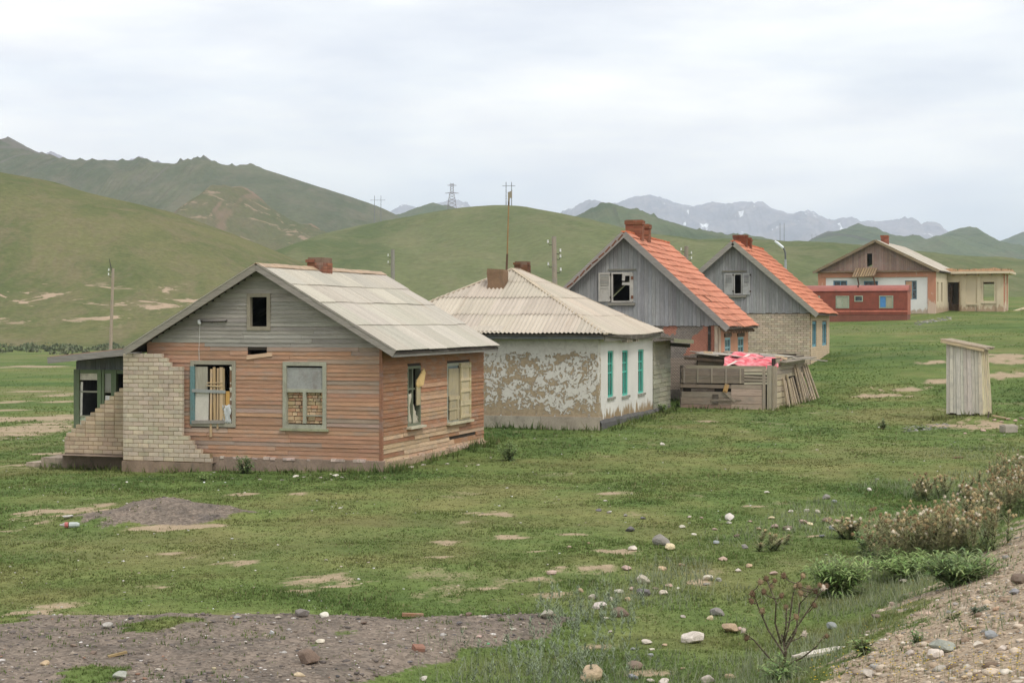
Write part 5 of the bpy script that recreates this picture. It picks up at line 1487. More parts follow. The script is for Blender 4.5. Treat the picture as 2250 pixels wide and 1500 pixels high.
def trailer():
    h = House("site_trailer", 1994, 127, 19, "long rust-red trailer with curtained windows in front of the white building", "trailer")
    e = h.e
    W, D, zb, zt = 7.9, 2.4, 3.12, 5.42
    FOOT.append((h, -W, .1, -.1, D))
    red = S(134, 70, 54, 1.05)
    wins = [(-5.40, -4.38, 4.10, 5.05), (-3.98, -3.34, 4.60, 5.06), (-2.12, -1.06, 4.10, 5.06), (-7.2, -6.6, 4.12, 5.05)]
    wall_mesh('f', -W, 0, zb + .5, lambda u: zt, wins, -.08, 0).build("front_panel", M_metal, e, red)
    wall_mesh('s', .08, D, zb + .5, lambda u: zt, [], -.08, 0).build("end_panel", M_metal, e, S(154, 88, 70, 1.2))  # end face given a lighter red, as if sunlit
    MB().box(-W, -.08, D - .08, D, zb + .5, zt).box(-W, -W + .08, .08, D - .08, zb + .5, zt).build("rear_panel", M_metal, e, red)
    MB().box(-W + .02, -.02, .03, D - .03, zb - .3, zb + .50).build("skirt", M_metal, e, S(118, 72, 58, 1.1))
    pbox("trim_strip", e, M_metal, 'f', -W, .02, .0, .035, zb + .70, zb + .78, S(186, 110, 90, 1.2)); pbox("trim_strip", e, M_metal, 'f', -W, .02, .0, .03, zt - .08, zt, S(120, 56, 44))
    for i, (a, b) in enumerate(((-6.3, -5.5), (-4.3, -2.3), (-.95, -.2))): pbox("rubbing_strip", e, M_metal, 'f', a, b, .0, .02, 4.02, 4.07, S(110, 52, 42))
    n = 12; V, Fc = [], []
    for (x) in (-W - .04, .06):
        for k in range(n + 1):
            t = k / n; yy = -.06 + (D + .12) * t; V.append((x, yy, zt + .46 * math.sin(math.pi * t) ** .62))
    for k in range(n): Fc.append((k, n + 1 + k, n + 2 + k, k + 1))
    Fc.append(tuple(range(n + 1))); Fc.append(tuple(reversed(range(n + 1, 2 * n + 2))))
    rf = obj("roof", pymesh("roof", V, Fc, M_metal, False), e, S(150, 88, 76, .95))
    MB().tube([(-3.75, .35, zt + .2), (-3.75, .35, zt + .46)], .06).build("vent", M_metal, rf, S(60, 44, 40))
    MB().box(-W, 0, .1, D - .1, zb - .2, zb + .02).build("chassis", M_metal, e, S(50, 42, 38))
    fc = S(150, 160, 140, 1.1)
    cur = [(S(168, 170, 150), S(150, 152, 132)), None, (S(70, 120, 170, 1.2), S(170, 164, 140)), (S(160, 164, 150), S(160, 164, 150))]
    for i, (a, b, z0, z1) in enumerate(wins):
        w = window(e, 'f', a, b, z0, z1, .03, .07, fc, mull=(.5,) if cur[i] else (), frame_d=.09)
        if cur[i]:
            m = (a + b) / 2
            for (p, q_, c) in ((a + .08, m - .03, cur[i][0]), (m + .03, b - .08, cur[i][1])): pbox("curtain", w, M_cloth, 'f', p, q_, -.028, -.022, z0 + .08, z1 - .08, c)
trailer()

def shed():
    h = House("animal_shed", 1690, 56.5, 22, "ramshackle grey plank animal pen with pink tarpaulin and scrap roof", "shed")
    e = h.e
    random.seed(5)
    FOOT.append((h, -3.2, .1, -.1, 5.4))
    g = S(132, 119, 106, 1.25); g2 = S(150, 138, 122, 1.25); dk = S(92, 82, 74, 1.1)
    def P(u0, u1, z0, z1, d=.03, c=g, t=0.0, n="plank", m=None): return pbox(n, e, m or M_plank_h, 'f', u0, u1, d - .025, d, z0, z1, jit(c, .14, .03), t)
    zg = .12
    # front of the pen: old crate sides and boards nailed one over another
    for i in range(4): P(-3.08 + random.uniform(-.04, .04), -.85, 1.10 + i * .125, 1.22 + i * .125, .05, g)
    P(-2.9, -.1, 1.60, 1.70, .03, g2)
    for u in (-2.98, -2.5, -2.0, -1.50, -1.0): pbox("batten", e, M_plank_v, 'f', u, u + .05, .05, .075, 1.10, 1.60, jit(g2, .1))
    for (z0, z1) in ((.12, .36), (.37, .60), (.61, .80), (.93, 1.05)): P(-3.1 + random.uniform(0, .06), -1.30, z0, z1, .03, g if z0 > .2 else S(150, 128, 112, 1.3), random.uniform(-.01, .01))
    P(-2.72, -1.9, .80, .90, .02, dk)
    for (z0, z1) in ((.14, .40), (.41, .68), (.69, .92), (.93, 1.06)): P(-1.30, -.24, z0, z1, .045, S(158, 142, 126, 1.3))
    for (z0, z1) in ((1.08, 1.15), (1.18, 1.26), (1.29, 1.36), (1.40, 1.48), (1.50, 1.60)): P(-.86, -.05, z0, z1, .04, random.choice([g2, S(176, 164, 146, 1.3)]), random.uniform(-.03, .02))
    P(-1.62, -1.1, .62, .70, .08, g2, .75); P(-2.0, -.95, .50, .56, .07, g2, -.02); P(-1.95, -1.75, .4, .72, .065, dk)
    pbox("plank", e, M_plank_v, 'f', -1.55, -1.40, .06, .08, .78, 1.08, S(190, 150, 96, 1.2), .3)
    for (u, w_, z1) in ((-.22, .10, 1.62), (-.06, .16, 1.72), (.12, .14, 1.70)): pbox("post", e, M_plank_v, 'f', u, u + w_, -.06, .05, -.1, z1, jit(g2, .1))
    pbox("post", e, M_plank_v, 'f', -3.12, -3.02, -.08, .02, -.1, 1.7, dk)
    MB().box(-3.05, -.05, .08, .10, .1, 1.05).build("pen_shade_sheet", M_dark, e, S(60, 52, 46))  # dark sheet stands in for the shade inside the pen
    # shed body behind
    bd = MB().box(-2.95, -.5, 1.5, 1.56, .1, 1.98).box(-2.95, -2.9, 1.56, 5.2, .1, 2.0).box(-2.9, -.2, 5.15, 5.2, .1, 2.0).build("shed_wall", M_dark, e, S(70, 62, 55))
    for i in range(6): box("plank", bd, M_plank_h, -2.9, -1.35, 1.46, 1.49, 1.30 + i * .12, 1.41 + i * .12, jit(S(150, 132, 114, 1.3), .1))
    # right flank: horizontal boards low down, a plank screen and leaning poles
    for i in range(6): pbox("plank", e, M_plank_h, 's', .3, 1.9, .10, .13, .2 + i * .2, .38 + i * .2, jit(S(176, 160, 136, 1.3), .1))
    for i in range(5): pbox("plank", e, M_plank_h, 's', .5, 5.1, .10 - .0, .13, 1.28 + i * .13, 1.40 + i * .13, jit(g2, .1))
    MB().box(.04, .08, .2, 5.2, .1, 1.95).build("flank_shade_sheet", M_dark, e, S(60, 52, 46))  # dark backing imitates the shade seen between flank boards
    for i in range(14):
        u = 1.3 + i * .29; mb = MB().tube([(.32 + .02 * i, u + .25 * random.uniform(.2, 1), .12 + .02 * i), (.18, u, random.uniform(1.35, 1.95) if i > 5 else random.uniform(1.1, 1.4))], [.05, .04], 7)
        mb.build("pole", M_plank_v, e, jit(S(170, 154, 132, 1.3), .15))
    # scrap roof: sheets and boards thrown over poles
    ro = MB().hexa([(-3.1, 1.2, 2.02), (.35, 1.0, 1.78), (.5, 5.4, 1.86), (-3.1, 5.4, 2.06), (-3.1, 1.2, 2.06), (.35, 1.0, 1.82), (.5, 5.4, 1.90), (-3.1, 5.4, 2.10)]).build("roof", M_wood, e, S(150, 140, 124))
    sc = [S(196, 190, 176), S(186, 178, 164), S(204, 196, 180), S(170, 166, 158)]
    for i in range(22):
        x, y = random.uniform(-2.8, -.1), random.uniform(1.2, 5.0); z = 2.09 - .07 * (x + 3.1) + random.uniform(0, .03)
        box("roof_scrap", ro, M_sheet, x - random.uniform(.25, .6), x + random.uniform(.25, .6), y - random.uniform(.15, .5), y + random.uniform(.15, .5), z, z + .02, jit(random.choice(sc), .08), (random.uniform(-.05, .05), .07 + random.uniform(-.05, .05), random.uniform(-.4, .4)))
    for (x, y, a) in ((-2.5, 1.4, .1), (-1.2, 2.2, -.3), (-.2, 2.4, .2), (.1, 1.6, .1), (-1.9, 3.6, .4)):
        z = 2.12 - .07 * (x + 3.1); box("roof_scrap", ro, M_stone, x - .15, x + .15, y - .1, y + .1, z, z + .07, jit(S(205, 180, 150), .1), (0, .07, a))
    beam("loose_plank", ro, M_plank_h, (.1, 3.2, 1.93), (1.25, 3.6, 1.80), .09, .04, S(176, 168, 156))
    beam("front_pole", ro, M_wood, (-3.25, 1.0, 1.92), (.2, .9, 1.72), .09, .09, S(110, 94, 78))
    # pink tarpaulin draped from the roof over the pen
    V, Fc = [], []
    nu, nv = 26, 14
    for i in range(nu + 1):
        for k in range(nv + 1):
            u, v = i / nu, k / nv
            x = -1.75 + 1.95 * u + .25 * (1 - v) * (.5 - u); y = 1.55 - 1.35 * v
            z = 2.02 - .08 * u - .34 * v ** 1.3 + .045 * math.sin(u * 17 + v * 4) * (.4 + v) + .03 * math.sin(v * 13 + u * 5)
            V.append((x + .06 * math.sin(v * 9), y + .05 * math.sin(u * 11), z + (.12 * (1 - u) * (1 - v))))
    for i in range(nu):
        for k in range(nv): a = i * (nv + 1) + k; Fc.append((a, a + 1, a + nv + 2, a + nv + 1))
    t = obj("tarpaulin", pymesh("tarpaulin", V, Fc, M_tarp, True), e); t.modifiers.new("thick", 'SOLIDIFY').thickness = .008
    beam("white_plank", e, M_paint, (-1.55, .28, 1.66), (-1.0, 1.25, 2.06), .11, .03, S(214, 206, 196, 1.1))
    box("green_drum", e, M_metal, -1.78, -1.64, 1.2, 1.36, 1.72, 1.92, S(60, 130, 96))
def tarp_mat():
    m, nt, bs = mat_new("pink_tarpaulin"); o = objc(nt)
    n = noise(nt, mapping(nt, o, (1, 2.5, 2.5)), 3.0, 5, .6, .5); n2 = noise(nt, mapping(nt, o, (.6, 4, 4)), 2.2, 4)
    c = mixc(nt, rng_(nt, n, .4, .62), (.64, .09, .115, 1), (.72, .30, .31, 1)); c = mixc(nt, rng_(nt, n2, .62, .70, 0, .4), c, (.62, .54, .5, 1))
    nt.links.new(c, bs.inputs['Base Color']); bs.inputs['Roughness'].default_value = .55; return m
M_tarp = tarp_mat()
shed()

def privy():
    h = House("outhouse", 2156, 51, 28, "narrow weathered plank outhouse standing alone on the right", "outhouse")
    e = h.e
    random.seed(9)
    FOOT.append((h, -1.15, .1, -.1, 1.2))
    g0 = S(190, 183, 172, 1.3)
    top = lambda u: 2.03 - .20 * u
    MB().hexa([(-1.0, .03, 0), (.04, .03, 0), (.10, 1.12, 0), (-1.0, 1.12, 0), (-1.0, .03, 2.2), (-.04, .03, 2.0), (-.06, 1.12, 2.0), (-1.0, 1.12, 2.2)]).build("carcass", M_dark, e, S(70, 62, 54))
    us = [-1.06]
    while us[-1] < -.03: us.append(min(us[-1] + random.uniform(.085, .135), 0))
    for i, (a, b) in enumerate(zip(us[:-1], us[1:])):
        d = .012 + (.014 if i % 2 else 0) + random.uniform(0, .006); k = .06
        sx = lambda u, z: u + (u + 1.06) / 1.06 * k * (1 - z / 2.0)
        z0 = random.uniform(.02, .08); P = []
        for z in (z0, None):
            za, zb_ = (z, z) if z is not None else (top(a), top(b))
            P += [(sx(a, za) + .003, -d, za), (sx(b, zb_) - .003, -d, zb_), (sx(b, zb_) - .003, .02, zb_), (sx(a, za) + .003, .02, za)]
        MB().hexa(P).build("board", M_plank_v, e, jit(random.choice([g0, S(184, 182, 177, 1.3), S(190, 180, 162, 1.3), S(172, 167, 158, 1.3)]), .07))
    for i in range(9):
        a = .0 + i * .125; b = a + .12; d = .0 + (.012 if i % 2 else 0)
        MB().hexa([(.04, a, 0.03), (.075 + d, a, .03), (.095 + d, b, .03), (.06, b, .03), (-.05, a, 1.99), (-.02 + d, a, 1.99), (-.03 + d, b, 1.99), (-.06, b, 1.99)]).build("board", M_plank_v, e, jit(S(190, 176, 146, 1.25), .1))
    MB().box(-1.06, -1.03, .0, 1.13, .03, 2.22).box(-1.03, -.08, 1.10, 1.13, .03, 2.0).build("rear_boards", M_plank_v, e, g0)
    r = MB().hexa([(-1.18, -.12, 2.27), (.12, -.12, 2.01), (.10, 1.3, 2.01), (-1.18, 1.3, 2.27), (-1.18, -.12, 2.31), (.12, -.12, 2.05), (.10, 1.3, 2.05), (-1.18, 1.3, 2.31)]).build("roof", M_plank_h, e, S(160, 146, 126))
    for i in range(7): beam("roof_board", r, M_plank_h, (-1.20 + random.uniform(-.02, .02), -.04 + i * .2, 2.335), (.13 + random.uniform(-.03, .04), -.04 + i * .2, 2.07), .17, .025, jit(S(168, 152, 130, 1.1), .12))
    beam("barge_board", r, M_plank_h, (-1.20, -.14, 2.27), (.12, -.14, 2.00), .03, .085, S(184, 166, 134, 1.15))
    z = Zs(h.O[0], h.O[1]); e.location.z = z + .02
privy()
# ================================================================== poles, pylon, lamp
def wood_pole(px, Y, ztop, r, label, ins, col, lean=(0, 0), cap=None):
    x = (px - 1125) / F * Y; z0 = Zs(x, Y) - .3
    e = empty("utility_pole", (x, Y, z0), 0, label, "pole", "wooden power poles behind the houses")
    H = ztop - z0
    MB().tube([(0, 0, 0), (lean[0] * .5, 0, H * .5), (lean[0], lean[1], H)], [r * 1.25, r * 1.1, r * .9], 9).build("shaft", M_plank_v, e, col)
    for (s, dz) in ins:
        xx = lean[0] * (1 - dz / H)
        hk = MB().tube([(xx, 0, H - dz), (xx + s * (r + .10), 0, H - dz - .04), (xx + s * (r + .16), 0, H - dz + .10)], .018, 6).build("hook", M_metal, e, S(60, 56, 52))
        MB().tube([(xx + s * (r + .16), 0, H - dz + .07), (xx + s * (r + .16), 0, H - dz + .14), (xx + s * (r + .16), 0, H - dz + .20)], [.042, .032, .036], 8).build("insulator", M_cloth, hk, S(226, 226, 222))
    if cap: MB().tube([(lean[0], 0, H - .3), (lean[0] - .12, 0, H + .05), (lean[0] - .22, 0, H + .55)], [.05, .035, .015], 6).build("steel_tip", M_metal, e, S(70, 66, 62))
    return e
wood_pole(240, 95, 6.15, .085, "slim pale pole with a hooked steel tip left of the clapboard house", [(-1, .2), (-1, .45)], S(160, 145, 128, 1.05), (.22, 0), True)
wood_pole(863, 110, 7.85, .14, "grey pole rising behind the clapboard house roof", [(-1, .5), (-1, .95)], S(140, 136, 126, 1.2))
wood_pole(1222, 75, 6.98, .115, "grey pole with white insulators between the white house and the tiled house", [(-1, .35), (1, .75), (1, 1.0), (-1, 1.35), (1, 1.6)], S(150, 140, 124, 1.2), (-.10, 0))
wood_pole(1508, 95, 7.42, .13, "short visible pole top between the two orange-tiled roofs", [(-1, .3), (1, .5), (1, .8)], S(136, 126, 112, 1.2))

def lamp_post():
    Y = 100; x = (1726 - 1125) / F * Y; z0 = Zs(x, Y) - .3; H = 7.65 - z0
    e = empty("street_lamp", (x, Y, z0), 0, "grey lamp post with a tilted white lamp head between roofs", "street lamp")
    MB().tube([(0, 0, 0), (0, 0, H - .8)], [.09, .07], 8).build("post", M_metal, e, S(160, 164, 166, 1.1))
    MB().tube([(0, 0, H - .85), (-.02, 0, H - .4), (-.12, 0, H - .12)], .05, 7).build("arm", M_metal, e, S(96, 98, 100))
    MB().tube([(-.05, 0, H - .22), (-.16, 0, H - .10), (-.5, 0, H + .18), (-.64, 0, H + .28)], [.04, .085, .085, .045], 8).build("lamp_head", M_cloth, e, S(226, 230, 234))
lamp_post()

def hpole(px0, px1, py_top, Y, z_base, label, cross=True):
    x0, x1 = (px0 - 1125) / F * Y, (px1 - 1125) / F * Y; xm = (x0 + x1) / 2
    e = empty("transmission_pole", (xm, Y, z_base), 0, label, "power pole", "paired transmission poles on the skyline")
    H = CZ + (HOR - py_top) / F * Y - z_base
    for x in (x0 - xm, x1 - xm): MB().tube([(x, 0, 0), (x, 0, H)], [.22, .16], 7).build("pole", M_wood, e, S(110, 112, 116))
    if cross: MB().tube([((x0 - xm) * 2.4, 0, H * .86), ((x1 - xm) * 2.4, 0, H * .86)], .12, 6).build("cross_arm", M_wood, e, S(120, 122, 126))
def hz_(px, py, Y): return CZ + (HOR - py) / F * Y
hpole(1112, 1124, 400, 815, hz_(1118, 462, 815), "pair of tall transmission poles on the round hill's crest")
hpole(823, 837, 430, 1150, hz_(830, 500, 1150), "pair of transmission poles against the left ridge")
hpole(1714, 1723, 490, 1250, hz_(1718, 545, 1250), "pair of transmission poles before the blue mountains", False)
hpole(1784, 1793, 514, 1900, hz_(1788, 548, 1900), "smallest pair of transmission poles before the right-hand hill", False)

def pylon():
    Y = 800; px = 993; x = (px - 1125) / F * Y; zb = hz_(px, 460, Y); H = CZ + (HOR - 403) / F * Y - zb
    e = empty("pylon", (x, Y, zb), 0, "steel lattice pylon on the skyline left of centre", "pylon")
    def hw(t): return 2.2 * (1 - t) ** 1.0 + .45 * t if t < .62 else .78
    mb = MB(); r = .07
    lv = [0, .16, .31, .44, .55, .64, .74, .84, .93, 1.0]
    for sx in (-1, 1):
        for sy in (-1, 1):
            mb.tube([(sx * hw(t), sy * hw(t), H * t) for t in lv], .10, 4)
    mb.build("leg", M_metal, e, S(128, 120, 122))
    br = MB()
    for a, b in zip(lv[:-1], lv[1:]):
        for s in (-1, 1):
            br.tube([(-hw(a), s * hw(a), H * a), (hw(b), s * hw(b), H * b)], r, 4); br.tube([(hw(a), s * hw(a), H * a), (-hw(b), s * hw(b), H * b)], r, 4)
            br.tube([(s * hw(a), -hw(a), H * a), (s * hw(b), hw(b), H * b)], r, 4); br.tube([(s * hw(a), hw(a), H * a), (s * hw(b), -hw(b), H * b)], r, 4)
    br.build("bracing", M_metal, e, S(128, 120, 122))
    for (t, w) in ((.62, 3.3), (.92, 2.2)):
        MB().tube([(-w, 0, H * t), (0, 0, H * t + .35), (w, 0, H * t)], .10, 5).tube([(-w, 0, H * t), (w, 0, H * t)], .08, 5).build("cross_arm", M_metal, e, S(120, 114, 118))
pylon()
# ================================================================== grass, pebbles
random.seed(21); rng = np.random.default_rng(21)
def in_foot(x, y):
    m = np.zeros(len(x), bool)
    for (h, x0, x1, y0, y1) in FOOT:
        dx, dy = x - h.O[0], y - h.O[1]; c, s = math.cos(h.th), math.sin(h.th)
        lx, ly = dx * c - dy * s, dx * s + dy * c
        m |= (lx > x0) & (lx < x1) & (ly > y0) & (ly < y1)
    return m
def near_foot(x, y, g):
    m = np.zeros(len(x), bool)
    for (h, x0, x1, y0, y1) in FOOT:
        dx, dy = x - h.O[0], y - h.O[1]; c, s = math.cos(h.th), math.sin(h.th)
        lx, ly = dx * c - dy * s, dx * s + dy * c
        m |= (lx > x0 - g) & (lx < x1 + g) & (ly > y0 - g) & (ly < y1 + g)
    return m
def blades(x, y, z, hgt, wid, lean, col, k=1):
    """one bent blade (two triangles' worth: a tapering strip of 2 segments) per point"""
    n = len(x); a = rng.uniform(0, 2 * np.pi, n); b = a + np.pi / 2 + rng.normal(0, .5, n)
    ca, sa, cb, sb = np.cos(a), np.sin(a), np.cos(b), np.sin(b)
    V = np.empty((n, 3, 3))
    V[:, 0] = np.stack([x - ca * wid, y - sa * wid, z], 1)
    V[:, 1] = np.stack([x + ca * wid, y + sa * wid, z], 1)
    V[:, 2] = np.stack([x + cb * lean * hgt, y + sb * lean * hgt, z + hgt], 1)
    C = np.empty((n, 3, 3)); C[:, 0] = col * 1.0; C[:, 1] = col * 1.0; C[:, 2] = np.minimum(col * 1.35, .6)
    return V.reshape(-1, 3), np.arange(3 * n).reshape(n, 3), C.reshape(-1, 3)
def scatter(n, y0, y1, p=1.0, px0=-70, px1=2320):
    u = rng.uniform(0, 1, n)
    Y = (y0 ** (1 - p) + u * (y1 ** (1 - p) - y0 ** (1 - p))) ** (1 / (1 - p)) if p != 1 else y0 * (y1 / y0) ** u
    px = rng.uniform(px0, px1, n)
    return (px - 1125) / F * Y, Y

def make_grass():
    nt = 150000
    x, y = scatter(nt, 12.5, 66, 1.25)
    bare = np.maximum(np.maximum(sand(x, y), ash(x, y)), embm(x, y))
    dens = .35 + .65 * sstep(.3, .6, fbm(x * .7, y * .7, 91, 4))
    keep = (rng.uniform(0, 1, nt) < np.where(bare > .6, .07, np.where(bare > .3, .35, 1.0)) * dens) & ~in_foot(x, y)
    x, y = x[keep], y[keep]
    k = 4
    X = np.repeat(x, k) + rng.normal(0, .018, len(x) * k) * np.repeat(np.sqrt(y / 15), k); Y = np.repeat(y, k) + rng.normal(0, .018, len(x) * k) * np.repeat(np.sqrt(y / 15), k)
    zz = Z(X, Y) - .006
    lu = lush(X, Y); nf = near_foot(X, Y, .45)
    clump = sstep(.45, .7, fbm(X * 1.3, Y * 1.3, 92, 3))
    h = rng.uniform(.014, .034, len(X)) * (.7 + .5 * lu) * (1 + .7 * clump) * np.where(nf, rng.uniform(1.5, 5.0, len(X)), 1) * (1 + (Y - 15) * .010)
    w = .0055 * (Y / 15) ** .8 * rng.uniform(.7, 1.4, len(X))
    c = grass_col(X, Y) * rng.uniform(.86, 1.30, len(X))[:, None]
    dry = rng.uniform(0, 1, len(X)) < .09
    c[dry] = np.array([.27, .235, .12]) * rng.uniform(.7, 1.2, dry.sum())[:, None]
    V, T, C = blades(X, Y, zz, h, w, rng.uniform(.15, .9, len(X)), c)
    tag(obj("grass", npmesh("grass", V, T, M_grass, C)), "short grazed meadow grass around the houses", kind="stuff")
    # coarser tufts farther out
    x, y = scatter(60000, 60, 160, 1.3); k = (~in_foot(x, y)) & (sand(x, y) < rng.uniform(.1, .6, len(x))) & (fbm(x * .35, y * .25, 93, 4) > rng.uniform(.36, .68, len(x))); x, y = x[k], y[k]
    V, T, C = blades(x, y, Z(x, y) - .01, rng.uniform(.03, .08, len(x)), rng.uniform(.03, .06, len(x)), rng.uniform(.3, 1.2, len(x)), grass_col(x, y) * rng.uniform(.95, 1.3, len(x))[:, None])
    tag(obj("pasture_tufts", npmesh("pasture_tufts", V, T, M_grass, C)), "coarser tufts of pasture grass on the slope towards the far buildings", kind="stuff")
    # taller grey-green grass at the foot of the roadside slope
    n = 90000
    x, y = scatter(n, 12.5, 42, 1.1, 900, 2320)
    e = emb_e(x, y) + 1.2 * (fbm(x * .8, y * .8, 95, 4) - .5)
    d = sstep(-3.9, -2.6, e) * (1 - sstep(.2, 1.1, e)) * sstep(.38, .56, fbm(x * .6, y * .45, 96, 4)) + .10 * (e > .8) * (e < 2.6) * (fbm(x * 1.4, y * 1.4, 98, 3) > .5)
    keep = rng.uniform(0, 1, n) < d * .75
    x, y = x[keep], y[keep]
    h = rng.uniform(.03, .17, len(x)) * (.5 + fbm(x * 1.5, y * 1.5, 99, 3)); c = np.where(rng.uniform(0, 1, len(x))[:, None] < .75, np.array([.31, .345, .215]), np.array([.21, .27, .115])) * rng.uniform(.8, 1.3, len(x))[:, None]
    V, T, C = blades(x, y, Z(x, y) - .01, h, .005 * (y / 16) ** .7, rng.uniform(.1, .8, len(x)), c)
    tag(obj("tall_grass", npmesh("tall_grass", V, T, M_grass, C)), "taller grey-green grass along the foot of the roadside slope", kind="stuff")
    # wormwood stems by the clinker bank
    VV, TT, CC, off = [], [], [], 0
    for i in range(170):
        px = random.gauss(1230, 90) if i < 110 else random.uniform(1180, 1420); py = random.uniform(1395, 1510) if i < 110 else random.uniform(1310, 1390)
        gx_, gy_ = ground_at(px, py); hh = random.uniform(.10, .32); m = 26
        t = rng.uniform(0, 1, m); lx = random.uniform(-.06, .06)
        V, T, C = blades(gx_ + lx * t + rng.normal(0, .006, m), gy_ + rng.normal(0, .006, m), Zs(gx_, gy_) + hh * t, np.full(m, .035), np.full(m, .006), rng.uniform(.6, 1.2, m), np.array([.26, .31, .20]) * rng.uniform(.7, 1.2, m)[:, None])
        VV.append(V); TT.append(T + off); CC.append(C); off += len(V)
    tag(obj("wormwood", npmesh("wormwood", np.concatenate(VV), np.concatenate(TT), M_leaf, np.concatenate(CC))), "pale silvery wormwood stems at the right end of the clinker bank", kind="stuff")
make_grass()

def rock_verts(sub, seed, flat=.65, cut=5):
    bm = bmesh.new(); bmesh.ops.create_icosphere(bm, subdivisions=sub, radius=1)
    r = random.Random(seed); ns = []
    for i in range(cut):
        d = Vector((r.gauss(0, 1), r.gauss(0, 1), r.gauss(0, .8))).normalized(); ns.append((d, r.uniform(.55, .85)))
    for v in bm.verts:
        c = v.co.copy()
        c *= 1 + .22 * mnoise.noise(c * 1.3 + Vector((seed * 3.1, 0, 0))) + .06 * mnoise.noise(c * 4 + Vector((seed, 5, 0)))
        for (d, k) in ns:
            q_ = c.dot(d) - k
            if q_ > 0: c -= d * q_ * .92
        v.co = Vector((c.x, c.y * .85, c.z * flat))
    return bm
def pebbles(name, label, x, y, size, cols, sink=.25):
    protos = []
    for s in range(6):
        bm = rock_verts(1, 100 + s, .6, 9); bm.verts.ensure_lookup_table()
        protos.append((np.array([v.co[:] for v in bm.verts]), np.array([[v.index for v in f.verts] for f in bm.faces]))); bm.free()
    VV, TT, CC, off = [], [], [], 0
    z = Z(x, y)
    for s in range(6):
        idx = np.arange(s, len(x), 6); P, T = protos[s]
        a = rng.uniform(0, 6.283, len(idx)); c_, s_ = np.cos(a)[:, None], np.sin(a)[:, None]
        sc = size[idx][:, None]; sx = sc * rng.uniform(.7, 1.35, (len(idx), 1)); sz = sc * rng.uniform(.3, .85, (len(idx), 1))
        X = P[None, :, 0] * sx; Y = P[None, :, 1] * sc; Zz = P[None, :, 2] * sz
        V = np.stack([x[idx][:, None] + X * c_ - Y * s_, y[idx][:, None] + X * s_ + Y * c_, z[idx][:, None] + Zz + sc * (.6 - 2 * sink) * .6], 2).reshape(-1, 3)
        VV.append(V); TT.append((T[None] + (np.arange(len(idx)) * len(P))[:, None, None]).reshape(-1, 3) + off)
        CC.append(np.repeat(cols[idx], len(P), 0)); off += len(V)
    return tag(obj(name, npmesh(name, np.concatenate(VV), np.concatenate(TT), M_pebble, np.concatenate(CC))), label, kind="stuff")
def pal(n, cs, w=None):
    cs = np.array(cs); return np.minimum(cs[rng.choice(len(cs), n, p=w)] * rng.uniform(.65, 1.25, n)[:, None], .8)
def make_pebbles():
    x, y = scatter(30000, 10, 30, 1.6, -70, 1500); k = ash(x, y) > rng.uniform(.3, .9, len(x)); x, y = x[k][:9000], y[k][:9000]
    sz = np.exp(rng.normal(-4.55, .65, len(x))).clip(.005, .05)
    pebbles("clinker", "dark clinker and small stones on the ash banks", x, y, sz, pal(len(x), [(.17, .145, .13), (.23, .19, .155), (.33, .275, .22), (.60, .56, .52), (.32, .19, .13), (.09, .085, .085)], [.32, .27, .22, .09, .03, .07]))
    x, y = scatter(42000, 8.5, 45, 1.5, 1500, 2330); k = embm(x, y) > rng.uniform(.2, .9, len(x)); x, y = x[k][:11000], y[k][:11000]
    sz = np.exp(rng.normal(-4.45, .75, len(x))).clip(.006, .075)
    pebbles("gravel", "pinkish gravel covering the roadside slope", x, y, sz, pal(len(x), [(.46, .355, .25), (.38, .295, .21), (.52, .43, .33), (.32, .30, .27), (.27, .195, .135), (.60, .54, .45)], [.28, .26, .18, .12, .08, .08]))
    x, y = scatter(1500, 13, 60, 1.1); k = (~in_foot(x, y)) & (ash(x, y) < .3) & (embm(x, y) < .5) & (fbm(x * .4, y * .4, 97, 3) > .45); x, y = x[k], y[k]
    sz = np.exp(rng.normal(-4.0, .4, len(x))).clip(.008, .04) * (y / 25) ** .5
    pebbles("meadow_pebbles", "small pale pebbles and chips strewn in the meadow", x, y, sz, pal(len(x), [(.62, .58, .52), (.50, .43, .35), (.74, .72, .70), (.36, .33, .30)]))
make_pebbles()

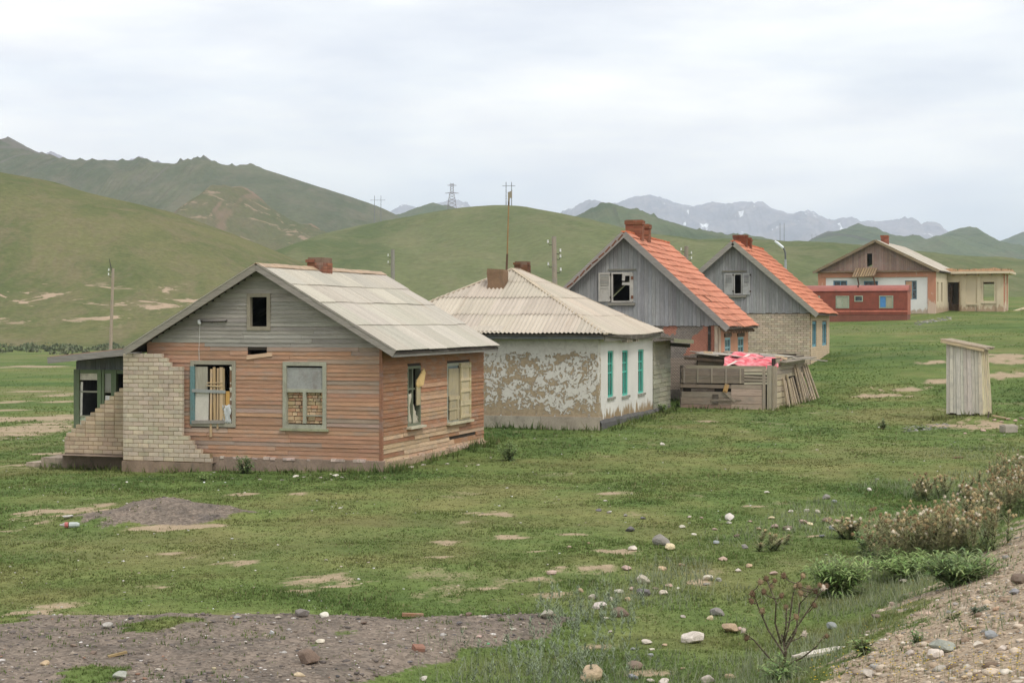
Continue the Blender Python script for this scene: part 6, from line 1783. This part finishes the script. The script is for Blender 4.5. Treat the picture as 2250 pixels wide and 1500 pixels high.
# ------------------------------------------------------------------ leafy weeds
def weed(name, label, px, py, height, radius, n, cols, lw=.016, cat="weed", droop=.5, upright=.5, group=None, leaf_len=None):
    x0, y0 = ground_at(px, py); z0 = Zs(x0, y0) - .02
    e = empty(name, (x0, y0, z0), 0, label, cat, group)
    V, T, C = [], [], []
    st = MB()
    nst = max(3, n // 22)
    for s in range(nst):
        a = random.uniform(0, 6.283); rr = radius * math.sqrt(random.random()) * (1 - upright * .6); hh = height * random.uniform(.55, 1.0) * (1 - .35 * (rr / radius))
        b = Vector((math.cos(a) * radius * .15 * random.random(), math.sin(a) * radius * .15 * random.random(), 0)); t_ = Vector((math.cos(a) * rr, math.sin(a) * rr, hh))
        mid = b.lerp(t_, .5) + Vector((0, 0, hh * .12))
        st.tube([b, mid, t_], [.006, .005, .002], 4, False)
        for k in range(n // nst):
            u = random.uniform(.05, 1.0)
            p = (b.lerp(mid, u * 2) if u < .5 else mid.lerp(t_, u * 2 - 1))
            la = random.uniform(0, 6.283); L = (leaf_len or height * .35) * random.uniform(.5, 1.15) * (1.15 - .6 * u)
            up = random.uniform(-.1, .9); d = Vector((math.cos(la), math.sin(la), up)).normalized(); sd = Vector((-math.sin(la), math.cos(la), 0)) * lw * random.uniform(.6, 1.3)
            q1 = p + d * L * .55; q2 = p + d * L + Vector((0, 0, -droop * L * .4))
            i = len(V); V += [p, q1 + sd, q1 - sd, q2]; T += [(i, i + 2, i + 1), (i + 1, i + 2, i + 3)]
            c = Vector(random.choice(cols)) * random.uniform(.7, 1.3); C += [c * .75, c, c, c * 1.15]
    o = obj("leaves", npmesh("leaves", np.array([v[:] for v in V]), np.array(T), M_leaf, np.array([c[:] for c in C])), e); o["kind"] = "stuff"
    me = st.mesh("stems", M_stem); at = me.attributes.new("tint", 'FLOAT_COLOR', 'POINT'); at.data.foreach_set("color", np.tile(np.array([.16, .17, .08, 1], np.float32), len(me.vertices)))
    obj("stems", me, e)["kind"] = "stuff"
    return e
GL = [(0.273, 0.392, 0.127), (0.218, 0.336, 0.109), (0.346, 0.427, 0.174)]
GD = [(0.169, 0.265, 0.104), (0.217, 0.312, 0.129), (0.265, 0.33, 0.151)]
GY = [(0.305, 0.31, 0.132), (0.225, 0.265, 0.099), (0.383, 0.344, 0.166)]
weed("leafy_weed", "spreading green leafy weed behind the tall foreground thistle", 1835, 1308, .56, .60, 1500, GL, .013, leaf_len=.27)
weed("leafy_weed", "dark green spiky weed on the upper gravel slope at right", 2105, 1284, .44, .62, 1500, GD + GL, .011, leaf_len=.26, upright=.3)
weed("leafy_weed", "low green weed beside the white plank on the slope", 1895, 1440, .22, .20, 240, GL + GY, .012, leaf_len=.12)
weed("leafy_weed", "green grassy weeds under the big brown thistle thicket", 2010, 1266, .36, .95, 1900, GL, .011, leaf_len=.26, upright=.3)
weed("leafy_weed", "small green weed left of the big thistle thicket", 1905, 1215, .40, .30, 420, GD + GL, .016, leaf_len=.18)
weed("leafy_weed", "dark bushy weed against the clapboard house plinth", 538, 1040, .50, .40, 520, GD, .018, leaf_len=.16)
weed("leafy_weed", "small weed at the corner of the brick facing", 447, 1058, .26, .2, 160, GL, .014, leaf_len=.12)
weed("leafy_weed", "weed clump beside the concrete doorstep", 128, 1026, .20, .28, 200, GD, .018, leaf_len=.14)
weed("leafy_weed", "green weed growing at the clapboard house rear corner", 1118, 1012, .52, .42, 480, GD + GL, .018, leaf_len=.18)
weed("leafy_weed", "tall yellowish weed under the middle turquoise window", 1360, 922, .62, .18, 260, GY, .022, leaf_len=.2, upright=.9)
weed("leafy_weed", "yellowish weed under the right turquoise window", 1384, 918, .55, .20, 220, GY, .022, leaf_len=.2, upright=.9)
weed("leafy_weed", "weed tuft in front of the plank annex", 1458, 906, .38, .3, 200, GL, .025, leaf_len=.2)
weed("leafy_weed", "lone dry weed in the meadow left of the outhouse", 1940, 943, .34, .2, 220, GY + GD, .02, leaf_len=.16)
weed("leafy_weed", "dark low weed between grey rubble and the outhouse", 2020, 942, .14, .3, 140, GD, .02, leaf_len=.1)
weed("leafy_weed", "small yellow-green weed on the gravel at lower right", 2090, 1362, .12, .16, 130, GY, .010, leaf_len=.08)
weed("leafy_weed", "grey-green rosette on the gravel slope", 2150, 1345, .10, .16, 130, [(.17, .20, .13)], .010, leaf_len=.08)
weed("leafy_weed", "small weed low on the gravel slope right of the plank", 2012, 1412, .12, .15, 120, GD, .010, leaf_len=.08)

# ------------------------------------------------------------------ thistles
def head_mesh(seed):
    r = random.Random(seed); bm = bmesh.new(); bmesh.ops.create_icosphere(bm, subdivisions=1, radius=1)
    V = [v.co.copy() for v in bm.verts]; Fc = [tuple(v.index for v in f.verts) for f in bm.faces]; bm.free()
    V = [Vector((v.x * .8, v.y * .8, v.z * 1.0)) for v in V]
    for i in range(34):
        d = Vector((r.gauss(0, 1), r.gauss(0, 1), r.gauss(.2, 1))).normalized(); s = d.orthogonal().normalized() * .12; n = len(V)
        V += [d * .75 + s, d * .75 - s, d * r.uniform(1.15, 1.5)]; Fc.append((n, n + 1, n + 2))
    return [v[:] for v in V], Fc
HEADS = [head_mesh(i) for i in range(4)]
def tint_mesh(name, V, Fc, C, mat):
    me = pymesh(name, V, Fc, mat); at = me.attributes.new("tint", 'FLOAT_COLOR', 'POINT')
    c4 = np.ones((len(V), 4), np.float32); c4[:, :3] = C; at.data.foreach_set("color", c4.ravel()); return me
HC = [(.25, .18, .09), (.32, .245, .125), (.39, .31, .17), (.20, .14, .07), (.35, .27, .14), (.56, .49, .37)]

def tall_thistle():
    x0, y0 = ground_at(1716, 1492); z0 = Zs(x0, y0) - .03
    e = empty("thistle", (x0, y0, z0), 0, "tall branching dried thistle with brown heads in the foreground", "thistle")
    pm = lambda px, py: Vector(((px - 1125) / F * y0 - x0, random.uniform(-.12, .12), CZ + (HOR - py) / F * y0 - z0))
    base = Vector((0, 0, 0)); fork = pm(1722, 1425)
    MB().tube([base, fork, pm(1722, 1400)], [.017, .014, .011], 7).build("stem", M_stem_dk, e)
    tips = [(1652, 1302), (1668, 1275), (1675, 1296), (1688, 1275), (1698, 1291), (1705, 1277), (1715, 1306), (1726, 1268), (1728, 1334), (1745, 1284), (1753, 1282), (1765, 1265), (1760, 1303), (1780, 1293), (1792, 1298), (1800, 1284), (1812, 1293), (1820, 1290), (1650, 1318), (1676, 1343), (1764, 1388), (1790, 1330), (1745, 1350), (1632, 1382), (1638, 1397), (1815, 1395)]
    brs = MB(); lv, lt, lc = [], [], []
    heads = []
    # main stems: root point, bend, top; heads hang on short branchlets off the nearest stem
    mains = []
    for (pts) in ([(1718, 1430), (1690, 1385), (1668, 1335), (1655, 1300)], [(1720, 1420), (1705, 1370), (1700, 1320), (1690, 1280)], [(1722, 1410), (1722, 1370), (1724, 1330)], [(1724, 1415), (1735, 1370), (1745, 1315), (1752, 1285)],
                  [(1726, 1425), (1752, 1375), (1790, 1325), (1815, 1292)], [(1722, 1425), (1745, 1385), (1762, 1330), (1782, 1290)], [(1716, 1470), (1690, 1445), (1660, 1410), (1636, 1388)], [(1720, 1465), (1760, 1440), (1790, 1415), (1812, 1398)]):
        w = [pm(*p) for p in pts]
        for q_ in w[1:-1]: q_.x += random.uniform(-.008, .008)
        mains.append(w); brs.tube(w, [.0095 - .0016 * i for i in range(len(w))], 5, False)
    for i, (px, py) in enumerate(tips):
        t_ = pm(px, py); best = None
        for w in mains:
            for p0, p1 in zip(w[:-1], w[1:]):
                for u in (.2, .5, .8, 1.0):
                    p = p0.lerp(p1, u); dd = (p - t_).length
                    if p.z < t_.z - .02 and (best is None or dd < best[0]): best = (dd, p)
        r0 = best[1] if best else fork
        m = r0.lerp(t_, .5) + Vector((random.uniform(-.012, .012), random.uniform(-.01, .01), -.01))
        brs.tube([r0, m, t_], [.0055, .005, .0045], 5, False)
        heads.append(t_)
    for w in mains:
        for k in range(70):
            j = random.randrange(len(w) - 1); p = w[j].lerp(w[j + 1], random.random())
            a = random.uniform(0, 6.28); d = Vector((math.cos(a), math.sin(a), random.uniform(-.1, .7))) * random.uniform(.02, .07); s = Vector((-d.y, d.x, 0)) * .13; n = len(lv)
            lv += [p + s, p - s, p + d]; lt.append((n, n + 1, n + 2)); c = random.choice([(.30, .31, .16), (.22, .28, .11), (.34, .31, .18)]); lc += [c] * 3
    brs.build("branches", M_stem_dk, e)["kind"] = "stuff"
    o = obj("spiny_leaves", npmesh("spiny_leaves", np.array([v[:] for v in lv]), np.array(lt), M_leaf, np.array(lc)), e); o["kind"] = "stuff"
    for i, p in enumerate(heads):
        V, Fc = HEADS[i % 4]; r = random.uniform(.024, .033); c = random.choice([(.16, .105, .06), (.21, .15, .085), (.13, .085, .05), (.26, .19, .11), (.55, .47, .38)])
        me = tint_mesh("seed_head", [(v[0] * r, v[1] * r, v[2] * r) for v in V], Fc, np.array(c) * random.uniform(.8, 1.25), M_stem)
        ob = obj("seed_head", me, e, None, p[:], (random.uniform(-.4, .4), random.uniform(-.4, .4), random.uniform(0, 6)))
    w = []
def stem_mat(nm, ca, cb):
    m, nt, bs = mat_new(nm); n = noise(nt, pos(nt), 30.0, 3)
    nt.links.new(mixc(nt, n, ca, cb), bs.inputs['Base Color']); bs.inputs['Roughness'].default_value = .85; return m
M_stem_br = stem_mat("thistle_stem", (.25, .23, .13, 1), (.34, .31, .18, 1))
M_stem_dk = stem_mat("dark_thistle_stem", (.075, .06, .042, 1), (.14, .11, .08, 1))
tall_thistle()
weed("leafy_weed", "green weeds round the foot of the tall foreground thistle", 1712, 1497, .26, .34, 420, GL + GD, .010, leaf_len=.14)

def thicket(label, px0, px1, base_py, top, n, hw, heads_per=3, tall=(.6, 1.0), back=.5):
    """stand of dried thistles"""
    xa, ya = ground_at(px0, base_py[0]); xb, yb = ground_at(px1, base_py[1])
    xm, ym = (xa + xb) / 2, (ya + yb) / 2; z0 = Zs(xm, ym)
    e = empty("thistle_thicket", (xm, ym, z0), 0, label, "thistles", "dried thistle thickets along the roadside slope")
    V, Fc, C = [], [], []; hV, hF, hC = [], [], []; lv, lt, lc = [], [], []
    st = MB()
    for i in range(n):
        t = random.random(); x = xa + (xb - xa) * t + random.gauss(0, hw * .3); y = ya + (yb - ya) * t + random.uniform(-back, back)
        zb = Zs(x, y); H = top * random.uniform(*tall) * (.75 + .35 * math.sin(math.pi * min(1, max(0, t))))
        p = Vector((x - xm, y - ym, zb - z0)); tp = p + Vector((random.gauss(0, .12), random.gauss(0, .12), H)); m = p.lerp(tp, .55)
        st.tube([p, m, tp], [.005, .004, .003], 4, False)
        for k in range(heads_per):
            b = p.lerp(tp, random.uniform(.55, .85)); hp = (tp if k == 0 else b + Vector((random.gauss(0, .09), random.gauss(0, .09), H * random.uniform(.1, .3))))
            if k: st.tube([b, hp], [.004, .003], 4, False)
            r = random.uniform(.018, .028); hv, hf = HEADS[random.randrange(4)]; nn = len(hV); c = np.array(random.choice(HC)) * random.uniform(.8, 1.25)
            hV += [(hp.x + q_[0] * r, hp.y + q_[1] * r, hp.z + q_[2] * r) for q_ in hv]; hF += [tuple(j + nn for j in f) for f in hf]; hC += [c] * len(hv)
        for k in range(100):
            u = random.random() ** 1.0; q_ = p.lerp(tp, u * .95); a = random.uniform(0, 6.28); L = random.uniform(.06, .15) * (1.2 - .6 * u)
            d = Vector((math.cos(a), math.sin(a), random.uniform(-.1, .9))) * L; s = Vector((-math.sin(a), math.cos(a), 0)) * .012; nn = len(lv)
            lv += [q_ + s, q_ - s, q_ + d]; lt.append((nn, nn + 1, nn + 2)); c = random.choice([(.40, .39, .20), (.34, .35, .165), (.44, .39, .22), (.30, .33, .14)]) if u > .35 else random.choice([(.24, .33, .12), (.28, .32, .14), (.20, .28, .10)]); lc += [c] * 3
    st.build("stems", M_stem_br, e)["kind"] = "stuff"
    o = obj("seed_heads", tint_mesh("seed_heads", hV, hF, np.array(hC), M_stem), e); o["kind"] = "stuff"
    o = obj("spiny_leaves", npmesh("spiny_leaves", np.array([v[:] for v in lv]), np.array(lt), M_leaf, np.array(lc)), e); o["kind"] = "stuff"
thicket("large thicket of dried brown thistles on the roadside slope", 1955, 2130, (1236, 1222), .72, 110, .8, 4, (.6, 1.05), .7)
thicket("dried thistles right of the large thicket reaching the right edge", 2125, 2270, (1165, 1105), .66, 85, .7, 4, (.55, 1.0), .8)
thicket("thin row of dried thistles behind the large thicket", 2015, 2085, (1100, 1085), .42, 26, .5, 2, (.7, 1.0), .4)
thicket("highest stand of dried thistles at the right edge below the concrete block", 2180, 2280, (1075, 1045), .55, 50, .6, 2, (.6, 1.0), .8)
thicket("few low orange thistle heads in the grass left of the thickets", 1665, 1715, (1205, 1200), .22, 9, .3, 1, (.5, 1.0), .3)
thicket("low dried thistles at the left foot of the large thicket", 1845, 1900, (1180, 1185), .30, 16, .3, 2, (.6, 1.0), .3)

def flowers():
    V, T, C = [], [], []
    for i in range(330):
        px = random.uniform(1780, 2260); py = random.uniform(1190, 1510)
        if random.random() < .5: py = random.uniform(1440, 1510)
        x, y = ground_at(px, py)
        if emb_e(x, y) < .3: continue
        z = Zs(x, y); h = random.uniform(.03, .09); r = random.uniform(.005, .009); n = len(V)
        for k in range(6): V.append((x + r * math.cos(k * 1.047), y + r * math.sin(k * 1.047), z + h + .004 * (k % 2)))
        T += [(n, n + 1, n + 2), (n, n + 2, n + 3), (n, n + 3, n + 4), (n, n + 4, n + 5)]; C += [(.72, .50, .05)] * 6
        n = len(V); V += [(x - .002, y, z), (x + .002, y, z), (x, y, z + h)]; T.append((n, n + 1, n + 2)); C += [(.2, .2, .08)] * 3
    tag(obj("yellow_flowers", npmesh("yellow_flowers", np.array(V), np.array(T), M_leaf, np.array(C))), "tiny yellow flowers dotted over the gravel slope", kind="stuff")
flowers()

# riverside scrub far out on the left
def scrub():
    VV, TT, CC, off = [], [], [], 0
    for i in range(230):
        px = random.uniform(-60, 420) if i < 170 else random.uniform(400, 760); Y = random.gauss(262, 30)
        x = (px - 1125) / F * Y; r = random.uniform(.35, 1.0); m = 50
        th = rng.uniform(0, 6.283, m); ph = np.arccos(rng.uniform(0, 1, m)); rr = r * rng.uniform(.5, 1, m)
        X = x + rr * np.cos(th) * np.sin(ph) * 1.6; Y_ = Y + rr * np.sin(th) * np.sin(ph); Z_ = Zs(x, Y) + rr * np.cos(ph) * .7
        V, T, C = blades(X, Y_, Z_ - .1, np.full(m, .35), np.full(m, .18), rng.uniform(.3, 1.2, m), np.array(random.choice([(.14, .17, .085), (.12, .15, .075), (.165, .18, .10)])) * rng.uniform(.7, 1.3, m)[:, None])
        VV.append(V); TT.append(T + off); CC.append(C); off += len(V)
    tag(obj("riverside_scrub", npmesh("riverside_scrub", np.concatenate(VV), np.concatenate(TT), M_leaf, np.concatenate(CC))), "dark band of low scrub along the far stream at left", kind="stuff")
scrub()
# ================================================================== single stones and litter
random.seed(33)
_rk = []
for _s in range(9):
    bm = rock_verts(3, 200 + _s, .66 if _s % 3 else .46, 15)
    me = bpy.data.meshes.new("stone"); bm.to_mesh(me); bm.free(); me.materials.append(M_stone); _rk.append(me)
STC = dict(grey=S(150, 144, 138), pale=S(196, 186, 172), tan=S(188, 164, 136), pink=S(184, 160, 146), white=S(204, 196, 184), dark=S(112, 108, 110), brown=S(126, 110, 97), blue=S(146, 148, 148), green=S(150, 154, 140), red=S(170, 96, 72), cream=S(206, 190, 158))
def stone(px, py, w, col, label=None, k=None, flat=1.0, group=None, name="stone", cat="stone"):
    """w: width in photo pixels; py: where it meets the ground"""
    x, y = ground_at(px, py); r = w / F * y / 2 * 1.22
    o = obj(name, _rk[k if k is not None else random.randrange(9)], None, jit(STC[col], .10, .03), (x, y, Zs(x, y) + r * .34 * flat), (random.uniform(-.15, .15), random.uniform(-.15, .15), random.uniform(0, 6.28)), (r, r, r * flat))
    return tag(o, label, cat, group)
for a in [(1452, 1197, 38, 'grey', "large grey stone beside a tan one among the meadow stones", 1), (1470, 1208, 26, 'cream', "rounded tan stone touching the large grey stone"), (1385, 1167, 19, 'dark', "single dark grey round stone on the open green meadow"),
          (1522, 1411, 44, 'white', "large rough whitish stone in the lower centre grass", 4), (1297, 1496, 60, 'tan', "big flat-topped tan boulder at the bottom edge", 2), (1396, 1470, 32, 'brown', "smooth brown stone right of the big tan boulder"),
          (1576, 1352, 32, 'grey', "smooth grey wedge stone in the grass above the whitish stone", 5), (1604, 1388, 40, 'tan', "flat tan slab stone left of the tall thistle"), (1829, 1381, 28, 'blue', "round blue-grey stone at the gravel slope's lower edge"),
          (2076, 1430, 58, 'green', "large greenish grey slab on the gravel slope", 3), (2052, 1448, 40, 'pale', "pale angular stone below the greenish slab"), (677, 1458, 52, 'brown', "large dark brown rock on the clinker bank", 7),
          (1317, 1337, 34, 'white', "whitish stone half hidden in grass beyond the clinker bank"), (1416, 1309, 32, 'dark', "dark slate-coloured stone among the pale meadow stones"), (1411, 1281, 34, 'pale', "broad pale stone above the slate-coloured one"),
          (1601, 1142, 25, 'white', "white rounded stone on the upper stony meadow"), (265, 1491, 38, 'green', "grey-green stone at the lower left of the clinker bank"), (2238, 1282, 40, 'brown', "brown stone at the right edge of the gravel slope"),
          (2178, 1402, 30, 'blue', "small blue-grey slab right of the greenish slab"), (1906, 1486, 34, 'pale', "pale long stone low on the gravel slope"), (713, 1356, 22, 'white', "white stone on the crest of the clinker bank", 4), (662, 1354, 30, 'grey', "low pale grey stone on the clinker bank crest left of the white one"),
          (1203, 1358, 28, 'pale', "pale stone with dark underside at the right of the bank crest"), (1030, 1352, 18, 'brown', "upright brown stone on the clinker bank crest"), (1361, 1354, 36, 'brown', "flat brown stone in the grass right of the clinker bank"), (1378, 1253, 24, 'pink', "pinkish round stone in the stony meadow")]:
    stone(a[0], a[1], a[2], a[3], a[4], a[5] if len(a) > 5 else None)
SM = [(1389, 1208, 22, 'pale'), (1454, 1252, 22, 'tan'), (1499, 1244, 16, 'tan'), (1457, 1305, 21, 'pale'), (1358, 1304, 24, 'pale'), (1555, 1274, 26, 'pale'), (1470, 1289, 18, 'pink'), (1561, 1361, 18, 'cream'), (1624, 1386, 15, 'pink'), (1391, 1494, 22, 'blue'), (1429, 1498, 19, 'pale'),
      (1458, 1503, 28, 'pale'), (1555, 1500, 30, 'pale'), (1605, 1490, 24, 'tan'), (1211, 1262, 24, 'pink'), (1250, 1204, 12, 'pink'), (1293, 1195, 10, 'tan'), (1684, 1083, 12, 'white'), (1276, 1301, 15, 'tan'), (1388, 1297, 13, 'pink'), (1591, 1232, 20, 'pink'), (1622, 1256, 15, 'pale'),
      (1700, 1262, 18, 'pink'), (1703, 1160, 15, 'pink'), (1729, 1164, 24, 'brown'), (1732, 1167, 12, 'white'), (1602, 1151, 13, 'white'), (1765, 1150, 20, 'pink'), (1780, 1154, 16, 'cream'), (1818, 1147, 22, 'brown'), (1840, 1149, 20, 'pink'), (1862, 1142, 18, 'tan'), (1875, 1150, 16, 'pale'),
      (1830, 1164, 18, 'blue'), (1806, 1180, 14, 'blue'), (1696, 1140, 14, 'cream'), (1738, 1126, 12, 'white'), (1773, 1124, 12, 'white'), (1796, 1127, 14, 'pale'), (1815, 1096, 18, 'grey'), (1833, 1104, 14, 'blue'), (1910, 1078, 12, 'white'), (1541, 1139, 9, 'pink'), (1515, 1137, 9, 'pale'), (1374, 1134, 9, 'grey'),
      (1338, 1127, 10, 'grey'), (1317, 1123, 14, 'dark'), (1413, 1140, 14, 'dark'), (1455, 978, 11, 'white'), (1330, 1102, 9, 'white'), (1553, 1285, 16, 'grey'), (1580, 1277, 14, 'grey'), (1645, 1246, 16, 'tan'), (1500, 1160, 18, 'pale'), (1573, 1195, 14, 'blue'), (1525, 1175, 10, 'pale'), (1619, 1180, 14, 'brown'),
      (1570, 1165, 11, 'pink'), (1648, 1147, 10, 'pink'), (1667, 1165, 12, 'tan'), (1636, 1205, 16, 'grey'), (1302, 1316, 18, 'pale'), (1340, 1318, 20, 'pale'), (1380, 1320, 14, 'tan'), (1440, 1295, 12, 'brown'), (1490, 1295, 8, 'white'), (1340, 1390, 12, 'pale'), (1420, 1415, 26, 'pale'), (1460, 1420, 14, 'tan'),
      (1390, 1427, 12, 'blue'), (1433, 1428, 14, 'pale'), (1430, 1443, 14, 'blue'), (1500, 1357, 12, 'white'), (1330, 1361, 14, 'pale'), (1500, 1470, 10, 'tan'), (1700, 1180, 10, 'pale'), (1925, 1358, 26, 'brown'), (1971, 1268, 16, 'pale'), (2203, 1430, 24, 'pale'), (2236, 1503, 26, 'pale'), (1960, 1330, 14, 'pink'), (2230, 1305, 20, 'blue'),
      (2150, 1420, 22, 'pale'), (2000, 1440, 24, 'pale'), (1985, 1280, 18, 'pale'), (2040, 1350, 16, 'pink'), (2120, 1490, 16, 'tan'), (1960, 1470, 14, 'brown'), (2190, 1340, 18, 'tan'), (2100, 1330, 12, 'grey')]
for (px, py, w, c) in SM:
    zone = ("gravel slope at lower right" if px > 1900 and py > 1190 else "strip beside the large thistle thicket" if px > 1690 else "upper meadow right of centre" if py < 1215 else "stony meadow right of centre" if py < 1330 else "grass left of the tall thistle")
    word = dict(grey="grey", pale="pale", tan="tan", pink="pinkish", white="white", dark="dark grey", brown="brown", blue="blue-grey", cream="cream")[c]
    size = "tiny" if w < 12 else "small" if w < 19 else "middling"
    stone(px, py, w, c, f"{size} {word} stone lying in the {zone}" if "slope" not in zone else f"{size} {word} stone lying on the {zone}", None, random.uniform(.7, 1.1), "small scattered stones")
for (px, py, w, c) in [(657, 1487, 24, 'cream'), (932, 1496, 18, 'pale'), (1053, 1402, 14, 'pink'), (100, 1462, 22, 'tan'), (540, 1492, 16, 'grey'), (470, 1470, 12, 'cream'), (347, 1473, 14, 'pale'), (235, 1378, 30, 'grey'), (840, 1466, 14, 'grey'), (705, 1413, 20, 'pale'), (1128, 1385, 18, 'pale'), (205, 1436, 14, 'brown'), (380, 1385, 14, 'pale'),
                       (520, 1362, 16, 'blue'), (610, 1360, 14, 'pale'), (800, 1372, 16, 'brown'), (1010, 1372, 14, 'dark'), (860, 1394, 12, 'grey'), (1110, 1410, 12, 'pale'), (60, 1480, 14, 'dark'), (160, 1420, 20, 'brown'), (900, 1458, 12, 'dark')]:
    stone(px, py, w, c, f"small {c} stone lying on the {'left' if px < 430 else 'right' if px > 820 else 'middle'} part of the foreground clinker bank", None, random.uniform(.5, .9), "small stones on the clinker bank")
for (px, py, w) in [(650, 1047, 14), (668, 1049, 9), (705, 1050, 12), (738, 1046, 16), (752, 1050, 10), (620, 1056, 10), (572, 1054, 9), (905, 1027, 14), (930, 1022, 10), (982, 1020, 10), (1050, 1022, 9)]:
    stone(px, py, w, 'white', "whitish chip of plaster in the grass before the clapboard house", None, .5, "plaster chips before the clapboard house", "plaster_chip", "rubble")
def rubble(label, px0, px1, py0, slope, n, spread, sz):
    P = [ground_at(q_, py0 - (q_ - px0) * slope + random.uniform(-spread, spread)) for q_ in np.linspace(px0, px1, n)]
    pebbles("rubble", label, np.array([p[0] for p in P]), np.array([p[1] for p in P]), rng.uniform(sz * .5, sz * 1.3, n), pal(n, [(.24, .23, .22), (.18, .18, .185), (.36, .34, .31), (.28, .25, .21)]), .3)
rubble("grey stony rubble strip leading to the outhouse", 1985, 2085, 944, .10, 80, 6, .065)
rubble("pale rubble strip before the derelict cream block", 2010, 2090, 712, .16, 90, 4, .14)
for (px, py, w) in [(2185, 924, 10), (2200, 928, 9), (2215, 922, 12), (2232, 926, 10), (2244, 921, 12), (2160, 948, 12), (2120, 953, 8)]:
    stone(px, py, w, 'pink', "brown clod on the bare soil beside the outhouse", None, .8, "clods beside the outhouse", "clod", "soil clod")

def litter():
    # bleached plank on the slope
    x, y = ground_at(1808, 1440); e = tag(empty("bleached_plank", (x, y, Zs(x, y) + .035), math.radians(20)), "bleached white splintered plank lying below the tall thistle", "plank")
    V = [(-.24, -.045, -.012), (.20, -.05, -.012), (.245, .01, -.012), (.17, .05, -.012), (-.20, .04, -.012), (-.27, .0, -.012)]
    V += [(a, b, .014) for (a, b, c) in V]
    obj("board", pymesh("board", V, [(5, 4, 3, 2, 1, 0), (6, 7, 8, 9, 10, 11)] + [(i, (i + 1) % 6, 6 + (i + 1) % 6, 6 + i) for i in range(6)], M_plank_h), e, S(214, 206, 192), None, (.12, -.08, 0))
    box("splinter", e, M_plank_h, -.33, -.18, -.02, .015, -.02, -.005, S(200, 190, 176), (0, -.1, .2))
    # concrete block near the outhouse
    x, y = ground_at(2216, 950)
    bm = bmesh.new(); bmesh.ops.create_cube(bm, size=1); bmesh.ops.scale(bm, vec=(.42, .3, .24), verts=bm.verts[:]); bmesh.ops.bevel(bm, geom=bm.edges[:], offset=.025, segments=2, affect='EDGES')
    for v in bm.verts: v.co += Vector((random.uniform(-.012, .012), random.uniform(-.012, .012), random.uniform(-.012, .012)))
    me = bpy.data.meshes.new("concrete_block"); bm.to_mesh(me); bm.free(); me.materials.append(M_concrete)
    tag(obj("concrete_block", me, None, S(170, 160, 148), (x, y, Zs(x, y) + .1), (0, 0, .2)), "grey concrete block in the grass below the outhouse", "block")
    x, y = ground_at(2196, 921); e = tag(empty("broken_board", (x, y, Zs(x, y) + .06), -.4), "short broken board on the soil right of the outhouse", "board")
    box("board", e, M_plank_h, -.2, .2, -.05, .05, -.01, .02, S(176, 152, 120), (.1, .18, 0)); box("stub", e, M_plank_v, -.34, -.30, -.02, .02, -.05, .16, S(96, 82, 66), (0, .15, 0))
    # rotten plank on the bank crest, yellow batten lower left, brick end, bottle, dung
    x, y = ground_at(907, 1356); tag(box("rotten_plank", None, M_plank_h, x - .12, x + .12, y - .03, y + .03, Zs(x, y) + .01, Zs(x, y) + .045, S(156, 112, 82), (0, .06, .15)), "orange-brown rotten plank on the crest of the clinker bank", "plank")
    x, y = ground_at(258, 1442); tag(box("yellow_batten", None, M_plank_h, x - .09, x + .09, y - .018, y + .018, Zs(x, y) + .01, Zs(x, y) + .03, S(160, 138, 98), (0, -.15, .5)), "yellowish wooden batten half buried in clinker at lower left", "batten")
    x, y = ground_at(920, 1428); tag(obj("brick_end", brick_mesh(.11, .09, .06, M_brick, .012), None, S(140, 104, 88), (x, y, Zs(x, y) + .015), (.2, .1, .4)), "worn red brick end on the clinker bank", "brick")
    x, y = ground_at(155, 1160); e = tag(empty("plastic_bottle", (x, y, Zs(x, y) + .05), .1), "clear plastic bottle with red label beside the ash heap", "bottle")
    MB().tube([(-.02, 0, 0), (.10, 0, 0), (.14, 0, 0)], [.045, .045, .03], 10).build("body", M_cloth, e, S(176, 182, 178)); MB().tube([(-.09, 0, 0), (-.035, 0, 0)], [.0465, .0465], 10).build("label", M_cloth, e, S(172, 98, 94)); MB().tube([(-.17, 0, 0), (-.13, 0, 0), (-.09, 0, 0)], [.014, .02, .044], 10).build("neck", M_cloth, e, S(180, 170, 166))
    x, y = ground_at(150, 1138); tag(obj("crumpled_bag", _rk[2], None, S(206, 200, 194), (x, y, Zs(x, y) + .03), (0, 0, .4), (.11, .08, .05)), "crumpled pale bag beside the ash heap", "litter")
    x, y = ground_at(2105, 1006); tag(obj("dung_pat", _rk[5], None, S(104, 80, 58), (x, y, Zs(x, y) + .01), (0, 0, .2), (.17, .14, .05)), "dark brown dung pat in the grass below the outhouse", "dung")
    x, y = ground_at(597, 1396); tag(box("glass_shard", None, M_cloth, x - .02, x + .02, y - .003, y + .003, Zs(x, y), Zs(x, y) + .04, S(226, 230, 230), (.5, .5, 0)), "small white shard standing in the clinker bank", "shard")
    x, y = ground_at(1073, 1416); tag(obj("glass_lump", _rk[0], None, S(110, 160, 120), (x, y, Zs(x, y) + .01), (0, 0, 0), (.022, .018, .028)), "green glass fragment on the clinker bank", "glass")
    # distant bush with pale stones on the hillside
    Y = 500; x = (645 - 1125) / F * Y; z = CZ + (HOR - 557) / F * Y
litter()
